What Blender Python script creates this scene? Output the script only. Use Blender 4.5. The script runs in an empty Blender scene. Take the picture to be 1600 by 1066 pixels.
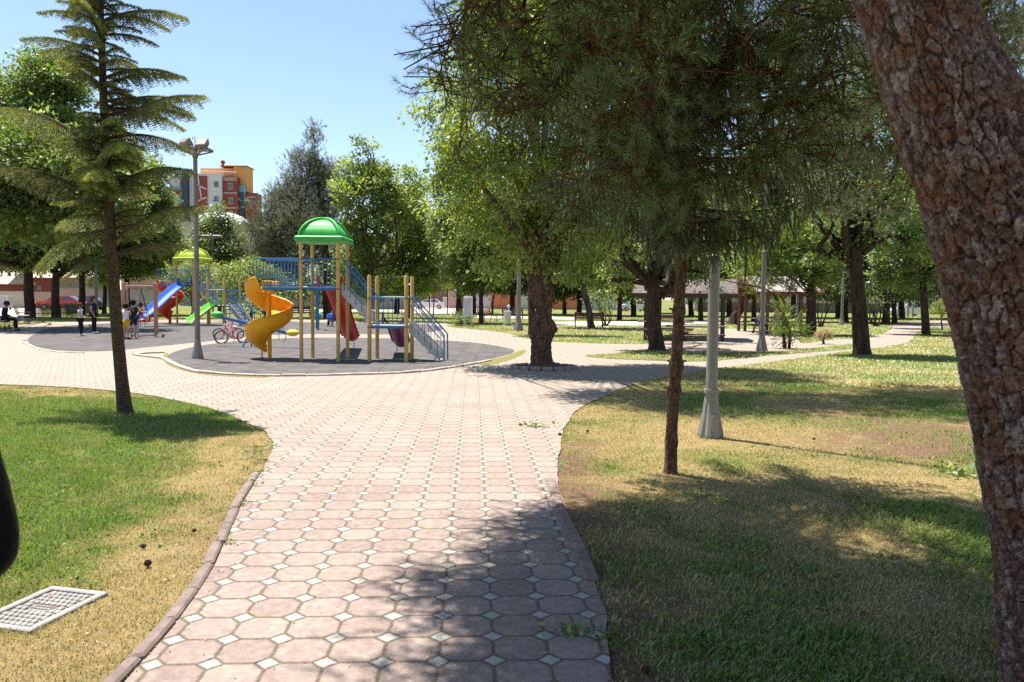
import bpy, bmesh, math, random
import numpy as np
from mathutils import Vector, Matrix
rad = math.radians
D = bpy.data
SC = bpy.context.scene
COL = SC.collection
# ------------------------------------------------------------------ camera
CAM_H = 1.65
F = 1215.0                      # focal length in pixels of a 1600 px wide frame
PITCH = math.atan(67.0 / F)
ROLL = rad(0.55)
cam_d = D.cameras.new("camera"); cam = D.objects.new("camera", cam_d); COL.objects.link(cam)
cam_d.sensor_width = 36.0; cam_d.lens = 36.0 * F / 1600.0
cam_d.clip_start = 0.05; cam_d.clip_end = 3000
CM = Matrix.Rotation(rad(90) - PITCH, 4, 'X') @ Matrix.Rotation(ROLL, 4, 'Z')
cam.matrix_world = Matrix.Translation((0, 0, CAM_H)) @ CM
cam_d.dof.use_dof = True; cam_d.dof.focus_distance = 13.0; cam_d.dof.aperture_fstop = 8.0
SC.camera = cam
# ------------------------------------------------------------------ sky and sun
SUN_EL = rad(72); SUN_AZ = math.atan2(-0.756, 0.655)     # sun stands ahead and to the left
w = D.worlds.new("World"); SC.world = w; w.use_nodes = True
nt = w.node_tree; bg = nt.nodes['Background']
sky = nt.nodes.new('ShaderNodeTexSky'); sky.sky_type = 'NISHITA'; sky.sun_disc = False
sky.sun_elevation = SUN_EL; sky.sun_rotation = SUN_AZ; sky.air_density = 1.0; sky.dust_density = 0.5; sky.ozone_density = 1.6
nt.links.new(sky.outputs[0], bg.inputs[0]); bg.inputs[1].default_value = 0.088
sl = D.lights.new("sun", 'SUN'); sl.energy = 5.0; sl.angle = rad(0.53); sl.color = (1.0, 0.955, 0.88)
so = D.objects.new("sun", sl); COL.objects.link(so)
sd = Vector((math.sin(SUN_AZ) * math.cos(SUN_EL), math.cos(SUN_AZ) * math.cos(SUN_EL), math.sin(SUN_EL)))
so.rotation_euler = sd.to_track_quat('Z', 'Y').to_euler(); so.location = (0, 0, 60)
SC.view_settings.view_transform = 'Standard'; SC.view_settings.look = 'None'
SC.view_settings.exposure = 1.24; SC.view_settings.gamma = 1.0
SC.render.engine = 'CYCLES'
cy = SC.cycles
cy.max_bounces = 6; cy.diffuse_bounces = 2; cy.glossy_bounces = 2; cy.transmission_bounces = 4; cy.transparent_max_bounces = 6
cy.use_denoising = False; cy.use_adaptive_sampling = True; cy.adaptive_threshold = 0.01
cy.sample_clamp_indirect = 6
# ------------------------------------------------------------------ pixels -> places
CR = np.array(CM.to_3x3())
def ray(px, py):
    return CR @ np.array([(px - 800.0) / F, (533.0 - py) / F, -1.0])
def U(px, py, z=0.0):
    """point of height z seen at this pixel"""
    d = ray(px, py); t = (z - CAM_H) / d[2]
    return Vector((d[0] * t, d[1] * t, z))
def V(px, py, Y):
    """point at distance Y seen at this pixel"""
    d = ray(px, py); t = Y / d[1]
    return Vector((d[0] * t, Y, CAM_H + d[2] * t))
def sc_at(Y): return Y / F
# ------------------------------------------------------------------ tags
def tag(o, label=None, cat=None, group=None, kind=None):
    if label: o['label'] = label
    if cat: o['category'] = cat
    if group: o['group'] = group
    if kind: o['kind'] = kind
    return o
def thing(name, label, cat, loc=(0, 0, 0), rz=0.0, group=None, s=1.0):
    o = D.objects.new(name, None); COL.objects.link(o); o.empty_display_size = 0.2
    o.location = loc; o.rotation_euler = (0, 0, rz); o.scale = (s, s, s)
    return tag(o, label, cat, group)
def copy_tree(o, parent=None):
    c = o.copy(); COL.objects.link(c); c.parent = parent
    for ch in list(o.children): copy_tree(ch, c)
    return c
def place(o, loc, rz=0.0, label=None, s=None):
    o.location = loc; o.rotation_euler = (0, 0, rz)
    if label: o['label'] = label
    if s: o.scale = (s, s, s)
    return o
# ------------------------------------------------------------------ materials
MC = {}
def newmat(name):
    m = D.materials.new(name); m.use_nodes = True
    n = m.node_tree.nodes; l = m.node_tree.links
    return m, n, l, n['Principled BSDF']
def ramp(n, stops):
    r = n.new('ShaderNodeValToRGB'); cr = r.color_ramp
    while len(cr.elements) < len(stops): cr.elements.new(0.5)
    for e, (p, c) in zip(cr.elements, stops):
        e.position = p; e.color = (c[0], c[1], c[2], 1)
    return r
def pm(name, c1, c2=None, scale=6.0, rough=0.6, bump=0.0, metal=0.0, coat=0.0, stretch=(1, 1, 1), detail=5, dirt=None, spec=0.4):
    """painted / plain surface with noise wear between two colours"""
    if name in MC: return MC[name]
    m, n, l, b = newmat(name)
    if c2 is None: c2 = tuple(x * 0.8 for x in c1)
    tc = n.new('ShaderNodeTexCoord'); mp = n.new('ShaderNodeMapping'); mp.inputs['Scale'].default_value = stretch
    l.new(tc.outputs['Object'], mp.inputs[0])
    nz = n.new('ShaderNodeTexNoise'); nz.inputs['Scale'].default_value = scale; nz.inputs['Detail'].default_value = detail
    l.new(mp.outputs[0], nz.inputs[0])
    r = ramp(n, [(0.32, c2), (0.66, c1)]); l.new(nz.outputs[0], r.inputs[0])
    out = r.outputs[0]
    if dirt:
        n2 = n.new('ShaderNodeTexNoise'); n2.inputs['Scale'].default_value = scale * 4.3; n2.inputs['Detail'].default_value = 6
        l.new(mp.outputs[0], n2.inputs[0])
        rr = ramp(n, [(0.56, (0, 0, 0)), (0.68, (1, 1, 1))]); l.new(n2.outputs[0], rr.inputs[0])
        mx = n.new('ShaderNodeMix'); mx.data_type = 'RGBA'; mx.inputs[7].default_value = (*dirt, 1)
        l.new(rr.outputs[0], mx.inputs[0]); l.new(out, mx.inputs[6]); out = mx.outputs[2]
    l.new(out, b.inputs['Base Color'])
    b.inputs['Roughness'].default_value = rough; b.inputs['Metallic'].default_value = metal
    b.inputs['Coat Weight'].default_value = coat; b.inputs['Specular IOR Level'].default_value = spec
    if bump:
        bp = n.new('ShaderNodeBump'); bp.inputs['Strength'].default_value = bump; bp.inputs['Distance'].default_value = 0.02
        l.new(nz.outputs[0], bp.inputs['Height']); l.new(bp.outputs[0], b.inputs['Normal'])
    MC[name] = m
    return m
def leafmat(name, dark, mid, light, trans=0.35, rough=0.5, gloss=0.06):
    m, n, l, b = newmat(name)
    n.remove(b); out = n['Material Output']
    at = n.new('ShaderNodeAttribute'); at.attribute_name = 'tone'
    r = ramp(n, [(0.0, dark), (0.5, mid), (1.0, light)]); l.new(at.outputs['Fac'], r.inputs[0])
    df = n.new('ShaderNodeBsdfDiffuse'); l.new(r.outputs[0], df.inputs[0])
    tr = n.new('ShaderNodeBsdfTranslucent')
    hs = n.new('ShaderNodeHueSaturation'); hs.inputs['Hue'].default_value = 0.485; hs.inputs['Saturation'].default_value = 1.15; hs.inputs['Value'].default_value = 1.5
    l.new(r.outputs[0], hs.inputs['Color']); l.new(hs.outputs[0], tr.inputs[0])
    mx = n.new('ShaderNodeMixShader'); mx.inputs[0].default_value = trans
    l.new(df.outputs[0], mx.inputs[1]); l.new(tr.outputs[0], mx.inputs[2])
    gl = n.new('ShaderNodeBsdfGlossy'); gl.inputs['Roughness'].default_value = rough; gl.inputs[0].default_value = (0.9, 0.95, 1, 1)
    m2 = n.new('ShaderNodeMixShader'); m2.inputs[0].default_value = gloss
    l.new(mx.outputs[0], m2.inputs[1]); l.new(gl.outputs[0], m2.inputs[2]); l.new(m2.outputs[0], out.inputs[0])
    return m
def barkmat(name, c_dark, c_mid, c_light, scale=9.0, stretch=0.22, bump=0.9, plates=0.8):
    m, n, l, b = newmat(name)
    tc = n.new('ShaderNodeTexCoord'); mp = n.new('ShaderNodeMapping'); mp.inputs['Scale'].default_value = (1, 1, stretch)
    l.new(tc.outputs['Object'], mp.inputs[0])
    nz = n.new('ShaderNodeTexNoise'); nz.inputs['Scale'].default_value = scale; nz.inputs['Detail'].default_value = 8; nz.inputs['Roughness'].default_value = 0.65; nz.inputs['Distortion'].default_value = 0.6
    vo = n.new('ShaderNodeTexVoronoi'); vo.inputs['Scale'].default_value = scale * 1.7; vo.feature = 'DISTANCE_TO_EDGE'
    l.new(mp.outputs[0], nz.inputs[0]); l.new(mp.outputs[0], vo.inputs[0])
    r = ramp(n, [(0.3, c_dark), (0.5, c_mid), (0.72, c_light)]); l.new(nz.outputs[0], r.inputs[0])
    r2 = ramp(n, [(0.0, (0.35, 0.35, 0.35)), (0.12, (1, 1, 1))]); l.new(vo.outputs[0], r2.inputs[0])
    mx = n.new('ShaderNodeMix'); mx.data_type = 'RGBA'; mx.blend_type = 'MULTIPLY'; mx.inputs[0].default_value = plates
    l.new(r.outputs[0], mx.inputs[6]); l.new(r2.outputs[0], mx.inputs[7]); l.new(mx.outputs[2], b.inputs['Base Color'])
    mth = n.new('ShaderNodeMath'); mth.operation = 'MULTIPLY_ADD'; mth.inputs[1].default_value = 0.6
    l.new(r2.outputs[0], mth.inputs[0]); l.new(nz.outputs[0], mth.inputs[2])
    bp = n.new('ShaderNodeBump'); bp.inputs['Strength'].default_value = bump; bp.inputs['Distance'].default_value = 0.03
    l.new(mth.outputs[0], bp.inputs['Height']); l.new(bp.outputs[0], b.inputs['Normal'])
    b.inputs['Roughness'].default_value = 0.9; b.inputs['Specular IOR Level'].default_value = 0.2
    return m
# ------------------------------------------------------------------ mesh builders
class MB:
    def __init__(s): s.v = []; s.f = []
    def add(s, vs, fs):
        o = len(s.v); s.v += [tuple(p) for p in vs]; s.f += [tuple(i + o for i in f) for f in fs]; return s
    def box(s, c, d, rz=0.0, M=None):
        x, y, z = d[0] / 2, d[1] / 2, d[2] / 2
        R = Matrix.Rotation(rz, 3, 'Z') if M is None else M
        vs = [Vector(c) + R @ Vector(p) for p in ((-x,-y,-z),(x,-y,-z),(x,y,-z),(-x,y,-z),(-x,-y,z),(x,-y,z),(x,y,z),(-x,y,z))]
        return s.add(vs, [(0,3,2,1),(4,5,6,7),(0,1,5,4),(1,2,6,5),(2,3,7,6),(3,0,4,7)])
    def bbox(s, c, d, bv=0.006, rz=0.0):
        """box with chamfered upright and top edges"""
        x, y, z = d[0] / 2, d[1] / 2, d[2] / 2; b = min(bv, x * .45, y * .45, z * .45)
        R = Matrix.Rotation(rz, 3, 'Z'); vs = []
        for zz, k in ((-z, b), (-z + b, 0), (z - b, 0), (z, b)):
            for px, py in ((-x+b+k,-y+k),(x-b-k,-y+k),(x-k,-y+b+k),(x-k,y-b-k),(x-b-k,y-k),(-x+b+k,y-k),(-x+k,y-b-k),(-x+k,-y+b+k)):
                vs.append(Vector(c) + R @ Vector((px, py, zz)))
        fs = [tuple(range(7, -1, -1)), tuple(range(24, 32))]
        for r in range(3):
            for i in range(8):
                j = (i + 1) % 8; fs.append((r*8+i, r*8+j, r*8+8+j, r*8+8+i))
        return s.add(vs, fs)
    def bar(s, a, b, w_, h_, up=(0, 0, 1)):
        """straight rectangular bar from a to b"""
        a = Vector(a); b = Vector(b); d = (b - a); L = d.length; d.normalize(); up = Vector(up)
        if abs(d.dot(up)) > 0.99: up = Vector((0, 1, 0))
        sx = d.cross(up).normalized(); sz = sx.cross(d)
        M = Matrix((sx, d, sz)).transposed()
        return s.box((a + b) / 2, (w_, L, h_), M=M)
    def tube(s, pts, r, n=8, cap=True, flat=1.0):
        pts = [Vector(p) for p in pts]; k = len(pts)
        rr = [r] * k if not hasattr(r, '__len__') else list(r)
        vs = []; t0 = (pts[1] - pts[0]).normalized()
        u = t0.cross(Vector((0, 0, 1)))
        if u.length < 0.05: u = t0.cross(Vector((0, 1, 0)))
        u.normalize()
        for i in range(k):
            t = (pts[min(i + 1, k - 1)] - pts[max(i - 1, 0)]).normalized()
            u = (u - t * u.dot(t)).normalized(); v = t.cross(u)
            for j in range(n):
                a = 2 * math.pi * j / n
                vs.append(pts[i] + (u * math.cos(a) + v * math.sin(a) * flat) * rr[i])
        fs = []
        for i in range(k - 1):
            for j in range(n):
                q = (j + 1) % n; fs.append((i*n+j, i*n+q, (i+1)*n+q, (i+1)*n+j))
        if cap: fs += [tuple(range(n - 1, -1, -1)), tuple(range((k - 1) * n, k * n))]
        return s.add(vs, fs)
    def lathe(s, prof, n=16, c=(0, 0, 0), cap=True):
        vs = []; k = len(prof)
        for r, z in prof:
            for j in range(n):
                a = 2 * math.pi * j / n; vs.append((c[0] + r * math.cos(a), c[1] + r * math.sin(a), c[2] + z))
        fs = []
        for i in range(k - 1):
            for j in range(n):
                q = (j + 1) % n; fs.append((i*n+j, i*n+q, (i+1)*n+q, (i+1)*n+j))
        if cap: fs += [tuple(range(n - 1, -1, -1)), tuple(range((k - 1) * n, k * n))]
        return s.add(vs, fs)
    def prism(s, poly, z0, z1):
        n = len(poly); vs = [(p[0], p[1], z0) for p in poly] + [(p[0], p[1], z1) for p in poly]
        return s.add(vs, [tuple(range(n - 1, -1, -1)), tuple(range(n, 2 * n))] + [(i, (i+1) % n, n + (i+1) % n, n + i) for i in range(n)])
    def extr(s, poly, y0, y1):
        """profile given in (x,z) pushed along y"""
        n = len(poly); vs = [(p[0], y0, p[1]) for p in poly] + [(p[0], y1, p[1]) for p in poly]
        return s.add(vs, [tuple(range(n)), tuple(range(2 * n - 1, n - 1, -1))] + [(i, n + i, n + (i+1) % n, (i+1) % n) for i in range(n)])
    def ball(s, c, r, n=10, m=7, sq=(1, 1, 1)):
        vs = []; c = Vector(c)
        for i in range(m + 1):
            th = math.pi * i / m
            for j in range(n):
                a = 2 * math.pi * j / n
                vs.append((c[0] + r * sq[0] * math.sin(th) * math.cos(a), c[1] + r * sq[1] * math.sin(th) * math.sin(a), c[2] + r * sq[2] * math.cos(th)))
        return s.add(vs, [(i*n+j, (i+1)*n+j, (i+1)*n+(j+1) % n, i*n+(j+1) % n) for i in range(m) for j in range(n)])
    def each(s, name, m, parent=None, smooth=False):
        """one object per connected piece"""
        par = list(range(len(s.v)))
        def fd(i):
            while par[i] != i: par[i] = par[par[i]]; i = par[i]
            return i
        for f in s.f:
            for i in f[1:]: par[fd(i)] = fd(f[0])
        G = {}
        for f in s.f: G.setdefault(fd(f[0]), []).append(f)
        for fs in G.values():
            ids = sorted({i for f in fs for i in f}); ix = {k: n for n, k in enumerate(ids)}; b = MB(); b.v = [s.v[i] for i in ids]; b.f = [tuple(ix[i] for i in f) for f in fs]; b.build(name, m, parent, smooth)
    def build(s, name, m, parent=None, smooth=False, label=None, kind=None, clean=False):
        me = D.meshes.new(name); me.from_pydata(s.v, [], s.f); me.update()
        bm = bmesh.new(); bm.from_mesh(me); bmesh.ops.remove_doubles(bm, verts=bm.verts, dist=1e-5)
        bmesh.ops.recalc_face_normals(bm, faces=bm.faces); bm.to_mesh(me); bm.free()
        if smooth:
            me.polygons.foreach_set('use_smooth', [True] * len(me.polygons))
            if smooth == 'auto':
                me.set_sharp_from_angle(angle=rad(40))
        me.materials.append(m)
        o = D.objects.new(name, me); COL.objects.link(o)
        if parent: o.parent = parent
        if label: o['label'] = label
        if kind: o['kind'] = kind
        return o
def npmesh(name, verts, faces, m, parent=None, tone=None, smooth=False, off=None):
    """verts (N,3), faces (M,k) arrays; tone per vertex"""
    verts = np.asarray(verts, dtype=np.float32)
    if off is not None: verts = verts - np.array(off, dtype=np.float32)
    me = D.meshes.new(name); k = faces.shape[1]; M_ = len(faces)
    me.vertices.add(len(verts)); me.vertices.foreach_set('co', verts.ravel())
    me.loops.add(M_ * k); me.loops.foreach_set('vertex_index', faces.astype(np.int32).ravel())
    me.polygons.add(M_); me.polygons.foreach_set('loop_start', np.arange(0, M_ * k, k, dtype=np.int32))
    if smooth: me.polygons.foreach_set('use_smooth', np.ones(M_, dtype=bool))
    me.update(calc_edges=True)
    if tone is not None:
        a = me.attributes.new('tone', 'FLOAT', 'POINT'); a.data.foreach_set('value', np.asarray(tone, dtype=np.float32))
    me.materials.append(m)
    o = D.objects.new(name, me); COL.objects.link(o)
    if parent: o.parent = parent
    return o
def join_np(parts):
    """parts: list of (verts, faces, tone) with equal face size"""
    V_ = []; F_ = []; T_ = []; o = 0
    for v, f, t in parts:
        V_.append(v); F_.append(f + o); T_.append(t); o += len(v)
    return np.concatenate(V_), np.concatenate(F_), np.concatenate(T_)
def nrm(a): return a / (np.linalg.norm(a, axis=-1, keepdims=True) + 1e-9)
def tubes(A, B, ra, rb, n=4):
    """many straight twigs -> quads"""
    A = np.asarray(A, float); B = np.asarray(B, float); N = len(A)
    ra = np.broadcast_to(ra, (N,)); rb = np.broadcast_to(rb, (N,))
    d = nrm(B - A); up = np.tile(np.array([0.13, 0.31, 0.94]), (N, 1)); u = nrm(np.cross(d, up)); v = np.cross(d, u)
    a = np.arange(n) * 2 * np.pi / n
    ring = u[:, None, :] * np.cos(a)[None, :, None] + v[:, None, :] * np.sin(a)[None, :, None]
    vs = np.concatenate([A[:, None] + ring * ra[:, None, None], B[:, None] + ring * rb[:, None, None]], axis=1).reshape(-1, 3)
    f = np.array([[j, (j + 1) % n, n + (j + 1) % n, n + j] for j in range(n)])
    fs = (np.arange(N)[:, None, None] * 2 * n + f[None]).reshape(-1, 4)
    return vs, fs, np.zeros(len(vs))
def needles(A, B, per_m, length, width, ang, rng, tone0=None, up=0.0, tv=0.3, tuft=0):
    """needle triangles round many axis segments"""
    A = np.asarray(A, float); B = np.asarray(B, float)
    L = np.linalg.norm(B - A, axis=1); cnt = np.maximum(1, (L * per_m + rng.random(len(L))).astype(int))
    idx = np.repeat(np.arange(len(A)), cnt); n = len(idx)
    ax = nrm(B - A)[idx]; t = rng.random(n)[:, None]
    if tuft: K_ = np.maximum(1, (L / tuft).round())[idx][:, None]; t = (np.floor(t * K_) + .5) / K_
    p = A[idx] + (B - A)[idx] * t
    pr = nrm(np.cross(ax, rng.normal(size=(n, 3)))); a = ang * (0.7 + 0.6 * rng.random(n))[:, None]
    d = nrm(ax * np.cos(a) + pr * np.sin(a) + np.array([0, 0, up])); wv = nrm(np.cross(d, rng.normal(size=(n, 3)))) * width / 2
    ll = length * (0.7 + 0.5 * rng.random(n))[:, None]
    vs = np.stack([p - wv, p + wv, p + d * ll], axis=1).reshape(-1, 3)
    fs = np.arange(n * 3).reshape(-1, 3)
    tn = (tone0[idx] if tone0 is not None else np.full(n, 0.5)) + (rng.random(n) - 0.5) * tv
    return vs, fs, np.repeat(np.clip(tn, 0, 1), 3)
def leaves(C, Dir, tone, per, cr, lsize, wratio, droop, rng, flat=0.7):
    """leaf quads clustered round centres C (N,3)"""
    n = len(C) * per; c = np.repeat(C, per, axis=0); dd = np.repeat(Dir, per, axis=0)
    off = rng.normal(size=(n, 3)) * np.array([1, 1, flat]) * cr * 0.55
    p = c + off; d = nrm(dd * 0.5 + nrm(off) * 0.8 + rng.normal(size=(n, 3)) * 0.5 + np.array([0, 0, -droop]))
    nn = nrm(rng.normal(size=(n, 3)) * 0.75 + np.array([0.0, 0, 1.0])); sd_ = nrm(np.cross(d, nn))
    l = lsize * (0.6 + 0.8 * rng.random(n))[:, None]; wv = sd_ * l * wratio / 2
    up = nrm(np.cross(sd_, d)) * l * 0.12
    vs = np.stack([p, p + d * l * 0.45 + wv - up, p + d * l, p + d * l * 0.45 - wv - up], axis=1).reshape(-1, 3)
    fs = np.arange(n * 4).reshape(-1, 4)
    tn = np.clip(np.repeat(tone, per) + (rng.random(n) - 0.5) * 0.45, 0, 1)
    return vs, fs, np.repeat(tn, 4)
def catmull(P, m):
    P = [Vector(p) for p in P]; P = [P[0] * 2 - P[1]] + P + [P[-1] * 2 - P[-2]]; out = []
    for i in range(1, len(P) - 2):
        for k in range(m):
            t = k / m; a, b, c, d = P[i-1], P[i], P[i+1], P[i+2]
            out.append(0.5 * ((2*b) + (c - a)*t + (2*a - 5*b + 4*c - d)*t*t + (3*b - a - 3*c + d)*t**3))
    out.append(P[-2]); return out
# ================================================================== GROUND
def flat_sheet(name, poly, z, m, holes=None):
    """thin polygon sheet from ground points"""
    bm = bmesh.new(); vs = [bm.verts.new((p[0], p[1], z)) for p in poly]; bm.faces.new(vs)
    bmesh.ops.triangulate(bm, faces=bm.faces[:]); bmesh.ops.recalc_face_normals(bm, faces=bm.faces)
    for f in bm.faces:
        if f.normal.z < 0: f.normal_flip()
    me = D.meshes.new(name); bm.to_mesh(me); bm.free(); me.materials.append(m)
    o = D.objects.new(name, me); COL.objects.link(o); return tag(o, kind='structure')
def smooth_poly(px, m=6):
    P = [U(x, y) for x, y in px]; n = len(P); out = []
    for i in range(n):
        a, b, c, d = P[i-1], P[i], P[(i+1) % n], P[(i+2) % n]
        for k in range(m):
            t = k / m; out.append(0.5 * ((2*b) + (c - a)*t + (2*a - 5*b + 4*c - d)*t*t + (3*b - a - 3*c + d)*t**3))
    return out
def straight_poly(px): return [U(x, y) for x, y in px]
def inside(X, Y, poly):
    c = np.zeros(X.shape, bool); n = len(poly)
    for i in range(n):
        x0, y0 = poly[i-1][0], poly[i-1][1]; x1, y1 = poly[i][0], poly[i][1]
        if y0 == y1: continue
        m_ = ((y0 > Y) != (y1 > Y)) & (X < (x1 - x0) * (Y - y0) / (y1 - y0) + x0); c ^= m_
    return c
def dist_poly(X, Y, poly, closed=True):
    d = np.full(X.shape, 1e9); n = len(poly)
    for i in range(0 if closed else 1, n):
        x0, y0 = poly[i-1][0], poly[i-1][1]; dx, dy = poly[i][0] - x0, poly[i][1] - y0
        L2 = dx * dx + dy * dy + 1e-12; t = np.clip(((X - x0) * dx + (Y - y0) * dy) / L2, 0, 1)
        d = np.minimum(d, np.hypot(X - x0 - t * dx, Y - y0 - t * dy))
    return d
def vnoise(X, Y, s, seed=0):
    """smooth value noise"""
    x = X * s + seed * 17.3; y = Y * s - seed * 9.1; xi = np.floor(x).astype(int); yi = np.floor(y).astype(int); fx = x - xi; fy = y - yi
    fx = fx * fx * (3 - 2 * fx); fy = fy * fy * (3 - 2 * fy)
    def h(a, b):
        k = (a * 374761393 + b * 668265263 + seed * 1442695) & 0xffffffff; k = ((k ^ (k >> 13)) * 1274126177) & 0xffffffff
        return ((k ^ (k >> 16)) & 0xffff) / 65535.0
    return (h(xi, yi) * (1-fx) + h(xi+1, yi) * fx) * (1-fy) + (h(xi, yi+1) * (1-fx) + h(xi+1, yi+1) * fx) * fy
def fbm(X, Y, s, seed=0, o=4):
    r = 0; a = 0.5; t = 0
    for i in range(o): r = r + a * vnoise(X, Y, s * 2 ** i, seed + i); t += a; a *= 0.55
    return r / t
KERB_L = [(150,1110),(195,1066),(240,1013),(292,950),(332,890),(352,845),(372,800),(392,765),(408,735)]
PAVE = [(120,1140),(150,1110),(195,1066),(240,1013),(292,950),(332,890),(352,845),(372,800),(392,765),(412,732),(424,705),(428,690),(415,676),(390,664),(340,642),(290,629),
        (240,619),(190,612),(100,605),(0,601),(-200,600),(-700,600),(-700,533),(-300,527),(-120,524),(0,517),(60,505),(250,500),(500,500),(690,505),(700,511),(780,519),(830,531),(900,536),(1010,538),(1040,533),(1110,527),
        (1130,514),(1240,519),(1250,536),(1300,531),(1362,527),(1392,515),(1400,506),(1430,503),(1700,497),(1700,507),(1480,510),(1440,517),(1425,530),(1410,538),(1330,549),(1200,567),(1100,580),(1000,598),(950,617),(905,638),
        (886,662),(878,690),(874,720),(872,750),(880,785),(897,827),(919,885),(942,945),(952,1000),(958,1066),(962,1140)]
SLIVER = [(915,556),(960,553),(1010,548),(1080,552),(1160,551),(1240,548),(1300,541),(1330,538),(1345,541),(1330,546),(1200,556),(1100,565),(1000,563),(940,560)]
pave_poly = smooth_poly(PAVE, 4)
def ragged(P, amp=.035):
    out = []
    for i, p in enumerate(P):
        q = P[(i + 1) % len(P)]; d = q - p; L = d.length; k = max(1, min(14, int(L / .12))) if p.y < 17 else 1
        nv = Vector((-d.y, d.x, 0)).normalized() if L > 1e-6 else Vector((0, 0, 0))
        for j in range(k):
            r = p + d * (j / k); onk = dist_poly(np.array([r.x]), np.array([r.y]), [U(*z) for z in KERB_L], False)[0] < .12
            a = 0 if onk else amp * (float(fbm(np.array([r.x]), np.array([r.y]), 3.0, 31, 3)[0]) - .5) * 2.2
            out.append(r + nv * a)
    return out
sliver_poly = smooth_poly(SLIVER, 4)
RUB1 = [(262,560),(300,577),(350,583),(420,585.5),(530,584),(640,580),(720,570),(775,559),(802,551),(795,545),(740,536),(640,530),(500,528),(400,531),(330,538),(280,548)]
RUB2 = [(46,537),(70,545),(110,549),(170,548.5),(230,543),(330,533),(420,524),(520,522),(620,522.5),(680,518),(690,511),(640,506),(500,504),(350,504),(200,505),(90,511),(50,525)]
rub1 = smooth_poly(RUB1, 6); rub2 = smooth_poly(RUB2, 6)
FAR1 = [(852,503),(1020,502),(1160,500),(1160,504),(1020,508.5),(852,509.5)]
FAR2 = [(640,479.5),(765,480),(765,486),(700,492),(640,490)]
FAR3 = [(-300,480),(0,480),(60,480),(66,493),(40,501),(0,503),(-300,505)]
FAR4 = [(420,484),(640,484),(640,487),(420,487.5)]
FAR5 = [(745,497),(900,500),(900,496),(800,493),(745,493)]
# ---- lawn
def lawn_mask(X, Y):
    """1 = lush green, 0 = dry straw; second value bare soil"""
    g = np.zeros_like(X); soil = np.zeros_like(X)
    left = inside(X, Y, smooth_poly([(-900,600),(0,600),(190,612),(330,640),(392,664),(428,690),(392,765),(332,890),(195,1066),(100,1200),(-900,1200)], 3))
    dk = dist_poly(X, Y, straight_poly([(428,690),(408,735),(372,800),(332,890),(292,950),(195,1066),(100,1200)]), False)
    dt = dist_poly(X, Y, straight_poly([(-900,600),(0,600),(190,612)]), False)
    n = fbm(X, Y, 0.9, 3); n2 = fbm(X, Y, 4.2, 7, 5)
    gl = np.clip((dk - 0.42 + (n - .5) * 1.3) / 0.75, 0, 1) * np.clip((dt - 0.3 + (n - .5) * 1.4) / 1.0, 0.25, 1)
    near = np.clip((4.6 - Y) / 2.0, 0, 1)          # towards the viewer the lawn gets patchy
    gl = gl * (1 - near * 0.4) ; gl = np.clip(gl + (n2 - .5) * 1.3, 0, 1)
    # right lawn
    gr = np.clip(0.42 + (n - .5) * 2.9 + (n2 - .5) * 1.0, 0, 1)
    gr = gr * np.clip(1.0 - np.exp(-((X - 2.6) ** 2 / 4.0 + (Y - 9.6) ** 2 / 2.5)) * 1.1, 0, 1)
    far = np.clip((Y - 12) / 8, 0, 1); gf = np.clip(0.62 + (n - .5) * 1.4, 0, 1)
    gr = gr * (1 - far) + gf * far
    g = np.where(left, gl, gr)
    s1 = np.exp(-((X - 5.3) ** 2 / 3.0 + (Y - 10.2) ** 2 / 4.0)) * 1.3 + np.exp(-((X - 4.4) ** 2 / 1.2 + (Y - 8.6) ** 2 / .8))
    dkr = dist_poly(X, Y, straight_poly([(878,690),(872,750),(897,827),(944,945),(958,1066),(962,1200)]), False)
    s2 = np.clip(1.25 - dkr * 1.5, 0, 1) * (X > -0.5) * (Y < 9)
    s3 = np.clip(1 - dk * 2.0, 0, 1) * 0.6
    soil = np.clip((s1 * .8 + s2 * 1.1 + s3) * 1.0 + (n2 - .5) * 1.6 - 0.25, 0, 1)
    farsoil = np.clip((fbm(X, Y, 0.23, 12) - .5) * 4, 0, 1) * far * .7
    soil = np.clip(np.maximum(soil * (1 - far), farsoil), 0, 1)
    return g, soil
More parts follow.
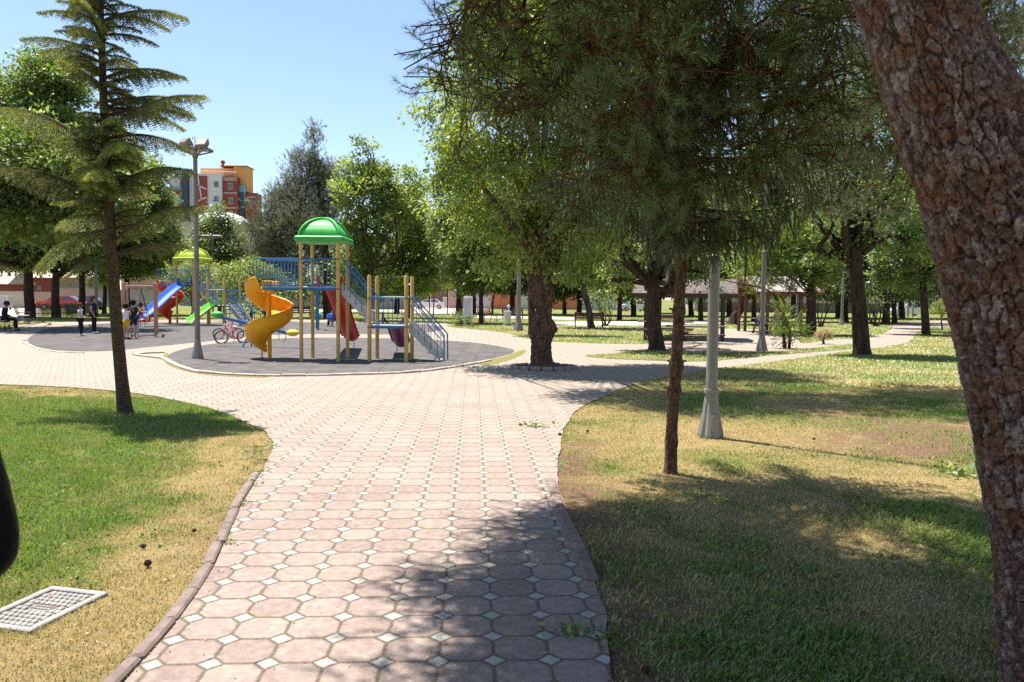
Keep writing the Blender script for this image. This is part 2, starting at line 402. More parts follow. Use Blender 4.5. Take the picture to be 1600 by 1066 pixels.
def grid_ground():
    xs = np.concatenate([np.linspace(-900, -60, 12)[:-1], np.linspace(-60, -12, 60)[:-1], np.linspace(-12, 14, 300)[:-1], np.linspace(14, 60, 60)[:-1], np.linspace(60, 900, 12)])
    ys = np.concatenate([np.linspace(-60, 1, 10)[:-1], np.linspace(1, 16, 190)[:-1], np.linspace(16, 60, 130)[:-1], np.linspace(60, 200, 40)[:-1], np.linspace(200, 2500, 14)])
    X, Y = np.meshgrid(xs, ys); Z = (fbm(X, Y, 1.3, 5) - .5) * 0.03
    pd = dist_poly(X, Y, pave_poly); ins = inside(X, Y, pave_poly)
    Z = np.where(ins | (pd < .25) | (Y > 14), -0.012, Z - 0.012) - 0.0
    Z = np.where(ins, -0.02, np.minimum(Z, 0.02))
    g, s = lawn_mask(X, Y)
    nx, ny = len(xs), len(ys); i = (np.arange(ny - 1)[:, None] * nx + np.arange(nx - 1)[None]).ravel()
    f = np.stack([i, i + 1, i + nx + 1, i + nx], 1)
    m, n, l, b = newmat('lawn_soil')
    a1 = n.new('ShaderNodeAttribute'); a1.attribute_name = 'tone'; a2 = n.new('ShaderNodeAttribute'); a2.attribute_name = 'soil'
    tc = n.new('ShaderNodeTexCoord')
    n1 = n.new('ShaderNodeTexNoise'); n1.inputs['Scale'].default_value = 26; n1.inputs['Detail'].default_value = 8; n1.inputs['Roughness'].default_value = .75
    n3 = n.new('ShaderNodeTexNoise'); n3.inputs['Scale'].default_value = 2.1; n3.inputs['Detail'].default_value = 7; n3.inputs['Roughness'].default_value = .7
    l.new(tc.outputs['Object'], n1.inputs[0]); l.new(tc.outputs['Object'], n3.inputs[0])
    ad = n.new('ShaderNodeMath'); ad.operation = 'MULTIPLY_ADD'; ad.inputs[1].default_value = 1.1; l.new(n1.outputs[0], ad.inputs[0])
    a_ = n.new('ShaderNodeMath'); a_.operation = 'MULTIPLY_ADD'; a_.inputs[1].default_value = 0.75; a_.inputs[2].default_value = -0.62; l.new(a1.outputs['Fac'], a_.inputs[0]); 
    b_ = n.new('ShaderNodeMath'); b_.operation = 'MULTIPLY_ADD'; b_.inputs[1].default_value = 0.5; l.new(n3.outputs[0], b_.inputs[0]); l.new(a_.outputs[0], b_.inputs[2]); l.new(b_.outputs[0], ad.inputs[2])
    r = ramp(n, [(0.15, (0.28, 0.205, 0.095)), (0.42, (0.21, 0.18, 0.065)), (0.62, (0.13, 0.165, 0.04)), (0.95, (0.08, 0.15, 0.028))]); l.new(ad.outputs[0], r.inputs[0])
    rs = ramp(n, [(0.3, (0.07, 0.038, 0.024)), (0.6, (0.20, 0.118, 0.078)), (0.8, (0.28, 0.19, 0.13))]); l.new(n1.outputs[0], rs.inputs[0])
    mx = n.new('ShaderNodeMix'); mx.data_type = 'RGBA'; l.new(r.outputs[0], mx.inputs[6]); l.new(rs.outputs[0], mx.inputs[7])
    sm = n.new('ShaderNodeMath'); sm.operation = 'MULTIPLY_ADD'; sm.inputs[1].default_value = 1.3; sm.inputs[2].default_value = -0.65; l.new(n1.outputs[0], sm.inputs[0])
    s2 = n.new('ShaderNodeMath'); s2.operation = 'ADD'; s2.use_clamp = True; l.new(sm.outputs[0], s2.inputs[0]); l.new(a2.outputs['Fac'], s2.inputs[1])
    l.new(s2.outputs[0], mx.inputs[0]); l.new(mx.outputs[2], b.inputs['Base Color']); b.inputs['Roughness'].default_value = 0.95; b.inputs['Specular IOR Level'].default_value = .1
    bp = n.new('ShaderNodeBump'); bp.inputs['Distance'].default_value = .03; bp.inputs['Strength'].default_value = .8; l.new(n1.outputs[0], bp.inputs['Height']); l.new(bp.outputs[0], b.inputs['Normal'])
    o = npmesh('ground', np.stack([X.ravel(), Y.ravel(), Z.ravel()], 1), f, m, tone=g.ravel(), smooth=True)
    at = o.data.attributes.new('soil', 'FLOAT', 'POINT'); at.data.foreach_set('value', s.ravel().astype(np.float32))
    return tag(o, kind='structure')
grid_ground()
# ---- paving of octagons and small white squares
PS = 0.254; PA = math.atan(60.0 / F); PO = U(758.3, 759.3)
def paver_mat():
    m, n, l, b = newmat('octagon_paving')
    tc = n.new('ShaderNodeTexCoord'); mp = n.new('ShaderNodeMapping'); mp.vector_type = 'TEXTURE'
    mp.inputs['Location'].default_value = (PO.x, PO.y, 0); mp.inputs['Rotation'].default_value = (0, 0, PA); mp.inputs['Scale'].default_value = (PS, PS, PS)
    l.new(tc.outputs['Object'], mp.inputs[0])
    wob = n.new('ShaderNodeTexNoise'); wob.inputs['Scale'].default_value = 2.2; wob.inputs['Detail'].default_value = 3
    l.new(mp.outputs[0], wob.inputs[0])
    wm = n.new('ShaderNodeVectorMath'); wm.operation = 'MULTIPLY_ADD'; wm.inputs[1].default_value = (.05, .05, 0); l.new(wob.outputs[1], wm.inputs[0]); l.new(mp.outputs[0], wm.inputs[2])
    sx = n.new('ShaderNodeSeparateXYZ'); l.new(wm.outputs[0], sx.inputs[0])
    def M(op, a, b_=None, c=None, cl=False):
        q = n.new('ShaderNodeMath'); q.operation = op; q.use_clamp = cl
        for i, x in enumerate((a, b_, c)):
            if x is None: continue
            if isinstance(x, (int, float)): q.inputs[i].default_value = x
            else: l.new(x, q.inputs[i])
        return q.outputs[0]
    u = sx.outputs[0]; v = sx.outputs[1]
    a = M('ABSOLUTE', M('SUBTRACT', M('FRACT', M('ADD', u, 0.5)), 0.5)); bb = M('ABSOLUTE', M('SUBTRACT', M('FRACT', M('ADD', v, 0.5)), 0.5))
    ssum = M('ADD', a, bb); dmask = M('LESS_THAN', ssum, 0.24)       # small square at every lattice corner
    e1 = M('MULTIPLY', M('ABSOLUTE', M('SUBTRACT', ssum, 0.24)), 0.707); e2 = M('MAXIMUM', M('MINIMUM', a, bb), M('MULTIPLY', dmask, 1.0))
    edge = M('MINIMUM', e1, e2)
    jn = n.new('ShaderNodeTexNoise'); jn.inputs['Scale'].default_value = 14; jn.inputs['Detail'].default_value = 6; jn.inputs['Roughness'].default_value = .7; l.new(mp.outputs[0], jn.inputs[0])
    ed = M('ADD', edge, M('MULTIPLY', M('SUBTRACT', jn.outputs[0], 0.5), 0.06))
    joint = n.new('ShaderNodeMapRange'); joint.inputs[1].default_value = 0.014; joint.inputs[2].default_value = 0.042; joint.interpolation_type = 'SMOOTHSTEP'; l.new(ed, joint.inputs[0])
    round_ = n.new('ShaderNodeMapRange'); round_.inputs[1].default_value = 0.0; round_.inputs[2].default_value = 0.07; round_.interpolation_type = 'SMOOTHSTEP'; l.new(ed, round_.inputs[0])
    cell = n.new('ShaderNodeCombineXYZ'); l.new(M('FLOOR', u), cell.inputs[0]); l.new(M('FLOOR', v), cell.inputs[1]); l.new(M('MULTIPLY', dmask, 7.3), cell.inputs[2])
    wn = n.new('ShaderNodeTexWhiteNoise'); l.new(cell.outputs[0], wn.inputs[0])
    big = n.new('ShaderNodeTexNoise'); big.inputs['Scale'].default_value = 0.28; big.inputs['Detail'].default_value = 5; l.new(mp.outputs[0], big.inputs[0])
    fine = n.new('ShaderNodeTexNoise'); fine.inputs['Scale'].default_value = 60; fine.inputs['Detail'].default_value = 6; fine.inputs['Roughness'].default_value = .8; l.new(mp.outputs[0], fine.inputs[0])
    mid = n.new('ShaderNodeTexNoise'); mid.inputs['Scale'].default_value = 4.5; mid.inputs['Detail'].default_value = 7; mid.inputs['Roughness'].default_value = .7; l.new(mp.outputs[0], mid.inputs[0])
    tone = M('ADD', M('ADD', M('MULTIPLY', wn.outputs[0], 0.11), M('MULTIPLY', big.outputs[0], 0.3)), M('ADD', M('MULTIPLY', fine.outputs[0], 0.62), M('MULTIPLY', mid.outputs[0], 0.62)))
    pr = ramp(n, [(0.30, (0.075, 0.05, 0.043)), (0.48, (0.15, 0.105, 0.09)), (0.66, (0.225, 0.167, 0.143)), (0.88, (0.32, 0.255, 0.215))])
    wr = ramp(n, [(0.35, (0.16, 0.15, 0.125)), (0.62, (0.31, 0.295, 0.255)), (0.9, (0.42, 0.40, 0.355))])
    tt = M('SUBTRACT', M('MULTIPLY', tone, 1.0), 0.10); l.new(tt, pr.inputs[0]); l.new(tt, wr.inputs[0])
    mx = n.new('ShaderNodeMix'); mx.data_type = 'RGBA'; l.new(dmask, mx.inputs[0]); l.new(pr.outputs[0], mx.inputs[6]); l.new(wr.outputs[0], mx.inputs[7])
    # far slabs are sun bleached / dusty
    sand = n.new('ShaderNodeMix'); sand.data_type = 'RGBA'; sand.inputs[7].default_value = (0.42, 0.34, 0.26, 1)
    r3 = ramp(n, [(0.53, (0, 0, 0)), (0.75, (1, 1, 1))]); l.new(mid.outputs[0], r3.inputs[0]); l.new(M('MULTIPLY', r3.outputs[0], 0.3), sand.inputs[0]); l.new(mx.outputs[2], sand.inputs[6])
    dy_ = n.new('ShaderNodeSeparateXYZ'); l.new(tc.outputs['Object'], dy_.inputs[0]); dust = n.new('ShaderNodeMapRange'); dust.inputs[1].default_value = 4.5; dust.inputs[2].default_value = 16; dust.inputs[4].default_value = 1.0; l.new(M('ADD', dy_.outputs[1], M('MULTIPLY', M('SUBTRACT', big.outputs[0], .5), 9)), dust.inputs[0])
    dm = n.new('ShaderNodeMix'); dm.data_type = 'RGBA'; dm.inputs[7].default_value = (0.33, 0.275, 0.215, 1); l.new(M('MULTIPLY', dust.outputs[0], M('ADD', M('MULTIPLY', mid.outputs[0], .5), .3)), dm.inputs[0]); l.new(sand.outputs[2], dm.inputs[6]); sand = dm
    jr = ramp(n, [(0.35, (0.06, 0.042, 0.032)), (0.5, (0.15, 0.11, 0.08)), (0.62, (0.10, 0.12, 0.04)), (0.7, (0.26, 0.2, 0.14))]); l.new(jn.outputs[0], jr.inputs[0])
    fin = n.new('ShaderNodeMix'); fin.data_type = 'RGBA'; l.new(joint.outputs[0], fin.inputs[0]); l.new(jr.outputs[0], fin.inputs[6]); l.new(sand.outputs[2], fin.inputs[7])
    l.new(fin.outputs[2], b.inputs['Base Color']); b.inputs['Roughness'].default_value = 0.85; b.inputs['Specular IOR Level'].default_value = .25
    h = M('ADD', M('MULTIPLY', round_.outputs[0], 0.7), M('MULTIPLY', fine.outputs[0], 0.16)); h2 = M('ADD', h, M('MULTIPLY', wn.outputs[0], 0.12))
    bp = n.new('ShaderNodeBump'); bp.inputs['Distance'].default_value = .012; bp.inputs['Strength'].default_value = .9; l.new(h2, bp.inputs['Height']); l.new(bp.outputs[0], b.inputs['Normal'])
    return m
pave_poly = ragged(pave_poly)
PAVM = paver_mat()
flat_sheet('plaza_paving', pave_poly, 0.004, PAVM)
gm = D.materials['lawn_soil']
def lawn_patch(name, poly, z, tone=0.6, soil=0.1):
    """small lawn sheet lying over the paving, gridded so it can carry its own tones"""
    xs = [p[0] for p in poly]; ys = [p[1] for p in poly]
    bm = bmesh.new(); vs = [bm.verts.new((p[0], p[1], z)) for p in poly]; bm.faces.new(vs); bmesh.ops.triangulate(bm, faces=bm.faces[:])
    for f in bm.faces:
        f.normal_update()
        if f.normal.z < 0: f.normal_flip()
    me = D.meshes.new(name); bm.to_mesh(me); bm.free(); me.materials.append(gm)
    for nm, v in (('tone', tone), ('soil', soil)):
        a = me.attributes.new(nm, 'FLOAT', 'POINT'); a.data.foreach_set('value', [v] * len(me.vertices))
    o = D.objects.new(name, me); COL.objects.link(o); return tag(o, kind='structure')
lawn_patch('lawn_strip', sliver_poly, 0.012)
SAND = pm('sandy_path', (0.46, 0.39, 0.32), (0.33, 0.27, 0.22), scale=1.4, rough=.95)
for i, fp in enumerate((FAR1, FAR2, FAR3, FAR4, FAR5)):
    flat_sheet('far_path', straight_poly(fp), 0.003, SAND if i != 1 else pm('pink_court', (0.46, 0.33, 0.27), (0.36, 0.25, 0.2), scale=.8, rough=.95))
def rubber_mat():
    m, n, l, b = newmat('rubber_tiles')
    tc = n.new('ShaderNodeTexCoord')
    br = n.new('ShaderNodeTexBrick'); br.offset = 0.0; br.inputs['Scale'].default_value = 1.0; br.inputs['Brick Width'].default_value = .5; br.inputs['Row Height'].default_value = .5; br.inputs['Mortar Size'].default_value = .008
    br.inputs['Color1'].default_value = (.10, .095, .093, 1); br.inputs['Color2'].default_value = (.078, .074, .073, 1); br.inputs['Mortar'].default_value = (.05, .045, .05, 1)
    l.new(tc.outputs['Object'], br.inputs[0])
    nz = n.new('ShaderNodeTexNoise'); nz.inputs['Scale'].default_value = 2.2; nz.inputs['Detail'].default_value = 9; nz.inputs['Roughness'].default_value = .75; l.new(tc.outputs['Object'], nz.inputs[0])
    r = ramp(n, [(0.3, (.62, .6, .6)), (0.72, (1.55, 1.48, 1.4))]); l.new(nz.outputs[0], r.inputs[0])
    mx = n.new('ShaderNodeMix'); mx.data_type = 'RGBA'; mx.blend_type = 'MULTIPLY'; mx.inputs[0].default_value = 1; l.new(br.outputs[0], mx.inputs[6]); l.new(r.outputs[0], mx.inputs[7])
    l.new(mx.outputs[2], b.inputs['Base Color']); b.inputs['Roughness'].default_value = .9; b.inputs['Specular IOR Level'].default_value = .2
    bp = n.new('ShaderNodeBump'); bp.inputs['Distance'].default_value = .02; bp.inputs['Strength'].default_value = .5; l.new(br.outputs[1], bp.inputs['Height']); bp.invert = True; l.new(bp.outputs[0], b.inputs['Normal'])
    return m
RUBM = rubber_mat()
flat_sheet('rubber_play_surface', rub1, 0.010, RUBM); flat_sheet('rubber_play_surface', rub2, 0.010, RUBM)
# kerbs
KERBM = pm('kerb_concrete', (0.22, 0.165, 0.14), (0.13, 0.095, 0.08), scale=7, rough=.9, bump=.4, dirt=(.12, .1, .07))
def kerb(name, pts, wd=0.1, ht=0.05, seg=0.6, side=1, m=None, gap=0.008, lab=None, seed=1, skip=0.0):
    """row of separate kerb stones along a line"""
    rnd = random.Random(seed); P = [Vector((p[0], p[1], 0)) for p in pts]; mb = MB(); acc = 0.0; i = 0
    # resample
    S = [P[0]]; need = seg
    for a, b in zip(P[:-1], P[1:]):
        d = (b - a).length; t = 0
        while t + need <= d + 1e-6:
            t += need; S.append(a + (b - a) * (t / d)); need = seg
        need -= (d - t)
    for a, b in zip(S[:-1], S[1:]):
        if rnd.random() < skip: continue
        d = (b - a).normalized(); nrm_ = Vector((-d.y, d.x, 0)) * side; j = rnd.uniform(-.006, .006)
        c = (a + b) / 2 + nrm_ * (wd / 2 + j); ang = math.atan2(d.y, d.x) + rnd.uniform(-.012, .012)
        mb.bbox((c.x, c.y, ht / 2 - 0.02 + rnd.uniform(-.006, .004)), ((b - a).length - gap, wd, ht + .04), .012, ang)
    o = mb.build(name, m or KERBM); return tag(o, kind='structure')
kerb('kerb', catmull([U(*p) for p in KERB_L], 4), .07, .028, .42, -1 * -1, seed=3)
kerb('kerb', catmull([U(*p) for p in [(868,752),(878,780),(896,818),(916,860),(934,905),(944,938)]], 4), .085, .02, .5, -1, seed=5)
KL = pm('pale_kerb', (0.42, 0.36, 0.3), (0.3, 0.25, 0.2), scale=5, rough=.9, bump=.3)
k1 = [p for p in smooth_poly([(258,552),(262,562),(300,579),(350,585),(420,588),(530,586.5),(640,582.5),(720,572),(780,560),(812,549)], 5)][:-10]
kerb('kerb', k1, .12, .05, .5, -1, KL, seed=8)
k2 = smooth_poly([(45,532),(50,540),(70,547),(110,551.5),(170,551),(235,545)], 5)[:-10]
kerb('kerb', k2, .1, .03, .5, -1, KL, seed=9)
lawn_patch('lawn_strip', smooth_poly([(255,557),(262,570),(300,583),(360,589),(420,589.5),(300,576),(272,566),(262,552)], 3), 0.007, .35, .3)
lawn_patch('lawn_strip', smooth_poly([(745,566),(790,557),(815,547),(822,550),(800,562),(760,571)], 3), 0.008, .45, .2)
# ---- grass blades near the camera
def grass(name, N, seed, xr, yr, cut, hmax, label):
    rng = np.random.default_rng(seed)
    Y = yr[0] + (yr[1] - yr[0]) * rng.random(N) ** cut; X = (rng.random(N) - .5) * 2 * (Y * .70 + .6)
    g, s = lawn_mask(X, Y)
    ins = inside(X, Y, pave_poly) | inside(X, Y, PLATE)
    clump = fbm(X, Y, 9, 21, 2)
    keep = (~ins) & (rng.random(N) > s * .93) & (rng.random(N) < .35 + 1.3 * np.clip(clump - .2, 0, 1))
    X = X[keep]; Y = Y[keep]; g = g[keep]; n = len(X)
    h = (0.010 + 0.022 * rng.random(n) ** 1.6) * (0.6 + .7 * g) * hmax
    a = rng.random(n) * 6.283; lean = rng.random(n) * .9 + .15
    d = np.stack([np.cos(a) * lean, np.sin(a) * lean, np.ones(n)], 1); d = nrm(d)
    wd = (0.0014 + .0014 * rng.random(n)) * (1 + Y * .16); sd2 = np.stack([-np.sin(a), np.cos(a), np.zeros(n)], 1) * wd[:, None]
    p = np.stack([X, Y, np.full(n, -.012)], 1); top = p + d * h[:, None] * 1.6; mid_ = p + nrm(d + np.array([0, 0, .6])) * h[:, None] * .9
    vs = np.stack([p - sd2, p + sd2, mid_ + sd2 * .8, top], 1).reshape(-1, 3); vs[3::4] = top; 
    fs = np.arange(n * 4).reshape(-1, 4)
    tn = np.repeat(np.clip(g * .8 + (rng.random(n) - .5) * .55, 0, 1), 4)
    o = npmesh(name, vs, fs, D.materials['grass_blades'], tone=tn); tag(o, label, 'grass', kind='stuff'); return o
PLATE = [U(48,988), U(167.4,926.5), U(79.4,916.4), U(79.4,916.4) + U(48,988) - U(167.4,926.5)]
def far_grass():
    rng = np.random.default_rng(8); N = 330000; u = rng.random(N); Y = 1 / (1 / 15.0 + (1 / 85.0 - 1 / 15.0) * u); X = (rng.random(N) - .5) * 2 * (Y * .72)
    g, s = lawn_mask(X, Y); bad = inside(X, Y, pave_poly) | inside(X, Y, rub1) | inside(X, Y, rub2)
    for q in (FAR1, FAR2, FAR3, FAR4, FAR5): bad |= inside(X, Y, straight_poly(q))
    keep = (~bad | inside(X, Y, sliver_poly)) & (rng.random(N) > s * .8); X, Y, g = X[keep], Y[keep], g[keep]; n = len(X); h = (.03 + .05 * rng.random(n)); a = rng.random(n) * 6.283
    p = np.stack([X, Y, np.zeros(n)], 1); d = nrm(np.stack([np.cos(a), np.sin(a), np.full(n, 1.1)], 1)) * h[:, None]; sd2 = np.stack([-np.sin(a), np.cos(a), np.zeros(n)], 1) * (.006 + .0009 * Y)[:, None]
    vs = np.stack([p - sd2, p + sd2, p + d], 1).reshape(-1, 3); o = npmesh('far_grass', vs, np.arange(n * 3).reshape(-1, 3), D.materials['grass_blades'], tone=np.repeat(np.clip(g * .75 + (rng.random(n) - .5) * .6, 0, 1), 3)); tag(o, 'patchy green and straw grass between the paths farther off', 'grass', kind='stuff')
leafmat('grass_blades', (0.47, 0.385, 0.18), (0.235, 0.25, 0.07), (0.145, 0.245, 0.045), trans=.3, gloss=.04)
far_grass()
grass('grass', 800000, 4, (-7, 8), (1.9, 15.5), 1.25, 1.0, 'short mixed green and straw coloured grass on the two lawns beside the paved path')
# ================================================================== TREES
LM_maple = leafmat('maple_leaves', (0.09, 0.14, 0.025), (0.20, 0.275, 0.05), (0.37, 0.42, 0.11), trans=.5, gloss=.05)
LM_mid   = leafmat('broad_leaves', (0.075, 0.12, 0.025), (0.155, 0.22, 0.048), (0.30, 0.36, 0.10), trans=.45, gloss=.05)
LM_dark  = leafmat('dark_leaves', (0.06, 0.095, 0.024), (0.125, 0.18, 0.045), (0.25, 0.31, 0.09), trans=.42, gloss=.06)
LM_bright= leafmat('bright_leaves', (0.085, 0.13, 0.025), (0.18, 0.245, 0.05), (0.32, 0.38, 0.10), trans=.45, gloss=.05)
LM_lime  = leafmat('lime_leaves', (0.13, 0.19, 0.03), (0.24, 0.31, 0.06), (0.38, 0.42, 0.12), trans=.4, gloss=.04)
NM_cedar = leafmat('cedar_needles', (0.085, 0.065, 0.022), (0.155, 0.18, 0.042), (0.35, 0.37, 0.09), trans=.3, gloss=.06)
NM_spruce= leafmat('spruce_needles', (0.07, 0.06, 0.02), (0.125, 0.165, 0.05), (0.32, 0.37, 0.15), trans=.15, gloss=.08)
NM_pine  = leafmat('pine_needles', (0.17, 0.08, 0.028), (0.095, 0.155, 0.042), (0.21, 0.29, 0.085), trans=.2, gloss=.06)
NM_pinel = leafmat('pine_needles_light', (0.2, 0.12, 0.05), (0.11, 0.155, 0.055), (0.24, 0.28, 0.11), trans=.25, gloss=.08)
NM_grey  = leafmat('grey_pine_needles', (0.085, 0.08, 0.04), (0.16, 0.165, 0.08), (0.29, 0.29, 0.16), trans=.2, gloss=.06)
BK_grey  = barkmat('grey_bark', (0.035, 0.022, 0.016), (0.105, 0.07, 0.05), (0.2, 0.145, 0.105))
BK_dark  = barkmat('dark_bark', (0.025, 0.015, 0.011), (0.065, 0.042, 0.03), (0.13, 0.09, 0.065))
BK_red   = barkmat('red_bark', (0.06, 0.028, 0.016), (0.17, 0.085, 0.05), (0.29, 0.17, 0.11), scale=30, stretch=.45, plates=.4)
BK_cedar = barkmat('cedar_bark', (0.04, 0.022, 0.014), (0.15, 0.088, 0.058), (0.29, 0.19, 0.13), scale=26, stretch=1.6, bump=1, plates=.5)
BK_limb  = barkmat('pine_limb_bark', (0.05, 0.022, 0.012), (0.16, 0.065, 0.032), (0.28, 0.13, 0.07), scale=20, stretch=1)
TW = pm('twig_bark', (0.13, 0.08, 0.05), (0.05, 0.03, 0.02), scale=8, rough=.9)

def trunk_np(pts, radii, n=18, rough=0.06, seed=0, m=8, flare=0.0):
    """knobbly tapered trunk along a curve -> verts, quads"""
    rng = np.random.default_rng(seed); k = len(pts)
    P = np.array([tuple(p) for p in catmull(pts, m)]); K = len(P)
    rr = np.interp(np.linspace(0, k - 1, K), np.arange(k), radii)
    T = nrm(np.gradient(P, axis=0)); u = nrm(np.cross(T, np.array([0.02, 1.0, 0.1]))); v = np.cross(T, u)
    a = np.arange(n) * 2 * np.pi / n; s = np.linspace(0, np.linalg.norm(np.diff(P, axis=0), axis=1).sum(), K)
    A, S = np.meshgrid(a, s); ph = rng.random(6) * 6.28
    h = 1 + rough * (np.sin(A * 3 + ph[0] + S * .9) + .7 * np.sin(A * 5 + ph[1] - S * 1.7) + .5 * np.sin(A * 2 + S * 3.1 + ph[2]) + .4 * np.sin(A*7 + S * 5 + ph[3])) / 1.6
    h += flare * np.exp(-S / .18) * (1 + .5 * np.sin(A * 4 + ph[4]))
    R = rr[:, None] * h
    vs = (P[:, None] + u[:, None] * (np.cos(A) * R)[..., None] + v[:, None] * (np.sin(A) * R)[..., None]).reshape(-1, 3)
    i = np.arange(K - 1)[:, None] * n; j = np.arange(n)[None]
    fs = np.stack([i + j, i + (j + 1) % n, i + n + (j + 1) % n, i + n + j], -1).reshape(-1, 4)
    return vs, fs, np.zeros(len(vs))
def limb_np(a, b, ra, rb, rng, sag=.12, n=7, bend=.12, m=4):
    a = np.array(a, float); b = np.array(b, float); L = np.linalg.norm(b - a)
    mid1 = a + (b - a) * .35 + rng.normal(size=3) * L * bend + np.array([0, 0, L * sag]); mid2 = a + (b - a) * .7 + rng.normal(size=3) * L * bend + np.array([0, 0, L * sag * .7])
    return trunk_np([a, mid1, mid2, b], [ra, ra * .7 + rb * .3, ra * .35 + rb * .65, rb], n=n, rough=.05, seed=int(rng.integers(1e6)), m=m), [a, mid1, mid2, b]
def lobes_world(lobes, Y, rng, dj=.35, dk=0.85):
    """(px,py,rx,ry[,dY]) -> centre and radii in metres; depth spread follows the width"""
    out = []
    for lb in lobes:
        px, py, rx, ry = lb[:4]; k = Y / F; dy = lb[4] if len(lb) > 4 else rng.normal() * dj * rx * k
        c = V(px, py, Y + dy); out.append((np.array(c), np.array([rx * k, rx * k * dk, ry * k])))
    return out
def scatter(lobes, dens, rng, shell=.45, gap=.0):
    C = []; Dn = []; T = []
    for c, r in lobes:
        vol = r[0] * r[1] * r[2] * 4.19; n = max(5, int(vol * dens))
        d = nrm(rng.normal(size=(n, 3))); q = (shell + (1 - shell) * rng.random(n) ** .6)[:, None] * (1 + .16 * rng.normal(size=(n, 1)))
        C.append(c + d * r * q); Dn.append(d); T.append(np.clip(.45 + .22 * rng.normal(size=n), 0, 1))
    return np.concatenate(C), np.concatenate(Dn), np.concatenate(T)
def dtree(name, label, base, lobes, Y=None, trunk_to=None, r0=.2, mat=None, bark=None, dens=5.0, per=60, cr=.38, ls=.13, wr=.5, droop=.25, seed=1, group=None,
          via=None, cat='tree', limbs=True, kind='leaf', shell=.45, zmin=1.6, flare=.35, stems=1, dk=.85, twf=.35):
    rng = np.random.default_rng(seed); B = U(*base)
    if kind == 'leaf' and cat == 'tree': dens *= 2.0; ls *= 1.12; wr = .6
    if kind == 'pine': dens *= 2.3
    if kind == 'feather': dens *= 1.6
    if Y is None: Y = B.y
    else: B = Vector((V(base[0], base[1], Y).x, Y, 0))
    root = thing(name, label, cat, B, group=group); off = tuple(B)
    LW = lobes_world(lobes, Y, rng, dk=dk)
    top = V(trunk_to[0], trunk_to[1], Y)
    pts = [B + Vector((0, 0, -.1)), B.lerp(top, .15)] + ([V(x, y, Y) for x, y in via] if via else [B.lerp(top, .5) + Vector((rng.normal() * .04, rng.normal() * .05, 0))]) + [top]
    parts = [trunk_np(pts, list(np.linspace(r0, r0 * .72, len(pts))), n=20, seed=seed, flare=flare)]
    segA = []; segB = []; nodes = []
    if limbs:
        for c, r in LW:
            s0 = np.array(top) + rng.normal(size=3) * r0 * .4 - np.array([0, 0, rng.random() * .3])
            if kind != 'leaf': s0 = np.array(B.lerp(top, rng.uniform(.55, 1)))
            lp, poly = limb_np(s0, c, r0 * (.42 if kind == 'leaf' else .16), r0 * (.13 if kind == 'leaf' else .05), rng)
            parts.append(lp); nodes += [poly[1], poly[2], poly[3], (poly[2] + poly[3]) / 2]
            for q in range(5):
                e = c + nrm(rng.normal(size=3)) * r * .75; st = poly[2] + (poly[3] - poly[2]) * rng.random()
                lp2, pl2 = limb_np(st, e, r0 * (.15 if kind == 'leaf' else .07), r0 * .03, rng, m=3, n=5); parts.append(lp2); nodes += [pl2[2], pl2[3]]
    C, Dn, T = scatter(LW, dens, rng, shell)
    if kind == 'leaf' and cat == 'tree':
        for c, r in LW:
            for _ in range(2):
                h = c + nrm(rng.normal(size=3)) * r * (.5 + .5 * rng.random()); q = (((C - h) / (r * rng.uniform(.28, .5))) ** 2).sum(1) > 1; C, Dn, T = C[q], Dn[q], T[q]
    C[:, 2] = np.maximum(C[:, 2], zmin + rng.random(len(C)) * .4)
    if nodes:
        NN = np.array(nodes); sel = rng.random(len(C)) < twf
        Cs = C[sel]; dd = ((Cs[:, None] - NN[None]) ** 2).sum(-1); near = NN[dd.argmin(1)]
        v, f, t = tubes(near, Cs, r0 * .035 + .004, .004, 4); parts.append((v, f, t))
    v, f, t = join_np(parts); npmesh('trunk', v, f, bark or BK_grey, root, smooth=True, off=off)
    if kind == 'leaf':
        v, f, t = leaves(C, Dn, T, per, cr, ls, wr, droop, rng)
    elif kind == 'pine':
        k = 9; A = np.repeat(C, k, 0) + rng.normal(size=(len(C) * k, 3)) * cr * .5
        d = nrm(np.repeat(Dn, k, 0) * .7 + rng.normal(size=A.shape) * .6 + np.array([0, 0, .75])); Bq = A + d * (.14 + .16 * rng.random((len(A), 1))) * (ls / .07) ** .6
        v, f, t = needles(A, Bq, per, ls, ls * .12, .85, rng, np.repeat(T, k), up=.15)
    elif kind == 'feather':
        k = 8; A = np.repeat(C, k, 0) + rng.normal(size=(len(C) * k, 3)) * cr * .5
        d = nrm(np.repeat(Dn, k, 0) + rng.normal(size=A.shape) * .4 + np.array([0, 0, .5])); Bq = A + d * .35
        v, f, t = needles(A, Bq, per, ls, .02, .45, rng, np.repeat(T, k))
    npmesh('crown', v, f, mat or LM_mid, root, tone=t, off=off)
    return root

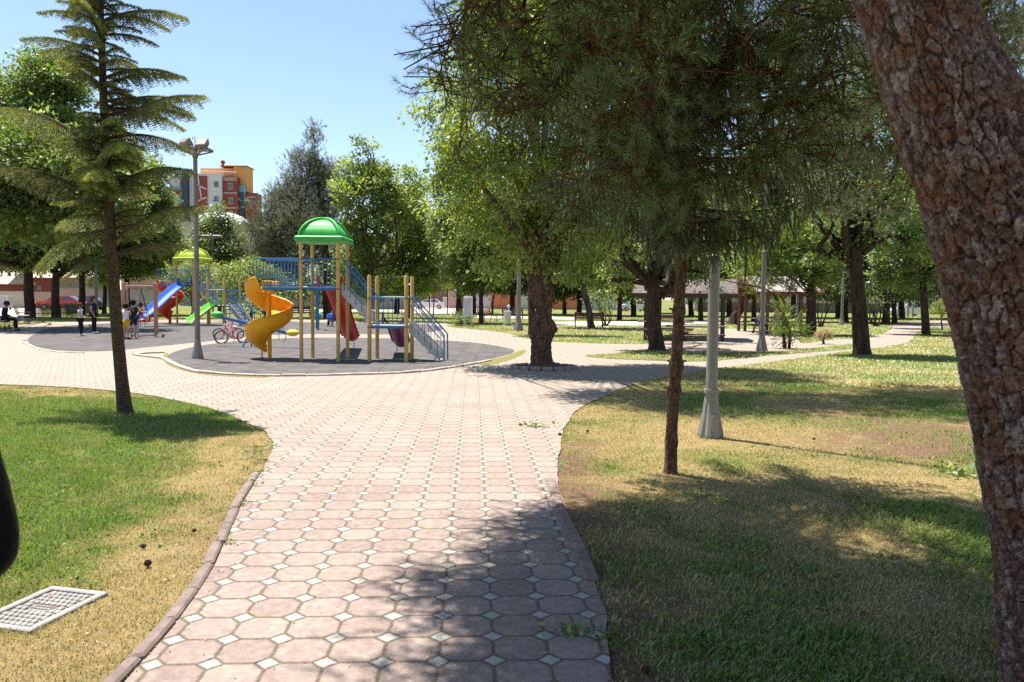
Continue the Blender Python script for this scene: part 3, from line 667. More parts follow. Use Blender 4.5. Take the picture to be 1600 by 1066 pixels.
# ---------------- young cedar on the left lawn
def cedar():
    rng = np.random.default_rng(11); B = U(197, 645); Y = B.y
    root = thing('cedar_tree', 'young cedar with tiers of drooping branches standing on the left lawn', 'tree', B); off = tuple(B)
    path = [B + Vector((0, 0, -.1)), V(190, 590, Y), V(180, 480, Y), V(172, 360, Y), V(166, 240, Y), V(160, 100, Y), V(157, -40, Y), V(155, -260, Y)]
    rr = [.094, .084, .078, .07, .058, .046, .03, .008]
    parts = [trunk_np(path, rr, n=22, rough=.07, seed=3, flare=.55)]
    P = np.array([tuple(p) for p in catmull(path, 12)])
    def at(py):
        zz = V(165, py, Y).z; i = int(np.argmin(abs(P[:, 2] - zz))); return P[i]
    br = []   # start, direction, length, rise
    big = [(205, 140, 320, 145, -.3), (255, 60, 0, 163, .3), (300, 210, 300, 262, -.5), (320, 90, -20, 257, -.3), (330, 0, 0, 0, 0), (130, 0, 275, 118, .2), (30, 0, 292, 25, -.2), (95, 0, 62, 78, .2),
           (40, 0, 60, 18, -.4), (385, 0, 318, 318, -.2), (405, 0, 300, 385, .4), (360, 0, 60, 420, .5), (400, 0, 100, 435, -.6), (300, 0, 120, 245, -1.1), (260, 0, 200, 225, -1.2), (350, 0, 95, 350, .9), (230, 0, 215, 245, -.9)]
    for (ay, _, tx, ty, dy) in big:
        if tx == 0 and ty == 0: continue
        a = at(ay); e = np.array(V(tx, ty, Y + dy)); br.append((a, e, .06))
    zz = 2.55
    while zz < 9.2:
        i = int(np.argmin(abs(P[:, 2] - zz))); a = P[i]; az = rng.random() * 6.283
        L = np.interp(zz, [2.4, 3.2, 5.0, 7.5, 9.3], [.75, 1.15, 1.0, .62, .15]) * (.45 + .75 * rng.random())
        e = a + np.array([math.cos(az) * L, math.sin(az) * L, L * rng.uniform(-.15, .32)])
        br.append((a, e, .05)); zz += .075
    zz = 2.7
    while zz < 9.3:
        i = int(np.argmin(abs(P[:, 2] - zz))); az = rng.random() * 6.283; L = np.interp(zz, [2.6, 6, 9.3], [.5, .48, .2]) * (.6 + .6 * rng.random())
        br.append((P[i], P[i] + np.array([math.cos(az) * L, math.sin(az) * L, L * rng.uniform(-.25, .25)]), .05)); zz += .045
    SA = []; SB = []; TN = []; LA = []; LB = []
    for a, e, sag in br:
        L = np.linalg.norm(e - a); h = nrm(np.array([e[0] - a[0], e[1] - a[1], 0.0])); side = np.array([-h[1], h[0], 0.0]); tone = np.clip(.5 + .2 * rng.normal(), .1, .95)
        K = max(6, int(L / .042)); ts = np.linspace(0, 1, K + 1)
        pts = a + (e - a) * ts[:, None] + np.array([0, 0, 1.0]) * (L * .09 * np.sin(np.pi * ts ** .9))[:, None] - np.array([0, 0, 1.0]) * (L * .10 * np.clip(ts - .72, 0, 1) ** 1.0)[:, None]
        LA += list(pts[:-1]); LB += list(pts[1:]); w_ = (.019 * L) * (1 - ts[:-1]) + .004
        parts.append(tubes(pts[:-1], pts[1:], w_, np.append(w_[1:], .003), 5))
        for i in range(2, K + 1):
            t = ts[i]
            for sgn in (-1, 1):
                ll = L * (.31 * (1 - t) ** .7 + .055) * (.7 + .5 * rng.random()) * min(1, t * 3.2)
                dr = nrm(h * .75 + side * sgn * .75 + np.array([0, 0, -.35 - .35 * rng.random()]))
                p0 = pts[i]; p1 = p0 + dr * ll * .55; p2 = p1 + nrm(dr + np.array([0, 0, -.8])) * ll * .45
                for q0, q1 in ((p0, p1), (p1, p2)):
                    SA.append(q0); SB.append(q1); TN.append(np.clip(tone * .6 + .55 * t - .12 + .12 * rng.normal(), 0, 1))  # brownish inside, yellower outside; sunlit tips and dark interior put into the tone
        SA.append(pts[-2]); SB.append(pts[-1]); TN.append(tone)
        if True:
            for i in range(K): SA.append(pts[i]); SB.append(pts[i+1]); TN.append(tone * .7)
    SA = np.array(SA); SB = np.array(SB); TN = np.array(TN)
    parts.append(tubes(SA, SB, .0035, .002, 3)) if False else None
    v, f, t = join_np([p for p in parts if p is not None]); npmesh('trunk', v, f, BK_cedar, root, smooth=True, off=off)
    v, f, t = needles(SA, SB, 600, .032, .0078, 1.15, rng, TN, up=.35, tv=.5, tuft=.028); npmesh('crown', v, f, NM_cedar, root, tone=t, off=off)
cedar()

# ---------------- burled maple at the end of the path
def burl_maple():
    rng = np.random.default_rng(21); B = U(848, 574); Y = B.y; k = Y / F
    root = thing('maple_tree', 'large leafy maple with thick burled trunk in a stone ring where the paths meet', 'tree', B); off = tuple(B)
    prof = [(848, 576, 26), (846, 566, 21), (845, 548, 18), (846, 534, 18.5), (847, 522, 20), (848, 512, 21.5), (847, 503, 19), (848, 492, 15), (850, 484, 14), (849, 474, 17), (848, 462, 20), (848, 445, 19), (848, 425, 17), (850, 408, 17)]
    pts = [V(x, y, Y) for x, y, r in prof]; rr = [r * k * .80 for _, _, r in prof]
    v, f, t = trunk_np(pts, rr, n=72, rough=.05, seed=5, m=14)
    # burls: bulging lumps with rough skin
    c0 = np.array([V(848, 0, Y).x, Y, 0]); d = v - c0
    for bx, by, br_, amt, dy in ((828, 520, .20, .13, -.1), (866, 514, .22, .12, -.1), (862, 500, .13, .07, -.2), (832, 508, .12, .08, -.2), (842, 470, .2, .07, -.25), (866, 460, .17, .08, -.1), (835, 548, .18, .05, -.2), (860, 548, .15, .05, -.2), (846, 524, .16, .06, -.3), (830, 462, .15, .06, 0)):
        c = np.array(V(bx, by, Y + dy)); q = np.linalg.norm(v - c, axis=1); rad_ = v - np.array([V(848, by, Y).x, Y, 0]); rad_[:, 2] = 0
        v = v + nrm(rad_) * (amt * .65 * np.exp(-(q / br_) ** 2))[:, None]
    ang = np.arctan2(v[:, 1] - Y, v[:, 0] - c0[0]); ns = fbm(ang * 3.2, v[:, 2] * 1.6, 3.5, 2, 4) - .5; n4 = fbm(ang * 6, v[:, 2] * 9, 2.0, 9, 3) - .5
    rad_ = v - np.array([c0[0], Y, 0]); rad_[:, 2] = 0; v = v + nrm(rad_) * (ns * .10 + n4 * .05)[:, None]
    parts = [(v, f, t)]; top = np.array(pts[-1]); nodes = []
    stems = [((842, 415), (822, 330), (838, 250), (835, 130), -.1, .17), ((850, 410), (845, 320), (852, 200), (860, 40), .3, .16), ((855, 412), (866, 340), (880, 260), (905, 130), .1, .13), ((862, 418), (890, 350), (925, 300), (960, 230), .5, .13),
             ((842, 412), (800, 350), (760, 300), (715, 240), -.5, .11), ((846, 410), (815, 300), (780, 200), (735, 120), .4, .11), ((852, 408), (848, 300), (820, 150), (800, -40), .8, .13), ((850, 410), (905, 330), (955, 200), (990, 60), .9, .12)]
    for a, b, c, d_, dy, r in stems:
        P4 = [V(*a, Y), V(*b, Y + dy * .5), V(*c, Y + dy), V(*d_, Y + dy * 1.5)]
        parts.append(trunk_np(P4, [r * 1.0, r * .8, r * .5, r * .2], n=12, seed=int(r * 1000) + a[0], m=6))
        nodes += [np.array(p) for p in catmull(P4, 4)][4:]
    lobes = [(720,250,55,50),(735,330,55,45),(745,390,40,35),(800,415,35,28),(780,350,60,50),(830,390,40,35),(870,425,35,22),(905,395,45,40),(900,330,60,55),(850,330,50,50),
             (715,165,50,40),(668,178,28,18),(760,200,70,60),(810,270,70,60),(780,120,80,70),(860,220,70,80),(930,250,75,70),(985,180,80,80),(860,110,80,80),(930,110,80,80),(1000,60,90,80),(840,20,90,70),(760,50,60,60),(920,20,90,70),(800,-60,90,70),(900,-80,110,80),(1000,-60,100,80),(880,50,80,50,-4),(950,90,70,50,-4.5),(830,-20,90,60,-4),(930,-40,90,60,-5),(1010,-180,80,50,-3.5),(1100,-160,80,50,-3.8),(1180,-180,70,50,-3.5),(940,-200,80,50,-4.5),(1000,0,80,60,-4),(960,350,55,45),(700,120,40,30),(1010,300,60,60)]  # topmost near lobes are out of view, added to shade the right lawn
    LW = lobes_world(lobes, Y, rng, dj=.55)
    C, Dn, T = scatter(LW, 11, rng, .5)
    keep = (C[:, 2] > 1.95) & ((abs(C[:, 0] - c0[0]) > .28) | (C[:, 2] > 2.3) | (C[:, 1] > Y)); C, Dn, T = C[keep], Dn[keep], T[keep]
    NN = np.array(nodes); sel = rng.random(len(C)) < .4; Cs = C[sel]; dd = ((Cs[:, None] - NN[None]) ** 2).sum(-1); near = NN[dd.argmin(1)]
    parts.append(tubes(near, Cs, .013, .004, 4))
    v, f, t = join_np(parts); npmesh('trunk', v, f, BK_red2, root, smooth=True, off=off)
    v, f, t = leaves(C, Dn, T, 70, .34, .105, .5, .75, rng); npmesh('crown', v, f, LM_maple, root, tone=t, off=off)
BK_red2 = barkmat('burled_bark', (0.055, 0.03, 0.02), (0.17, 0.095, 0.065), (0.33, 0.215, 0.16), scale=17, stretch=.35, bump=1)
burl_maple()
# tree ring of stones round it
def tree_ring():
    c = U(849, 576); root = thing('tree_ring', 'low ring of stone blocks round the base of the burled maple', 'kerb ring', c)
    mb = MB(); rnd = random.Random(4)
    for i in range(17):
        a = i / 17 * 6.283; r = .74
        mb.bbox((r * math.cos(a), r * .86 * math.sin(a), .035), (.235, .11, .11 + rnd.uniform(-.015, .015)), .025, a + math.pi / 2 + rnd.uniform(-.06, .06))
    mb.build('stone_block', pm('ring_stone', (0.34, 0.27, 0.23), (0.2, 0.15, 0.12), scale=6, rough=.95, bump=.5), root)
    s = MB(); s.lathe([(.72, .008), (.6, .03), (.3, .06), (.1, .08)], n=28); s.build('soil', pm('ring_soil', (0.14, 0.085, 0.055), (0.07, 0.045, 0.03), scale=14, rough=1, bump=.8), root, smooth=True)
tree_ring()

# ---------------- slim spruce on the right lawn
def spruce():
    rng = np.random.default_rng(31); B = U(1047, 738); Y = B.y
    root = thing('spruce_tree', 'slim reddish spruce trunk with dark drooping crown on the right lawn', 'tree', B); off = tuple(B)
    path = [B + Vector((0, 0, -.1)), V(1050, 660, Y), V(1057, 560, Y), V(1062, 470, Y), V(1069, 340, Y), V(1078, 150, Y), V(1085, -60, Y), V(1092, -330, Y), V(1095, -600, Y)]
    v, f, t = trunk_np(path, [.06, .054, .055, .052, .047, .04, .031, .02, .006], n=36, rough=.05, seed=9, flare=.5, m=12)
    P = np.array([tuple(p) for p in catmull(path, 12)])
    for zz, s_ in ((.78, .02), (1.02, .03), (1.55, .016), (2.05, .02), (1.33, .012), (.3, .012)):
        i = int(np.argmin(abs(P[:, 2] - zz))); q = np.abs(v[:, 2] - zz); rd = v - P[i]; rd[:, 2] = 0
        v = v + nrm(rd) * (s_ * np.exp(-(q / .035) ** 2))[:, None] * (.6 + .4 * np.sin(np.arctan2(rd[:, 1], rd[:, 0]) * 2 + zz * 9))[:, None]
    parts = [(v, f, t)]
    # stubs of cut branches
    for zz, az in ((.78, 3.3), (1.03, 2.7), (1.03, .3), (1.56, 2.9), (1.3, .2), (2.0, -.4), (1.8, 3.4)):
        i = int(np.argmin(abs(P[:, 2] - zz))); a = P[i]; parts.append(tubes([a], [a + np.array([math.cos(az) * .1, -.02, .03])], .014, .009, 7))
    br = []; zz = 2.3
    while zz < 6.6:
        i = int(np.argmin(abs(P[:, 2] - zz))); az = rng.random() * 6.283
        L = np.interp(zz, [2.2, 2.7, 4.5, 6.6], [1.05, 1.4, 1.2, .35]) * (.75 + .45 * rng.random())
        br.append((P[i], az, L)); zz += .075
    for tx, ty, ay, dy in ((1232, 325, 330, .15), (1180, 385, 350, -.3), (1245, 250, 240, .2), (905, 370, 300, -.1), (870, 330, 260, .2), (930, 250, 200, -.2), (1250, 170, 130, .1), (880, 230, 160, .2), (1130, 395, 345, -.5)):
        a = P[int(np.argmin(abs(P[:, 2] - V(1075, ay, Y).z)))]; e = np.array(V(tx, ty, Y + dy)); br.append((a, math.atan2(e[1] - a[1], e[0] - a[0]), np.linalg.norm(e - a)))
    SA = []; SB = []; TN = []
    for a, az, L in br:
        h = np.array([math.cos(az), math.sin(az), 0]); side = np.array([-h[1], h[0], 0]); K = max(6, int(L / .055)); ts = np.linspace(0, 1, K + 1); tone = np.clip(.45 + .2 * rng.normal(), .05, .9)
        pts = a + h * (L * ts)[:, None] + np.array([0, 0, 1.]) * (L * (-.22 * ts + .28 * (ts ** 2.2) - .05))[:, None]
        w_ = .016 * L * (1 - ts[:-1]) + .003; parts.append(tubes(pts[:-1], pts[1:], w_, np.append(w_[1:], .002), 5))
        for i in range(2, K + 1):
            t = ts[i]
            for sgn in (-1, 1):
                ll = L * (.34 * (1 - t) ** .6 + .06) * (.6 + .6 * rng.random()); dr = nrm(h * .55 + side * sgn * .75 + np.array([0, 0, -.3 - .5 * rng.random()]))
                p0 = pts[i]; p1 = p0 + dr * ll * .5; p2 = p1 + nrm(dr + np.array([0, 0, -1.1])) * ll * .5
                for q0, q1 in ((p0, p1), (p1, p2)): SA.append(q0); SB.append(q1); TN.append(np.clip(tone + .12 * rng.normal(), 0, 1))
                if rng.random() < .6:
                    q = p0 + (p1 - p0) * rng.random(); SA.append(q); SB.append(q + np.array([rng.normal() * .03, rng.normal() * .03, -.12 - .2 * rng.random()])); TN.append(tone * .8)
        for i in range(K): SA.append(pts[i]); SB.append(pts[i + 1]); TN.append(tone)
    SA = np.array(SA); SB = np.array(SB); TN = np.array(TN)
    parts.append(tubes(SA, SB, .002, .0015, 3)[0:3]) if False else None
    v, f, t = join_np([p for p in parts if p is not None]); npmesh('trunk', v, f, BK_red, root, smooth=True, off=off)
    v, f, t = needles(SA, SB, 900, .022, .0058, .8, rng, TN, tv=.4); npmesh('crown', v, f, NM_spruce, root, tone=t, off=off)
spruce()

# ---------------- big leaning pine on the right edge
def cellnoise(x, y, seed=0):
    """F1, F2-F1 and cell id of jittered cells"""
    xi = np.floor(x).astype(np.int64); yi = np.floor(y).astype(np.int64); f1 = np.full(x.shape, 9.); f2 = np.full(x.shape, 9.); cid = np.zeros(x.shape)
    for dx in (-1, 0, 1):
        for dy in (-1, 0, 1):
            a = xi + dx; b = yi + dy; k = (a * 374761393 + b * 668265263 + seed * 97) & 0xffffffff; k = ((k ^ (k >> 13)) * 1274126177) & 0xffffffff; k = k ^ (k >> 16)
            jx = (k & 0xffff) / 65535.; jy = ((k >> 8) & 0xffff) / 65535.; dd = np.hypot(a + jx - x, b + jy - y)
            m_ = dd < f1; f2 = np.where(m_, f1, np.minimum(f2, dd)); cid = np.where(m_, (k & 0xfff) / 4095., cid); f1 = np.where(m_, dd, f1)
    return f1, f2 - f1, cid
def pine_bark_mat():
    m, n, l, b = newmat('pine_plate_bark')
    at = n.new('ShaderNodeAttribute'); at.attribute_name = 'tone'; a2 = n.new('ShaderNodeAttribute'); a2.attribute_name = 'crack'
    tc = n.new('ShaderNodeTexCoord'); nz = n.new('ShaderNodeTexNoise'); nz.inputs['Scale'].default_value = 38; nz.inputs['Detail'].default_value = 9; nz.inputs['Roughness'].default_value = .75; l.new(tc.outputs['Object'], nz.inputs[0])
    big = n.new('ShaderNodeTexNoise'); big.inputs['Scale'].default_value = 8; big.inputs['Detail'].default_value = 5; l.new(tc.outputs['Object'], big.inputs[0])
    ad = n.new('ShaderNodeMath'); ad.operation = 'MULTIPLY_ADD'; ad.inputs[1].default_value = .9; l.new(nz.outputs[0], ad.inputs[0]); 
    a_ = n.new('ShaderNodeMath'); a_.operation = 'MULTIPLY_ADD'; a_.inputs[1].default_value = .6; a_.inputs[2].default_value = -.25; l.new(at.outputs['Fac'], a_.inputs[0]); l.new(a_.outputs[0], ad.inputs[2])
    r = ramp(n, [(0.22, (0.05, 0.026, 0.02)), (0.42, (0.13, 0.07, 0.056)), (0.56, (0.22, 0.145, 0.13)), (0.74, (0.40, 0.31, 0.29))]); l.new(ad.outputs[0], r.inputs[0])
    r_o = ramp(n, [(0.35, (0.10, 0.032, 0.015)), (0.7, (0.31, 0.115, 0.05))]); l.new(nz.outputs[0], r_o.inputs[0])
    rb = ramp(n, [(0.47, (0, 0, 0)), (0.58, (1, 1, 1))]); l.new(big.outputs[0], rb.inputs[0])
    mo = n.new('ShaderNodeMix'); mo.data_type = 'RGBA'; l.new(r.outputs[0], mo.inputs[6]); l.new(r_o.outputs[0], mo.inputs[7])
    mm = n.new('ShaderNodeMath'); mm.operation = 'MULTIPLY'; mm.inputs[1].default_value = .62; l.new(rb.outputs[0], mm.inputs[0]); l.new(mm.outputs[0], mo.inputs[0])
    mc = n.new('ShaderNodeMix'); mc.data_type = 'RGBA'; mc.inputs[7].default_value = (0.022, 0.010, 0.007, 1); l.new(mo.outputs[2], mc.inputs[6]); l.new(a2.outputs['Fac'], mc.inputs[0])
    l.new(mc.outputs[2], b.inputs['Base Color']); b.inputs['Roughness'].default_value = .85; b.inputs['Specular IOR Level'].default_value = .25
    bp = n.new('ShaderNodeBump'); bp.inputs['Strength'].default_value = .9; bp.inputs['Distance'].default_value = .012; l.new(nz.outputs[0], bp.inputs['Height']); l.new(bp.outputs[0], b.inputs['Normal'])
    return m
def pine_trunk(path, radii, n=300, dens=520, seed=4):
    P = np.array([tuple(p) for p in catmull(path, 60)]); L = np.concatenate([[0], np.cumsum(np.linalg.norm(np.diff(P, axis=0), axis=1))])
    K = int(L[-1] * dens / 2); s = np.linspace(0, L[-1], K); P = np.stack([np.interp(s, L, P[:, i]) for i in range(3)], 1)
    kn = np.linspace(0, L[-1], len(radii)); 
    # radii are tied to control points
    Lc = [0]; C = catmull(path, 60); acc = 0
    Lk = [L[min(i * 60, len(L) - 1)] for i in range(len(path))]; rr = np.interp(s, Lk, radii)
    T = nrm(np.gradient(P, axis=0)); u = nrm(np.cross(T, np.array([0., 1., 0.]))); v = np.cross(T, u)
    a = np.arange(n) * 2 * np.pi / n; A, S = np.meshgrid(a, s); R0 = rr[:, None]
    X = A / (2 * np.pi) * 46; Yy = S / .058
    wx = fbm(A * 2, S * 2, 2.2, 3, 3) - .5; wy = fbm(A * 2 + 5, S * 2, 2.2, 8, 3) - .5
    # wrap the pattern round the seam
    xw = X + wx * 2.2 * np.minimum(1, np.minimum(X, 46 - X)); yw = Yy + wy * 1.6
    f1, e, cid = cellnoise(xw, yw * .62, seed); g1, e2, c2 = cellnoise(xw * 2.6 + wy * 2, yw * 3.1 + wx * 2, seed + 5); g3, e3, c3 = cellnoise(xw * 6.1, yw * 7.3, seed + 7)
    plate = np.clip(e / .22, 0, 1) ** .6; plate2 = np.clip(e2 / .25, 0, 1)
    lump = fbm(A * 1.3, S, 2.5, 6, 3) - .5
    h = -.015 * (1 - plate) + .008 * cid - .006 * (1 - plate2) + .005 * c2 - .002 * (1 - np.clip(e3 / .3, 0, 1)) + .002 * c3 + lump * .03
    R = R0 + h
    vs = (P[:, None] + u[:, None] * (np.cos(A) * R)[..., None] + v[:, None] * (np.sin(A) * R)[..., None]).reshape(-1, 3)
    i = np.arange(K - 1)[:, None] * n; j = np.arange(n)[None]
    fs = np.stack([i + j, i + (j + 1) % n, i + n + (j + 1) % n, i + n + j], -1).reshape(-1, 4)
    crack = np.clip((1 - plate) * 1.1 + (1 - plate2) * .6 - .2, 0, 1)
    return vs, fs, (cid * .35 + c2 * .4 + c3 * .25).ravel(), crack.ravel()
def brushes(tips, dirs, rng, L=.12, per=14, nl=.07, nw=.0022):
    pass
def big_pine():
    rng = np.random.default_rng(41)
    B = Vector((2.32, 3.05, 0))
    root = thing('pine_tree', 'big leaning pine with plated reddish bark at the right edge, boughs overhanging the path', 'tree', B); off = tuple(B)
    Yt = 3.05
    def W(lx, rx, y, Y_): a = V(lx, y, Y_); b = V(rx, y, Y_); return (a + b) / 2, (b - a).length / 2
    rows = [(1572, 1790, 1130, 3.05), (1563, 1785, 1066, 3.05), (1545, 1765, 860, 3.05), (1515, 1735, 680, 3.05), (1490, 1720, 540, 3.05), (1462, 1690, 420, 3.05), (1430, 1655, 300, 3.06), (1400, 1605, 210, 3.08), (1365, 1545, 110, 3.12), (1330, 1495, 0, 3.17), (1285, 1440, -130, 3.25), (1215, 1350, -330, 3.4), (1120, 1225, -620, 3.7), (1050, 1120, -900, 4.0)]
    pts = []; rs = []
    for lx, rx, y, Y_ in rows:
        lx += 12; rx += 8
        c, r = W(lx, rx, y, Y_); pts.append(c); rs.append(r * .92)
    pts = [Vector((pts[0].x + .02, Yt, -.12))] + pts; rs = [rs[0] * 1.15] + rs
    v, f, tn, ck = pine_trunk(pts, rs)
    off_ = off
    tr = npmesh('trunk', v, f, pine_bark_mat(), root, tone=tn, smooth=True, off=off_)
    at = tr.data.attributes.new('crack', 'FLOAT', 'POINT'); at.data.foreach_set('value', ck.astype(np.float32))
    # second limb forking to the right
    p2 = [V(1590, 380, 3.2), V(1625, 290, 3.25), V(1660, 200, 3.3), V(1720, 60, 3.4), V(1820, -150, 3.6), V(1980, -500, 4.0)]
    v, f, tn, ck = pine_trunk(p2, [.16, .19, .17, .14, .11, .06], n=180, dens=300, seed=9)
    lb = npmesh('bough', v, f, tr.data.materials[0], root, tone=tn, smooth=True, off=off_)
    at = lb.data.attributes.new('crack', 'FLOAT', 'POINT'); at.data.foreach_set('value', ck.astype(np.float32))
    # hanging boughs: (px,py,Y) polylines
    H = lambda x, y, Y_: np.array(V(x, y, Y_))
    boughs = [
        ([(1150,-500,4.6),(1160,-150,5.0),(1157,0,5.2),(1153,70,5.3),(1140,105,5.3),(1105,145,5.4),(1112,190,5.4)], .022, 1),
        ([(1153,80,5.3),(1165,108,5.25),(1195,130,5.2),(1225,175,5.2),(1255,240,5.2)], .013, 1),
        ([(1080,-500,4.8),(1000,-200,5.2),(960,0,5.6),(930,60,5.7),(880,110,5.8),(858,160,5.8)], .018, 1),
        ([(1000,-600,4.8),(900,-250,5.0),(820,-60,5.2),(770,10,5.3),(720,50,5.4),(676,85,5.4)], .016, 1),
        ([(960,-600,4.8),(850,-260,5.4),(760,-80,5.9),(735,0,6.0),(712,50,6.1),(690,105,6.1),(696,140,6.1)], .016, 1),
        ([(1040,-500,5.0),(880,-150,5.5),(820,0,5.6),(800,60,5.7),(775,120,5.7),(790,170,5.7)], .016, 1),
        ([(1100,-400,4.5),(1020,-100,4.6),(1000,40,4.7),(1020,120,4.7),(1010,200,4.7)], .016, 1),
        ([(1250,-500,4.2),(1280,-200,4.6),(1300,-20,4.8),(1310,40,4.9),(1290,110,4.9),(1265,170,4.9)], .016, 1),
        ([(1200,-500,4.6),(1220,-100,5.6),(1240,30,5.8),(1230,90,5.9),(1210,150,6.0)], .016, 1),
        ([(1050,-500,4.4),(1060,-120,5.0),(1065,10,5.3),(1050,90,5.4),(1040,170,5.4),(1030,230,5.4)], .014, 1),
        ([(1000,-500,4.8),(930,-180,5.6),(900,-20,6.0),(880,60,6.2),(900,120,6.2)], .014, 1),
        ([(1080,150,5.3),(1090,220,5.3),(1080,260,5.35),(1085,300,5.4)], .008, 1),
        ([(1000,120,4.8),(960,200,4.9),(950,260,5.0)], .008, 1),
        ([(1105,145,5.35),(1050,190,5.4),(1000,240,5.4),(985,270,5.4)], .009, 1),
    ]
    top = [(-1.2,5.6,5.0),(-.7,6.5,5.0),(-.5,5.1,4.7),(.2,6.3,4.8),(.7,5.2,4.6),(2.6,5.4,4.8),(3.3,4.6,5.0),(1.2,4.2,4.9),(-.5,4.2,5.0),(.4,3.4,5.1),(2.2,3.6,5.3),(3.8,3.4,5.1),(1.3,2.4,5.4),(3.0,2.2,5.3),(4.4,4.9,5.2),(-.9,3.1,5.4),(4.9,2.9,5.4),(0,1.6,5.6),(2.2,1.1,5.6),(4.0,1.2,5.6),(3.4,6.2,5.4),(5.2,6.0,5.6),(-1.15,4.7,5.2),(-.2,7.0,5.2),(2.6,7.0,5.5),(4.2,6.6,5.6),(.6,4.6,5.3),(-.7,5.6,5.6),(3.9,2.3,5.4),(1.6,3.2,5.6),(-.4,2.3,5.6),(2.0,5.0,5.7),(3.0,3.4,5.8),(4.6,3.9,5.8),(1.0,3.6,5.9),(2.9,1.2,5.8),(5.4,4.8,5.8),(1.9,4.4,5.9),(-.3,4.5,5.0),(.1,4.7,5.5),(1.35,5.4,5.4),(-.1,3.9,5.3)]
    parts = []; TA = []; TB = []; TN = []; nodes = []
    def twigs(pl, r, n_tw, ext, tone, hang=.5):
        P = np.array(pl); 
        C = np.array([tuple(p) for p in catmull([Vector(q) for q in P], 5)]); K = len(C); w_ = np.linspace(r, r * .25, K)
        parts.append(tubes(C[:-1], C[1:], w_[:-1], w_[1:], 7))
        return C
    def sprays(c, n, spread, tone, hang):
        """a cluster of pine shoots round a point"""
        if left_of(c) or (left_of(c - np.array([.85, 0, 0])) and rng.random() < .42): return
        for _ in range(n):
            o = rng.normal(size=3) * spread; d = nrm(nrm(o) * .6 + rng.normal(size=3) * .5 + np.array([0, 0, -hang]))
            a = c + o * .5; L = .10 + .14 * rng.random(); m_ = a + d * L
            d2 = nrm(d + rng.normal(size=3) * .35 + np.array([0, 0, .15])); e = m_ + d2 * L * .7
            parts.append(tubes([c, a, m_], [a, m_, e], [.0045, .004, .003], [.004, .003, .002], 4))
            TA.append(m_ * .5 + a * .5); TB.append(m_); TN.append(tone + .1 * rng.normal()); TA.append(m_); TB.append(e); TN.append(tone + .1 * rng.normal())
    def left_of(p):
        q = CR.T @ (np.array(p) - np.array([0, 0, CAM_H])); return 800 + F * q[0] / -q[2] < 668 + rng.normal() * 12 and 533 - F * q[1] / -q[2] > -60
    for pl, r, _ in boughs:
        C = twigs([H(*p) for p in pl], r, 0, 0, 0)
        # only along the lower half
        for p in C[int(len(C) * .3):]:
            sprays(p, 4, .15, rng.uniform(.3, .85), .35)
            e = p + rng.normal(size=3) * np.array([.26, .26, .16]); parts.append(tubes([p], [e], r * .3 + .002, .004, 5)); sprays(e, 4, .14, rng.uniform(.3, .85), .35)
    # loose screens of shoots in the visible frame
    vis = [(690,60,35,40,5.8),(740,90,50,60,5.6),(800,130,40,50,5.7),(720,140,28,30,5.8),(960,40,50,40,5.2),(1040,80,70,70,5.1),(940,150,50,40,5.4),(1020,200,60,50,5.2),(1100,60,60,60,5.3),(1190,60,60,60,5.5),(1260,60,60,60,5.2),(1290,150,50,60,5.4),(1200,180,55,50,5.5),(1110,230,60,45,5.4),(1030,270,50,35,5.3),(1250,110,50,50,5.8),(750,10,50,30,5.6),(1310,40,30,50,5.0),(1170,270,50,40,5.5),(1120,110,60,40,5.6)]
    for px, py, rx, ry, Y_ in vis:
        c = H(px, py, Y_); k = Y_ / F; n = int(rx * ry * k * k * 14) + 2
        st = c + np.array([0, 0, ry * k]); 
        for _ in range(n):
            p = c + rng.normal(size=3) * np.array([rx * k, .35, ry * k]) * .55; sprays(p, 6, .15, rng.uniform(.28, .85), .3)
            if rng.random() < .5: parts.append(tubes([p], [p + np.array([rng.normal() * .12, rng.normal() * .12, .25])], .004, .006, 4))
    # roof of the crown above the frame
    hub = np.array(pts[-3])
    for x, y, z in top:
        c = np.array([x, y, z + .4]); lp, _ = limb_np(hub + rng.normal(size=3) * .2, c, .05, .02, rng, sag=.05); parts.append(lp)
        for _ in range(25 if x < .8 else 33):
            p = c + nrm(rng.normal(size=3)) * rng.random() ** .5 * np.array([.75, .65, .3]); parts.append(tubes([c], [p], .012, .006, 5))
            for _ in range(7 if x < .8 else 9): q = p + rng.normal(size=3) * np.array([.13, .13, .08]); sprays(q, 6, .15, rng.uniform(.28, .85), .1); parts.append(tubes([p], [q], .006, .004, 4))
    v, f, t = join_np(parts); npmesh('branches', v, f, BK_limb, root, off=off)
    v, f, t = needles(np.array(TA), np.array(TB), 270, .07, .0042, .75, rng, np.clip(np.array(TN), 0, 1), tv=.45)
    print('big pine needles', len(f)); npmesh('crown', v, f, NM_pine, root, tone=t, off=off)
big_pine()

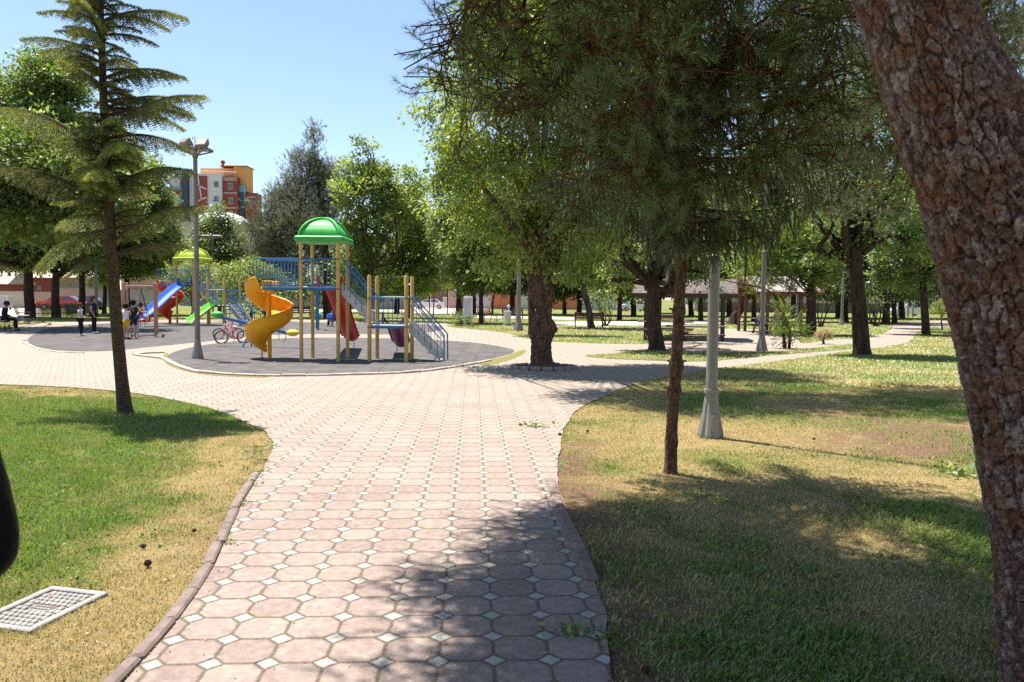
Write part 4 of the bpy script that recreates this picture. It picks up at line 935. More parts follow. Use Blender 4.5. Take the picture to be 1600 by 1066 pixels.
# ---------------- second pine behind it on the right
dtree('pine_tree', 'tall pine with long reddish boughs behind the big leaning trunk at right', (1548, 603), [
    (1300,30,60,50),(1290,110,50,35),(1360,60,60,40),(1310,190,60,30),(1380,170,60,35),(1330,260,70,25),(1400,260,50,30),(1320,330,55,22),(1400,330,50,25),(1270,300,45,22),(1440,130,60,40),(1560,60,70,50),(1600,160,60,40),(1650,80,70,60),(1500,20,80,50),(1540,150,60,30),(1250,220,40,25),(1400,-40,90,60),(1560,-50,90,60),(1290,-40,70,50),(1620,300,50,60),(1360,120,50,25),(1230,140,40,30),(1245,60,40,40),(1180,110,60,36,-1),(1200,250,50,26,-1),(1150,300,40,20,0),(1280,200,60,30,-2.5),(1360,120,60,30,-3),(1200,30,70,36,-2.5),(1440,60,70,40,-3),(1340,-30,80,40,-3),(1260,-130,80,40,-1.5),(1370,-150,80,40,-2),(1480,-150,80,40,-2.5),(1200,-110,70,36,-.5),(1545,60,60,40,.5),(1590,40,50,50,1),(1580,130,50,40,.8),(1560,190,50,30,0),(1600,100,40,50,-1),(1530,110,50,30,1)],  # highest near lobes sit above the frame, added for shade on the lawn
    trunk_to=(1530, -80), r0=.17, mat=NM_pinel, bark=BK_limb, dens=11, per=230, cr=.30, ls=.062, seed=51, kind='pine', shell=.2, zmin=2.6)

# ---------------- the other trees, left to right
G_L = 'shade trees behind the picket fence on the left'
dtree('shade_tree', 'leftmost broad shade tree, thickest dark trunk beside the tilted bench', (47, 497), [(20,190,65,60),(70,130,50,45),(15,290,75,70),(60,370,60,38),(70,230,60,50),(-40,330,70,60),(95,115,25,25),(-60,220,60,60),(40,400,50,22),(0,400,40,20),(30,330,60,36,-15),(-20,300,60,40,-16),(80,300,50,36,-15),(60,250,50,36,-17)], trunk_to=(45,412), r0=.36, mat=LM_mid, bark=BK_dark, dens=2.0, per=70, cr=.6, ls=.2, seed=61, group=G_L)
dtree('shade_tree', 'broad shade tree whose trunk forks low in front of the red car', (88, 497), [(110,230,55,60),(105,300,60,50),(125,370,50,35),(80,400,40,22),(150,250,40,50),(90,150,30,40),(130,330,50,30,-16),(160,290,40,30,-17)], trunk_to=(88,428), r0=.3, mat=LM_mid, bark=BK_dark, dens=2.0, per=70, cr=.55, ls=.2, seed=62, group=G_L)
dtree('shade_tree', 'shade tree between the red car and the standing woman', (127, 493), [(160,300,50,55),(150,370,50,35),(120,405,35,20),(175,240,35,40)], trunk_to=(127,425), r0=.27, mat=LM_dark, bark=BK_dark, dens=2.0, per=70, cr=.55, ls=.2, seed=63, group=G_L)
dtree('shade_tree', 'slender shade tree just left of the cedar trunk', (163, 490), [(185,350,45,45),(170,400,40,22),(150,430,25,14)], trunk_to=(163,425), r0=.2, mat=LM_dark, bark=BK_dark, dens=2.0, per=70, cr=.55, ls=.2, seed=64, group=G_L)
dtree('shade_tree', 'shade tree with two dark stems rising behind the pink swing frame', (199, 492), [(215,290,45,50),(228,335,38,38),(225,390,55,35),(255,375,30,28),(205,415,45,20)], trunk_to=(198,415), r0=.27, mat=LM_mid, bark=BK_dark, dens=2.2, per=75, cr=.5, ls=.19, seed=65, group=G_L)
dtree('small_tree', 'small dark green tree behind the yellow dome, in front of the pale roof', (343, 489), [(340,360,30,24),(352,385,36,24),(320,395,26,18),(372,400,20,16),(345,340,16,16)], Y=72, trunk_to=(345,425), r0=.2, mat=LM_dark, dens=1.8, per=60, cr=.6, ls=.22, seed=66)
dtree('lime_shrub', 'large yellow-green shrub behind the stairs of the far play tower', (392, 497), [(395,428,34,26),(420,440,28,24),(370,440,30,24),(400,455,40,20),(345,445,26,22)], Y=50, trunk_to=(392,470), r0=.12, mat=LM_bright, dens=6, per=70, cr=.4, ls=.14, seed=67, cat='shrub', zmin=.4, flare=.2)
dtree('lime_shrub', 'yellow-green shrub directly behind the yellow dome posts', (300, 497), [(300,430,32,24),(275,440,24,22),(325,450,26,20),(290,460,28,14)], Y=54, trunk_to=(300,470), r0=.12, mat=LM_bright, dens=6, per=70, cr=.4, ls=.14, seed=68, cat='shrub', zmin=.4, flare=.2)
dtree('small_shrub', 'low round green shrub behind the slide end near the swing frame', (243, 489), [(243,478,13,8),(252,482,9,6)], trunk_to=(243,482), r0=.06, mat=LM_bright, dens=10, per=60, cr=.3, ls=.12, seed=69, cat='shrub', zmin=.1, flare=.1)
dtree('dark_shrub', 'dark rounded shrub at the foot of the far stairs', (415, 494), [(412,470,24,18),(396,478,16,12)], Y=47, trunk_to=(412,480), r0=.08, mat=LM_dark, dens=9, per=60, cr=.35, ls=.14, seed=70, cat='shrub', zmin=.2, flare=.1)
dtree('grey_pine', 'tall grey-green pine with a pointed top behind the green dome', (512, 497), [(490,225,14,26),(478,255,26,24),(500,270,32,28),(515,300,30,32),(465,300,38,32),(440,330,40,32),(425,370,42,34),(480,345,45,40),(520,350,28,38),(415,410,34,30),(460,400,45,32),(510,400,34,30),(450,430,30,18),(490,205,5,14)], trunk_to=(497,250), via=[(510,420)], r0=.33, mat=NM_grey, bark=BK_dark, dens=3.2, per=60, cr=.5, ls=.17, seed=71, kind='pine', shell=.25)
dtree('walnut_tree', 'bright green open-crowned tree to the right of the green dome', (577, 495), [(572,228,12,14),(560,262,26,22),(585,280,36,28),(620,280,30,22),(555,310,34,30),(600,325,36,30),(570,360,38,34),(650,290,22,16),(560,410,34,30),(590,445,30,18),(630,330,24,24),(545,450,22,16)], Y=54, trunk_to=(578,420), r0=.25, mat=LM_bright, dens=1.8, per=70, cr=.5, ls=.19, seed=72)
dtree('young_maple', 'pale leafy young maple just behind the low yellow posts', (641, 497), [(640,310,24,24),(632,345,34,28),(650,370,36,30),(612,385,34,28),(640,415,40,26),(600,430,26,20),(672,400,28,26),(655,445,22,14),(618,450,18,12),(690,425,22,16)], trunk_to=(640,440), r0=.17, mat=LM_maple, dens=3.6, per=75, cr=.42, ls=.15, seed=73)
dtree('elm_tree', 'tall dark green elm behind the notice board', (752, 505), [(715,225,34,30),(735,270,46,42),(700,290,30,36),(760,320,50,45),(715,350,42,40),(760,380,44,36),(730,410,38,26),(790,300,40,50),(775,420,30,22),(700,250,22,26),(742,445,26,14),(790,380,30,30)], trunk_to=(752,440), r0=.17, mat=LM_mid, bark=BK_dark, dens=2.8, per=75, cr=.45, ls=.16, seed=74)
dtree('sapling', 'thin pale sapling left of the thick trunk beside the court', (677, 495), [(677,425,16,12),(668,440,13,10),(690,442,13,10),(680,455,10,6)], trunk_to=(678,445), r0=.06, mat=LM_maple, dens=8, per=60, cr=.3, ls=.13, seed=75)
dtree('plane_tree', 'thick trunked tree behind the pale sapling, left of the notice board', (717, 491), [(700,400,40,30),(730,380,40,30),(690,370,34,24),(720,425,30,14)], trunk_to=(717,430), r0=.34, mat=LM_dark, bark=BK_dark, dens=2.0, per=65, cr=.5, ls=.18, seed=76)
dtree('round_bush', 'dark round bush behind the legs of the notice board', (722, 510), [(718,499,15,11),(735,502,12,9),(724,494,8,6)], trunk_to=(722,503), r0=.05, mat=LM_dark, dens=22, per=70, cr=.25, ls=.1, seed=77, cat='bush', zmin=.1, flare=.1)
dtree('small_tree', 'dark slim trunk standing just behind the burled maple', (831, 523), [(800,300,40,40),(840,330,40,40),(860,280,40,40)], trunk_to=(832,400), r0=.19, mat=LM_mid, bark=BK_dark, dens=2.2, per=60, cr=.45, ls=.15, seed=78)
dtree('shade_tree', 'straight trunk standing before the orange wall right of the burled maple', (882, 491), [(880,400,38,26),(900,370,40,30),(860,420,26,14)], trunk_to=(882,438), r0=.24, mat=LM_mid, dens=2.0, per=60, cr=.55, ls=.2, seed=79)
dtree('shrubby_tree', 'small crooked tree with sparse leaves left of the person on the bench', (769, 492), [(772,445,22,14),(786,452,16,9)], trunk_to=(771,462), r0=.12, mat=LM_mid, dens=3, per=50, cr=.45, ls=.18, seed=80)
dtree('ash_tree', 'grey leaning trunk in front of the red slatted bench', (925, 513), [(935,395,44,32),(900,360,44,40),(955,350,44,44),(920,430,34,18),(970,420,34,22),(940,310,50,40),(890,420,24,18)], trunk_to=(905,430), via=[(919,480)], r0=.21, mat=LM_mid, bark=BK_grey, dens=2.8, per=70, cr=.42, ls=.15, seed=81)
dtree('pollard_tree', 'knobbly pollarded tree standing in front of the dark pavilion', (1026, 548), [(985,385,40,26),(1000,340,55,40),(1060,390,40,24),(1060,330,55,40),(950,410,26,16),(1100,395,30,22),(1030,270,70,50),(965,300,50,45),(1110,320,50,50),(1090,425,24,12),(960,440,20,10),(1060,395,50,20,5),(1010,390,50,20,5),(1115,400,40,20,6)], trunk_to=(1022,438), r0=.27, mat=LM_mid, bark=BK_dark, dens=4.0, per=75, cr=.3, ls=.11, seed=82, flare=.5)
dtree('leaning_tree', 'short thick trunk leaning right beyond the roof end of the dark pavilion', (1143, 507), [(1180,415,36,22),(1215,400,36,26),(1195,370,44,30),(1150,410,24,16),(1240,430,24,14)], trunk_to=(1168,458), r0=.36, mat=LM_bright, bark=BK_dark, dens=2.0, per=70, cr=.5, ls=.17, seed=83)
dtree('tamarisk', 'feathery pale green tree hanging over the far red-edged pavilion', (1268, 503), [(1220,395,40,28),(1260,410,40,26),(1190,420,26,18),(1290,430,26,16),(1235,360,40,26),(1275,370,36,26),(1230,440,26,10),(1180,445,18,9),(1255,446,20,8),(1300,410,22,26),(1170,400,24,20)], Y=38, trunk_to=(1268,430), r0=.26, mat=LM_bright, bark=BK_dark, dens=14.0, per=130, cr=.4, ls=.11, seed=84, kind='feather')
dtree('oak_tree', 'stout dark trunk forking under a dense crown in the right middle distance', (1347, 555), [(1300,360,36,26),(1290,300,44,36),(1340,290,55,44),(1395,320,44,36),(1370,370,36,18),(1340,220,70,50),(1290,220,50,50),(1410,250,55,55),(1290,400,20,12),(1420,380,24,20),(1340,150,70,40),(1290,170,50,40),(1400,190,60,40),(1260,260,40,40)], trunk_to=(1336,395), r0=.27, mat=LM_mid, bark=BK_dark, dens=3.6, per=75, cr=.32, ls=.11, seed=85)
dtree('oak_tree', 'slimmer dark trunk close beside the big leaning pine, far right lawn', (1447, 523), [(1440,360,44,36),(1405,400,36,30),(1480,390,40,36),(1400,440,34,20),(1430,320,50,36),(1420,385,50,26,4),(1400,400,50,22,9),(1460,440,22,14),(1380,420,24,24)], trunk_to=(1441,420), r0=.21, mat=LM_dark, bark=BK_dark, dens=4.2, per=80, cr=.4, ls=.13, seed=86)
dtree('dark_tree', 'very dark low-hanging tree behind the leafless stems at right', (1385, 490), [(1370,420,40,24),(1340,440,30,16),(1400,445,36,16),(1320,420,26,18),(1370,380,50,30),(1450,430,30,26)], Y=58, trunk_to=(1385,455), r0=.3, mat=LM_dark, bark=BK_dark, dens=3.0, per=75, cr=.6, ls=.2, seed=87)
# background trees closing the view
bgs = [(1560,489,[(1540,440,44,24),(1600,430,44,30),(1560,380,50,44),(1620,360,50,44)],LM_dark,'background tree farthest to the right beyond the big pine'),
       (1345,489,[(1330,448,34,16),(1370,440,34,20),(1350,400,44,30),(1350,350,50,40)],LM_mid,'background tree directly behind the stout oak'),
       (1140,489,[(1120,440,34,18),(1160,436,34,20),(1140,400,44,30),(1150,350,50,40)],LM_mid,'background tree between the two pavilions'),
       (845,489,[(850,440,34,16),(830,430,30,18),(860,400,36,26)],LM_dark,'background tree hidden behind the burled maple trunk'),
       (740,487,[(740,440,30,12),(770,430,30,18),(750,400,40,28)],LM_mid,'background tree behind the tall elm'),
       (545,487,[(545,450,30,14),(530,430,30,22),(560,420,34,26)],LM_mid,'background tree behind the low yellow posts'),
       (905,489,[(880,450,34,14),(930,445,34,18),(880,405,40,30),(930,390,40,30),(905,350,50,36),(860,340,40,40)],LM_mid,'background tree behind the leaning ash trunk'),
       (990,490,[(975,445,40,18),(1010,440,40,20),(975,420,40,24),(1010,400,40,28),(990,360,60,36),(1000,300,60,50)],LM_dark,'background tree behind the left end of the dark pavilion'),
       (1080,489,[(1060,440,40,18),(1110,440,40,18),(1060,420,40,22),(1110,410,40,26),(1080,370,60,36),(1110,320,60,50)],LM_bright,'pale background tree seen through the dark pavilion'),
       (1240,488,[(1190,435,40,20),(1250,430,40,22),(1290,445,30,18),(1180,390,40,28),(1250,350,50,30),(1210,320,60,36),(1290,340,50,36),(1230,260,70,50)],LM_mid,'background tree above the far red-edged pavilion'),
       (1310,489,[(1290,440,34,20),(1330,445,34,20),(1290,410,34,24),(1330,390,44,30),(1310,330,60,44),(1350,430,30,16)],LM_dark,'background tree just left of the stout oak trunk'),
       (1500,488,[(1470,445,44,18),(1460,400,50,34),(1520,400,50,34),(1490,340,60,50),(1560,380,50,50),(1500,440,40,18),(1580,440,30,18)],LM_dark,'background tree behind the big pine trunk'),
       (1410,488,[(1400,445,44,18),(1410,400,50,34),(1390,330,50,36),(1440,300,60,50)],LM_mid,'background tree between the two dark oak trunks'),
       (800,489,[(800,440,34,14),(790,420,34,18),(820,380,40,34),(780,360,40,40)],LM_mid,'background tree behind the lamp post near the litter bin'),
       (620,487,[(610,440,30,16),(650,450,26,12),(580,450,24,14)],LM_dark,'low background tree behind the pale young maple'),
       (470,486,[(450,440,30,16),(490,450,26,14),(430,425,24,18)],LM_dark,'low dark background tree behind the green dome tower')]
for i, (bx, by, lb, mt, lab) in enumerate(bgs):
    dtree('background_tree', lab, (bx, by), lb, Y=78, trunk_to=(bx, 445), r0=.3, mat=mt, bark=BK_dark, dens=1.3, per=70, cr=.8, ls=.28, seed=100 + i, group='trees at the back of the park')
for i, (bx, mt, lab) in enumerate(((1095, LM_dark, 'low-crowned tree behind the roof of the dark pavilion'), (1178, LM_mid, 'low-crowned tree behind the gap between the two pavilions'), (1250, LM_mid, 'low-crowned tree directly behind the far pavilion roof'), (1322, LM_dark, 'low-crowned tree to the left of the stout oak, before the cream depot'), (1398, LM_dark, 'low-crowned tree between the two dark oak trunks'), (968, LM_mid, 'low-crowned tree behind the many-stemmed shrub by the red bench'))):
    dtree('background_tree', lab, (bx, 493), [(bx - 22, 452, 26, 12), (bx + 22, 452, 26, 12), (bx, 440, 36, 16), (bx - 16, 418, 34, 20), (bx + 20, 410, 34, 22), (bx, 385, 40, 26)], Y=62, trunk_to=(bx, 455), r0=.22, mat=mt, bark=BK_dark, dens=1.7, per=70, cr=.6, ls=.22, seed=140 + i, zmin=1.2, group='low-crowned trees at the back of the park')
# bare-stemmed shrubs
def stems_shrub(base, n, h, label, seed, leaf=None, Y=None, spread=.5, r=.035, nl=40, ls=.1):
    rng = np.random.default_rng(seed); B = U(*base); root = thing('stemmed_shrub', label, 'shrub', B); parts = []; tips = []
    for i in range(n):
        az = rng.random() * 6.283; L = h * (.7 + .5 * rng.random()); e = np.array([math.cos(az) * spread * L, math.sin(az) * spread * L, L])
        lp, pl = limb_np((rng.normal() * .08, rng.normal() * .08, -.05), e, r, r * .3, rng, sag=-.02, bend=.08); parts.append(lp); tips += [pl[3], pl[2]]
        for q in range(3):
            s = pl[1] + (pl[3] - pl[1]) * rng.random(); t = s + rng.normal(size=3) * .25 * h * .5 + np.array([0, 0, .25 * h]); lp, p3 = limb_np(s, t, r * .4, r * .12, rng, n=5, m=3); parts.append(lp); tips.append(t)
    v, f, t = join_np(parts); npmesh('stems', v, f, BK_dark, root, smooth=True)
    if leaf:
        C = np.array(tips); v, f, t = leaves(C, nrm(C), np.full(len(C), .5), nl, .35 * h * .5, ls, .5, .1, rng); npmesh('foliage', v, f, leaf, root, tone=t)
    return root
stems_shrub((947, 509), 6, 1.6, 'dark many-stemmed shrub beside the right end of the red bench', 5, LM_dark, r=.045)
stems_shrub((1285, 511), 4, 3.0, 'bare dark stems fanning out right of the far pavilion', 6, LM_dark, r=.05, spread=.4, nl=16)
stems_shrub((1369, 510), 7, 2.4, 'dark many-stemmed shrub between the two oak trunks', 7, LM_dark, r=.05, spread=.35, nl=20)
# yellowing round bush, juniper, lime foliage
dtree('golden_bush', 'small round bush with yellowing leaves on the lawn by the gravel path', (1287, 538), [(1287,524,12,8),(1279,527,7,6),(1296,527,7,6),(1287,519,7,4)], trunk_to=(1287,529), r0=.05, mat=leafmat('golden_leaves', (.16,.11,.04), (.36,.27,.1), (.55,.42,.2), trans=.25), dens=150, per=45, cr=.1, ls=.055, seed=90, cat='bush', zmin=.1, flare=.1, shell=.6)
dtree('juniper', 'shaggy green juniper with a crooked bare stem beside the thin lamp post', (1226, 545), [(1222,500,9,14),(1230,515,14,16),(1220,525,9,12),(1240,510,10,14),(1226,485,6,10),(1243,525,8,8)], trunk_to=(1224,505), r0=.06, mat=LM_bright, bark=BK_dark, dens=45, per=120, cr=.2, ls=.05, seed=91, kind='feather', cat='shrub', zmin=.2, flare=.2)
dtree('lime_shrub', 'small lime-yellow shrub showing beside the big pine trunk at right', (1472, 516), [(1466,478,9,8),(1476,486,9,9),(1462,486,5,6)], trunk_to=(1472,490), r0=.05, mat=LM_lime, dens=25, per=60, cr=.22, ls=.1, seed=92, cat='shrub', zmin=.5, flare=.1)
# crooked bare branches before the far pavilion
def crooked():
    rng = np.random.default_rng(8); B = U(1233, 544); Y = B.y; root = thing('crooked_tree', 'thin crooked leafless tree bending left before the far pavilion', 'tree', B)
    parts = []
    for pl, r in (([(1233,546),(1234,520),(1231,505),(1218,485),(1210,462),(1190,450),(1160,444),(1130,438),(1108,437)], .055), ([(1214,478),(1228,462),(1234,450),(1222,438),(1205,428)], .04), ([(1222,488),(1240,478),(1255,470),(1268,466)], .035), ([(1228,455),(1226,445),(1200,432),(1185,428)], .02), ([(1196,452),(1192,436),(1184,420)], .018)):
        P4 = [V(x, y, Y + rng.normal() * .1) for x, y in pl]; parts.append(trunk_np(P4, list(np.linspace(r, r * .25, len(P4))), n=8, seed=pl[0][0], m=4))
    v, f, t = join_np(parts); npmesh('trunk', v, f, BK_dark, root, smooth=True, off=tuple(B))
crooked()
# ================================================================== PLAYGROUND
YEL = pm('yellow_post_paint', (0.62, 0.40, 0.13), (0.50, 0.31, 0.09), scale=3, rough=.42, dirt=(.35, .22, .1))
BLU = pm('blue_rail_paint', (0.025, 0.15, 0.34), (0.018, 0.10, 0.25), scale=5, rough=.35)
GREY = pm('grey_deck_metal', (0.50, 0.51, 0.51), (0.40, 0.41, 0.41), scale=4, rough=.5, dirt=(.22, .2, .18))
RUSTY = pm('bracket_rust', (0.25, 0.10, 0.04), (0.4, 0.22, 0.08), scale=30, rough=.8)
def plastic(name, c, c2=None): return pm(name, c, c2 or tuple(x * .82 for x in c), scale=1.6, rough=.5, coat=.02, detail=6, spec=.25, dirt=tuple(x * .5 + .06 for x in c))
RED = plastic('red_plastic', (0.46, 0.008, 0.014)); PUR = plastic('purple_plastic', (0.17, 0.035, 0.13)); ORA = plastic('orange_plastic', (0.85, 0.37, 0.005)); GRN = plastic('green_plastic', (0.06, 0.42, 0.08))
BLP = plastic('blue_plastic', (0.02, 0.11, 0.48)); LGR = plastic('light_green_plastic', (0.16, 0.55, 0.05)); LIM = plastic('lime_plastic', (0.56, 0.68, 0.08)); RDO = plastic('scarlet_plastic', (0.62, 0.055, 0.015))
def dome(mb, cx, cy, hw, hd, z0, h, p=2.6, N=26):
    vs = []; fs = []
    for i in range(N + 1):
        for j in range(N + 1):
            u = -1 + 2 * i / N; v = -1 + 2 * j / N
            # map square to dome
            r = max(abs(u), abs(v)); k = math.cos(r * math.pi / 2); zz = h * (k ** 1.15 if k > 0 else 0); s = math.sin(r * math.pi / 2) / r if r > 1e-6 else math.pi / 2
            g = 1 - .018 * (1 if (zz / h * 4.0) % 1 < .1 and r < .97 else 0)
            vs.append((cx + u * s * hw * g, cy + v * s * hd * g, z0 + zz * g))
    for i in range(N):
        for j in range(N): a = i * (N + 1) + j; fs.append((a, a + 1, a + N + 2, a + N + 1))
    mb.add(vs, fs)
def dome_rib(mb, cx, cy, hw, hd, z0, h, sx, sy, r=.035):
    pts = []
    for i in range(17):
        u = -1 + 2 * i / 16; k = math.cos(abs(u) * math.pi / 2); s = math.sin(u * math.pi / 2); pts.append((cx + sx * s * hw, cy + sy * s * hd, z0 + h * max(k, 0) ** 1.15 + .012))
    mb.tube(pts, r, 8)
def rail(mb, a, b, h0, h1, step=.1, r=.011, rt=.018, top=True):
    """railing between ground-plan points a and b; bottoms at h0, tops at h1 (each a pair for slopes)"""
    a = Vector(a); b = Vector(b); L = (Vector((b.x - a.x, b.y - a.y, 0))).length; n = max(1, int(L / step))
    if not hasattr(h0, '__len__'): h0 = (h0, h0)
    if not hasattr(h1, '__len__'): h1 = (h1, h1)
    for i in range(n + 1):
        t = i / n; p = a.lerp(b, t); z0 = h0[0] + (h0[1] - h0[0]) * t; z1 = h1[0] + (h1[1] - h1[0]) * t
        mb.tube([(p.x, p.y, z0), (p.x, p.y, z1)], r, 5)
    mb.tube([(a.x, a.y, h1[0]), (b.x, b.y, h1[1])], rt, 7); mb.tube([(a.x, a.y, h0[0]), (b.x, b.y, h0[1])], rt, 7)
def chute(mb, path, w_=.27, hgt=.16, th=.02, ribs=0):
    """open trough swept along a path of (point, sideways vector, up vector)"""
    prof = []
    n = 10
    for i in range(n + 1):
        t = -1 + 2 * i / n; prof.append((t * w_, hgt * abs(t) ** 2.6))
    prof = [(-w_ - .035, hgt - .015), (-w_ - .02, hgt + .012)] + prof + [(w_ + .02, hgt + .012), (w_ + .035, hgt - .015)]
    low = [(x * 1.0 + (0.0), z - th) for x, z in reversed(prof)]
    ring = prof + low; K = len(ring); vs = []
    for p, s, u in path:
        for x, z in ring: vs.append(p + s * x + u * z)
    fs = []
    for i in range(len(path) - 1):
        for j in range(K): q = (j + 1) % K; fs.append((i*K+j, i*K+q, (i+1)*K+q, (i+1)*K+j))
    fs += [tuple(range(K - 1, -1, -1)), tuple(range((len(path) - 1) * K, len(path) * K))]
    mb.add(vs, fs)
def straight_slide(root, name, m, p0, p1, width=.26, wave=True, label=None):
    """p0 top, p1 bottom lip"""
    p0 = Vector(p0); p1 = Vector(p1); h = Vector((p1.x - p0.x, p1.y - p0.y, 0)); L = h.length; h.normalize(); s = Vector((h.y, -h.x, 0)); path = []
    N = 26
    for i in range(N + 1):
        t = i / N; x = L * t; dz = p0.z - p1.z
        e = t * t * (3 - 2 * t) * .35 + t * .65
        z = p0.z - dz * e
        if t > .85: z = p1.z + (p0.z - dz * (.35 * .85**2 * (3 - 1.7) + .65 * .85) - p1.z) * max(0, 1 - (t - .85) / .15) ** 1.6
        path.append((p0 + h * x, z))
    out = []
    for i, (p, z) in enumerate(path):
        a = path[max(0, i - 1)]; b = path[min(N, i + 1)]; d = Vector((b[0].x - a[0].x, b[0].y - a[0].y, b[1] - a[1])).normalized(); u = s.cross(d); u = u if u.z > 0 else -u
        out.append((Vector((p.x, p.y, z)), s, u))
    mb = MB(); chute(mb, out, width, .17)
    # hood arch at the top and lip at the bottom
    c = out[0][0]
    for sg in (-1, 1): mb.bbox(tuple(c + s * sg * (width + .05) - h * .03 + Vector((0, 0, .15))), (.06, .1, .34), .02, math.atan2(h.y, h.x) + math.pi / 2)
    o = mb.build(name, m, root, smooth='auto', label=label)
    f = MB(); q = out[-3][0]
    for sg in (-1, 1): f.tube([q + s * sg * .12 + Vector((0, 0, -.02)), (q.x + s.x * sg * .12, q.y + s.y * sg * .12, 0)], .016, 6)
    f.each('slide_foot', GREY, o)
    return o
def spiral_slide(root, m, c, z0, z1, R=.36, a0=-math.pi / 2, turns=1.38, pole=True, zt=None, polem=None):
    N = 70; out = []
    for i in range(N + 1):
        t = i / N; a = a0 - t * turns * 2 * math.pi; z = z0 + (z1 - z0) * t; rad_ = Vector((math.cos(a), math.sin(a), 0))
        dz = (z1 - z0) / (turns * 2 * math.pi * R); d = Vector((math.sin(a), -math.cos(a), dz)).normalized(); up = rad_.cross(d); up = up if up.z > 0 else -up
        bank = .32; s = (rad_ * math.cos(bank) + up * math.sin(bank)).normalized(); up2 = (up * math.cos(bank) - rad_ * math.sin(bank)).normalized()
        out.append((Vector(c) + rad_ * R + Vector((0, 0, z)), s, up2))
    mb = MB()
    # trough: taller outer wall
    prof = [(-.27, .05), (-.2, .0), (-.08, -.02), (.06, -.02), (.17, .03), (.25, .12), (.285, .24), (.30, .33), (.325, .34), (.335, .32)]
    low = [(x + (.03 if x > .1 else 0), z - .03) for x, z in reversed(prof[:-1])]
    ring = prof + low; K = len(ring); vs = []
    for p, s, u in out:
        for x, z in ring: vs.append(p + s * x + u * z)
    fs = []
    for i in range(len(out) - 1):
        for j in range(K): q = (j + 1) % K; fs.append((i*K+j, i*K+q, (i+1)*K+q, (i+1)*K+j))
    fs += [tuple(range(K - 1, -1, -1)), tuple(range((len(out) - 1) * K, len(out) * K))]
    mb.add(vs, fs)
    e = out[0][0]; mb.bbox((e.x + .14, e.y - .27, e.z + .14), (.26, .04, .26), .015); mb.bbox((e.x + .14, e.y + .27, e.z + .14), (.26, .04, .26), .015); mb.bbox((e.x + .14, e.y, e.z - .02), (.26, .5, .03), .01)
    o = mb.build('spiral_slide', m, root, smooth='auto')
    p = MB(); p.tube([(c[0], c[1], -.05), (c[0], c[1], z0 + .22)], .052, 12); 
    q = out[-2][0]; p.tube([(q.x, q.y, q.z - .03), (q.x, q.y, 0)], .02, 6)
    p.build('slide_pole', polem or m, o)
def stair(root, a, b, z0, z1, width, dy):
    """stair going along +x from a (top) to b (bottom)"""
    st = MB(); n = max(4, int(round((z0 - z1) / .19))); x0, x1 = a[0], b[0]; y0, y1 = a[1], b[1]; d = Vector((x1 - x0, y1 - y0, 0)); ang = math.atan2(d.y, d.x)
    h = d.normalized(); s = Vector((-h.y, h.x, 0))
    for i in range(n):
        t = (i + .5) / n; p = Vector((x0, y0, 0)) + d * t; z = z0 + (z1 - z0) * ((i + 1) / (n)) + .02
        st.bbox((p.x, p.y, z + .0), (d.length / n * 1.05, width - .05, .03), .006, ang); st.bbox((p.x - h.x * d.length / n * .5, p.y - h.y * d.length / n * .5, z + (z0 - z1) / n / 2), (.012, width - .05, (z0 - z1) / n), .003, ang)
    for sg in (-1, 1):
        o_ = s * sg * width / 2; A = Vector((x0, y0, 0)) + o_; B_ = Vector((x1, y1, 0)) + o_; t_ = s * .012
        poly = [(A, z0 + .10), (A, z0 - .2), (B_, z1 - .02), (B_, z1 + .26)]
        vs = [p + t_ + Vector((0, 0, z)) for p, z in poly] + [p - t_ + Vector((0, 0, z)) for p, z in poly]
        st.add(vs, [(0, 1, 2, 3), (7, 6, 5, 4), (0, 4, 5, 1), (1, 5, 6, 2), (2, 6, 7, 3), (3, 7, 4, 0)])
    o = st.build('stair', GREY, root)
    for sg in (-1, 1):
        r = MB(); o_ = s * sg * (width / 2 + .02); A = Vector((x0, y0, 0)) + o_; B_ = Vector((x1, y1, 0)) + o_; L = d.length; nn = max(3, int(L / .14))
        hi = .74
        r.tube([A + Vector((0, 0, z0 + hi)), B_ + Vector((0, 0, z1 + hi + .04)), B_ + h * .09 + Vector((0, 0, z1 + hi - .06)), B_ + h * .1 + Vector((0, 0, z1))], .019, 8)
        r.tube([A + Vector((0, 0, z0 + hi - .2)), B_ + Vector((0, 0, z1 + hi - .16))], .014, 6)
        for i in range(0, nn): 
            t = (i + .5) / nn; p = A.lerp(B_, t); zz = z0 + (z1 - z0) * t; r.tube([p + Vector((0, 0, zz + .02)), p + Vector((0, 0, zz + hi - .2 + (.04 * t)))], .009, 5)
        r.build('handrail', BLU, root)
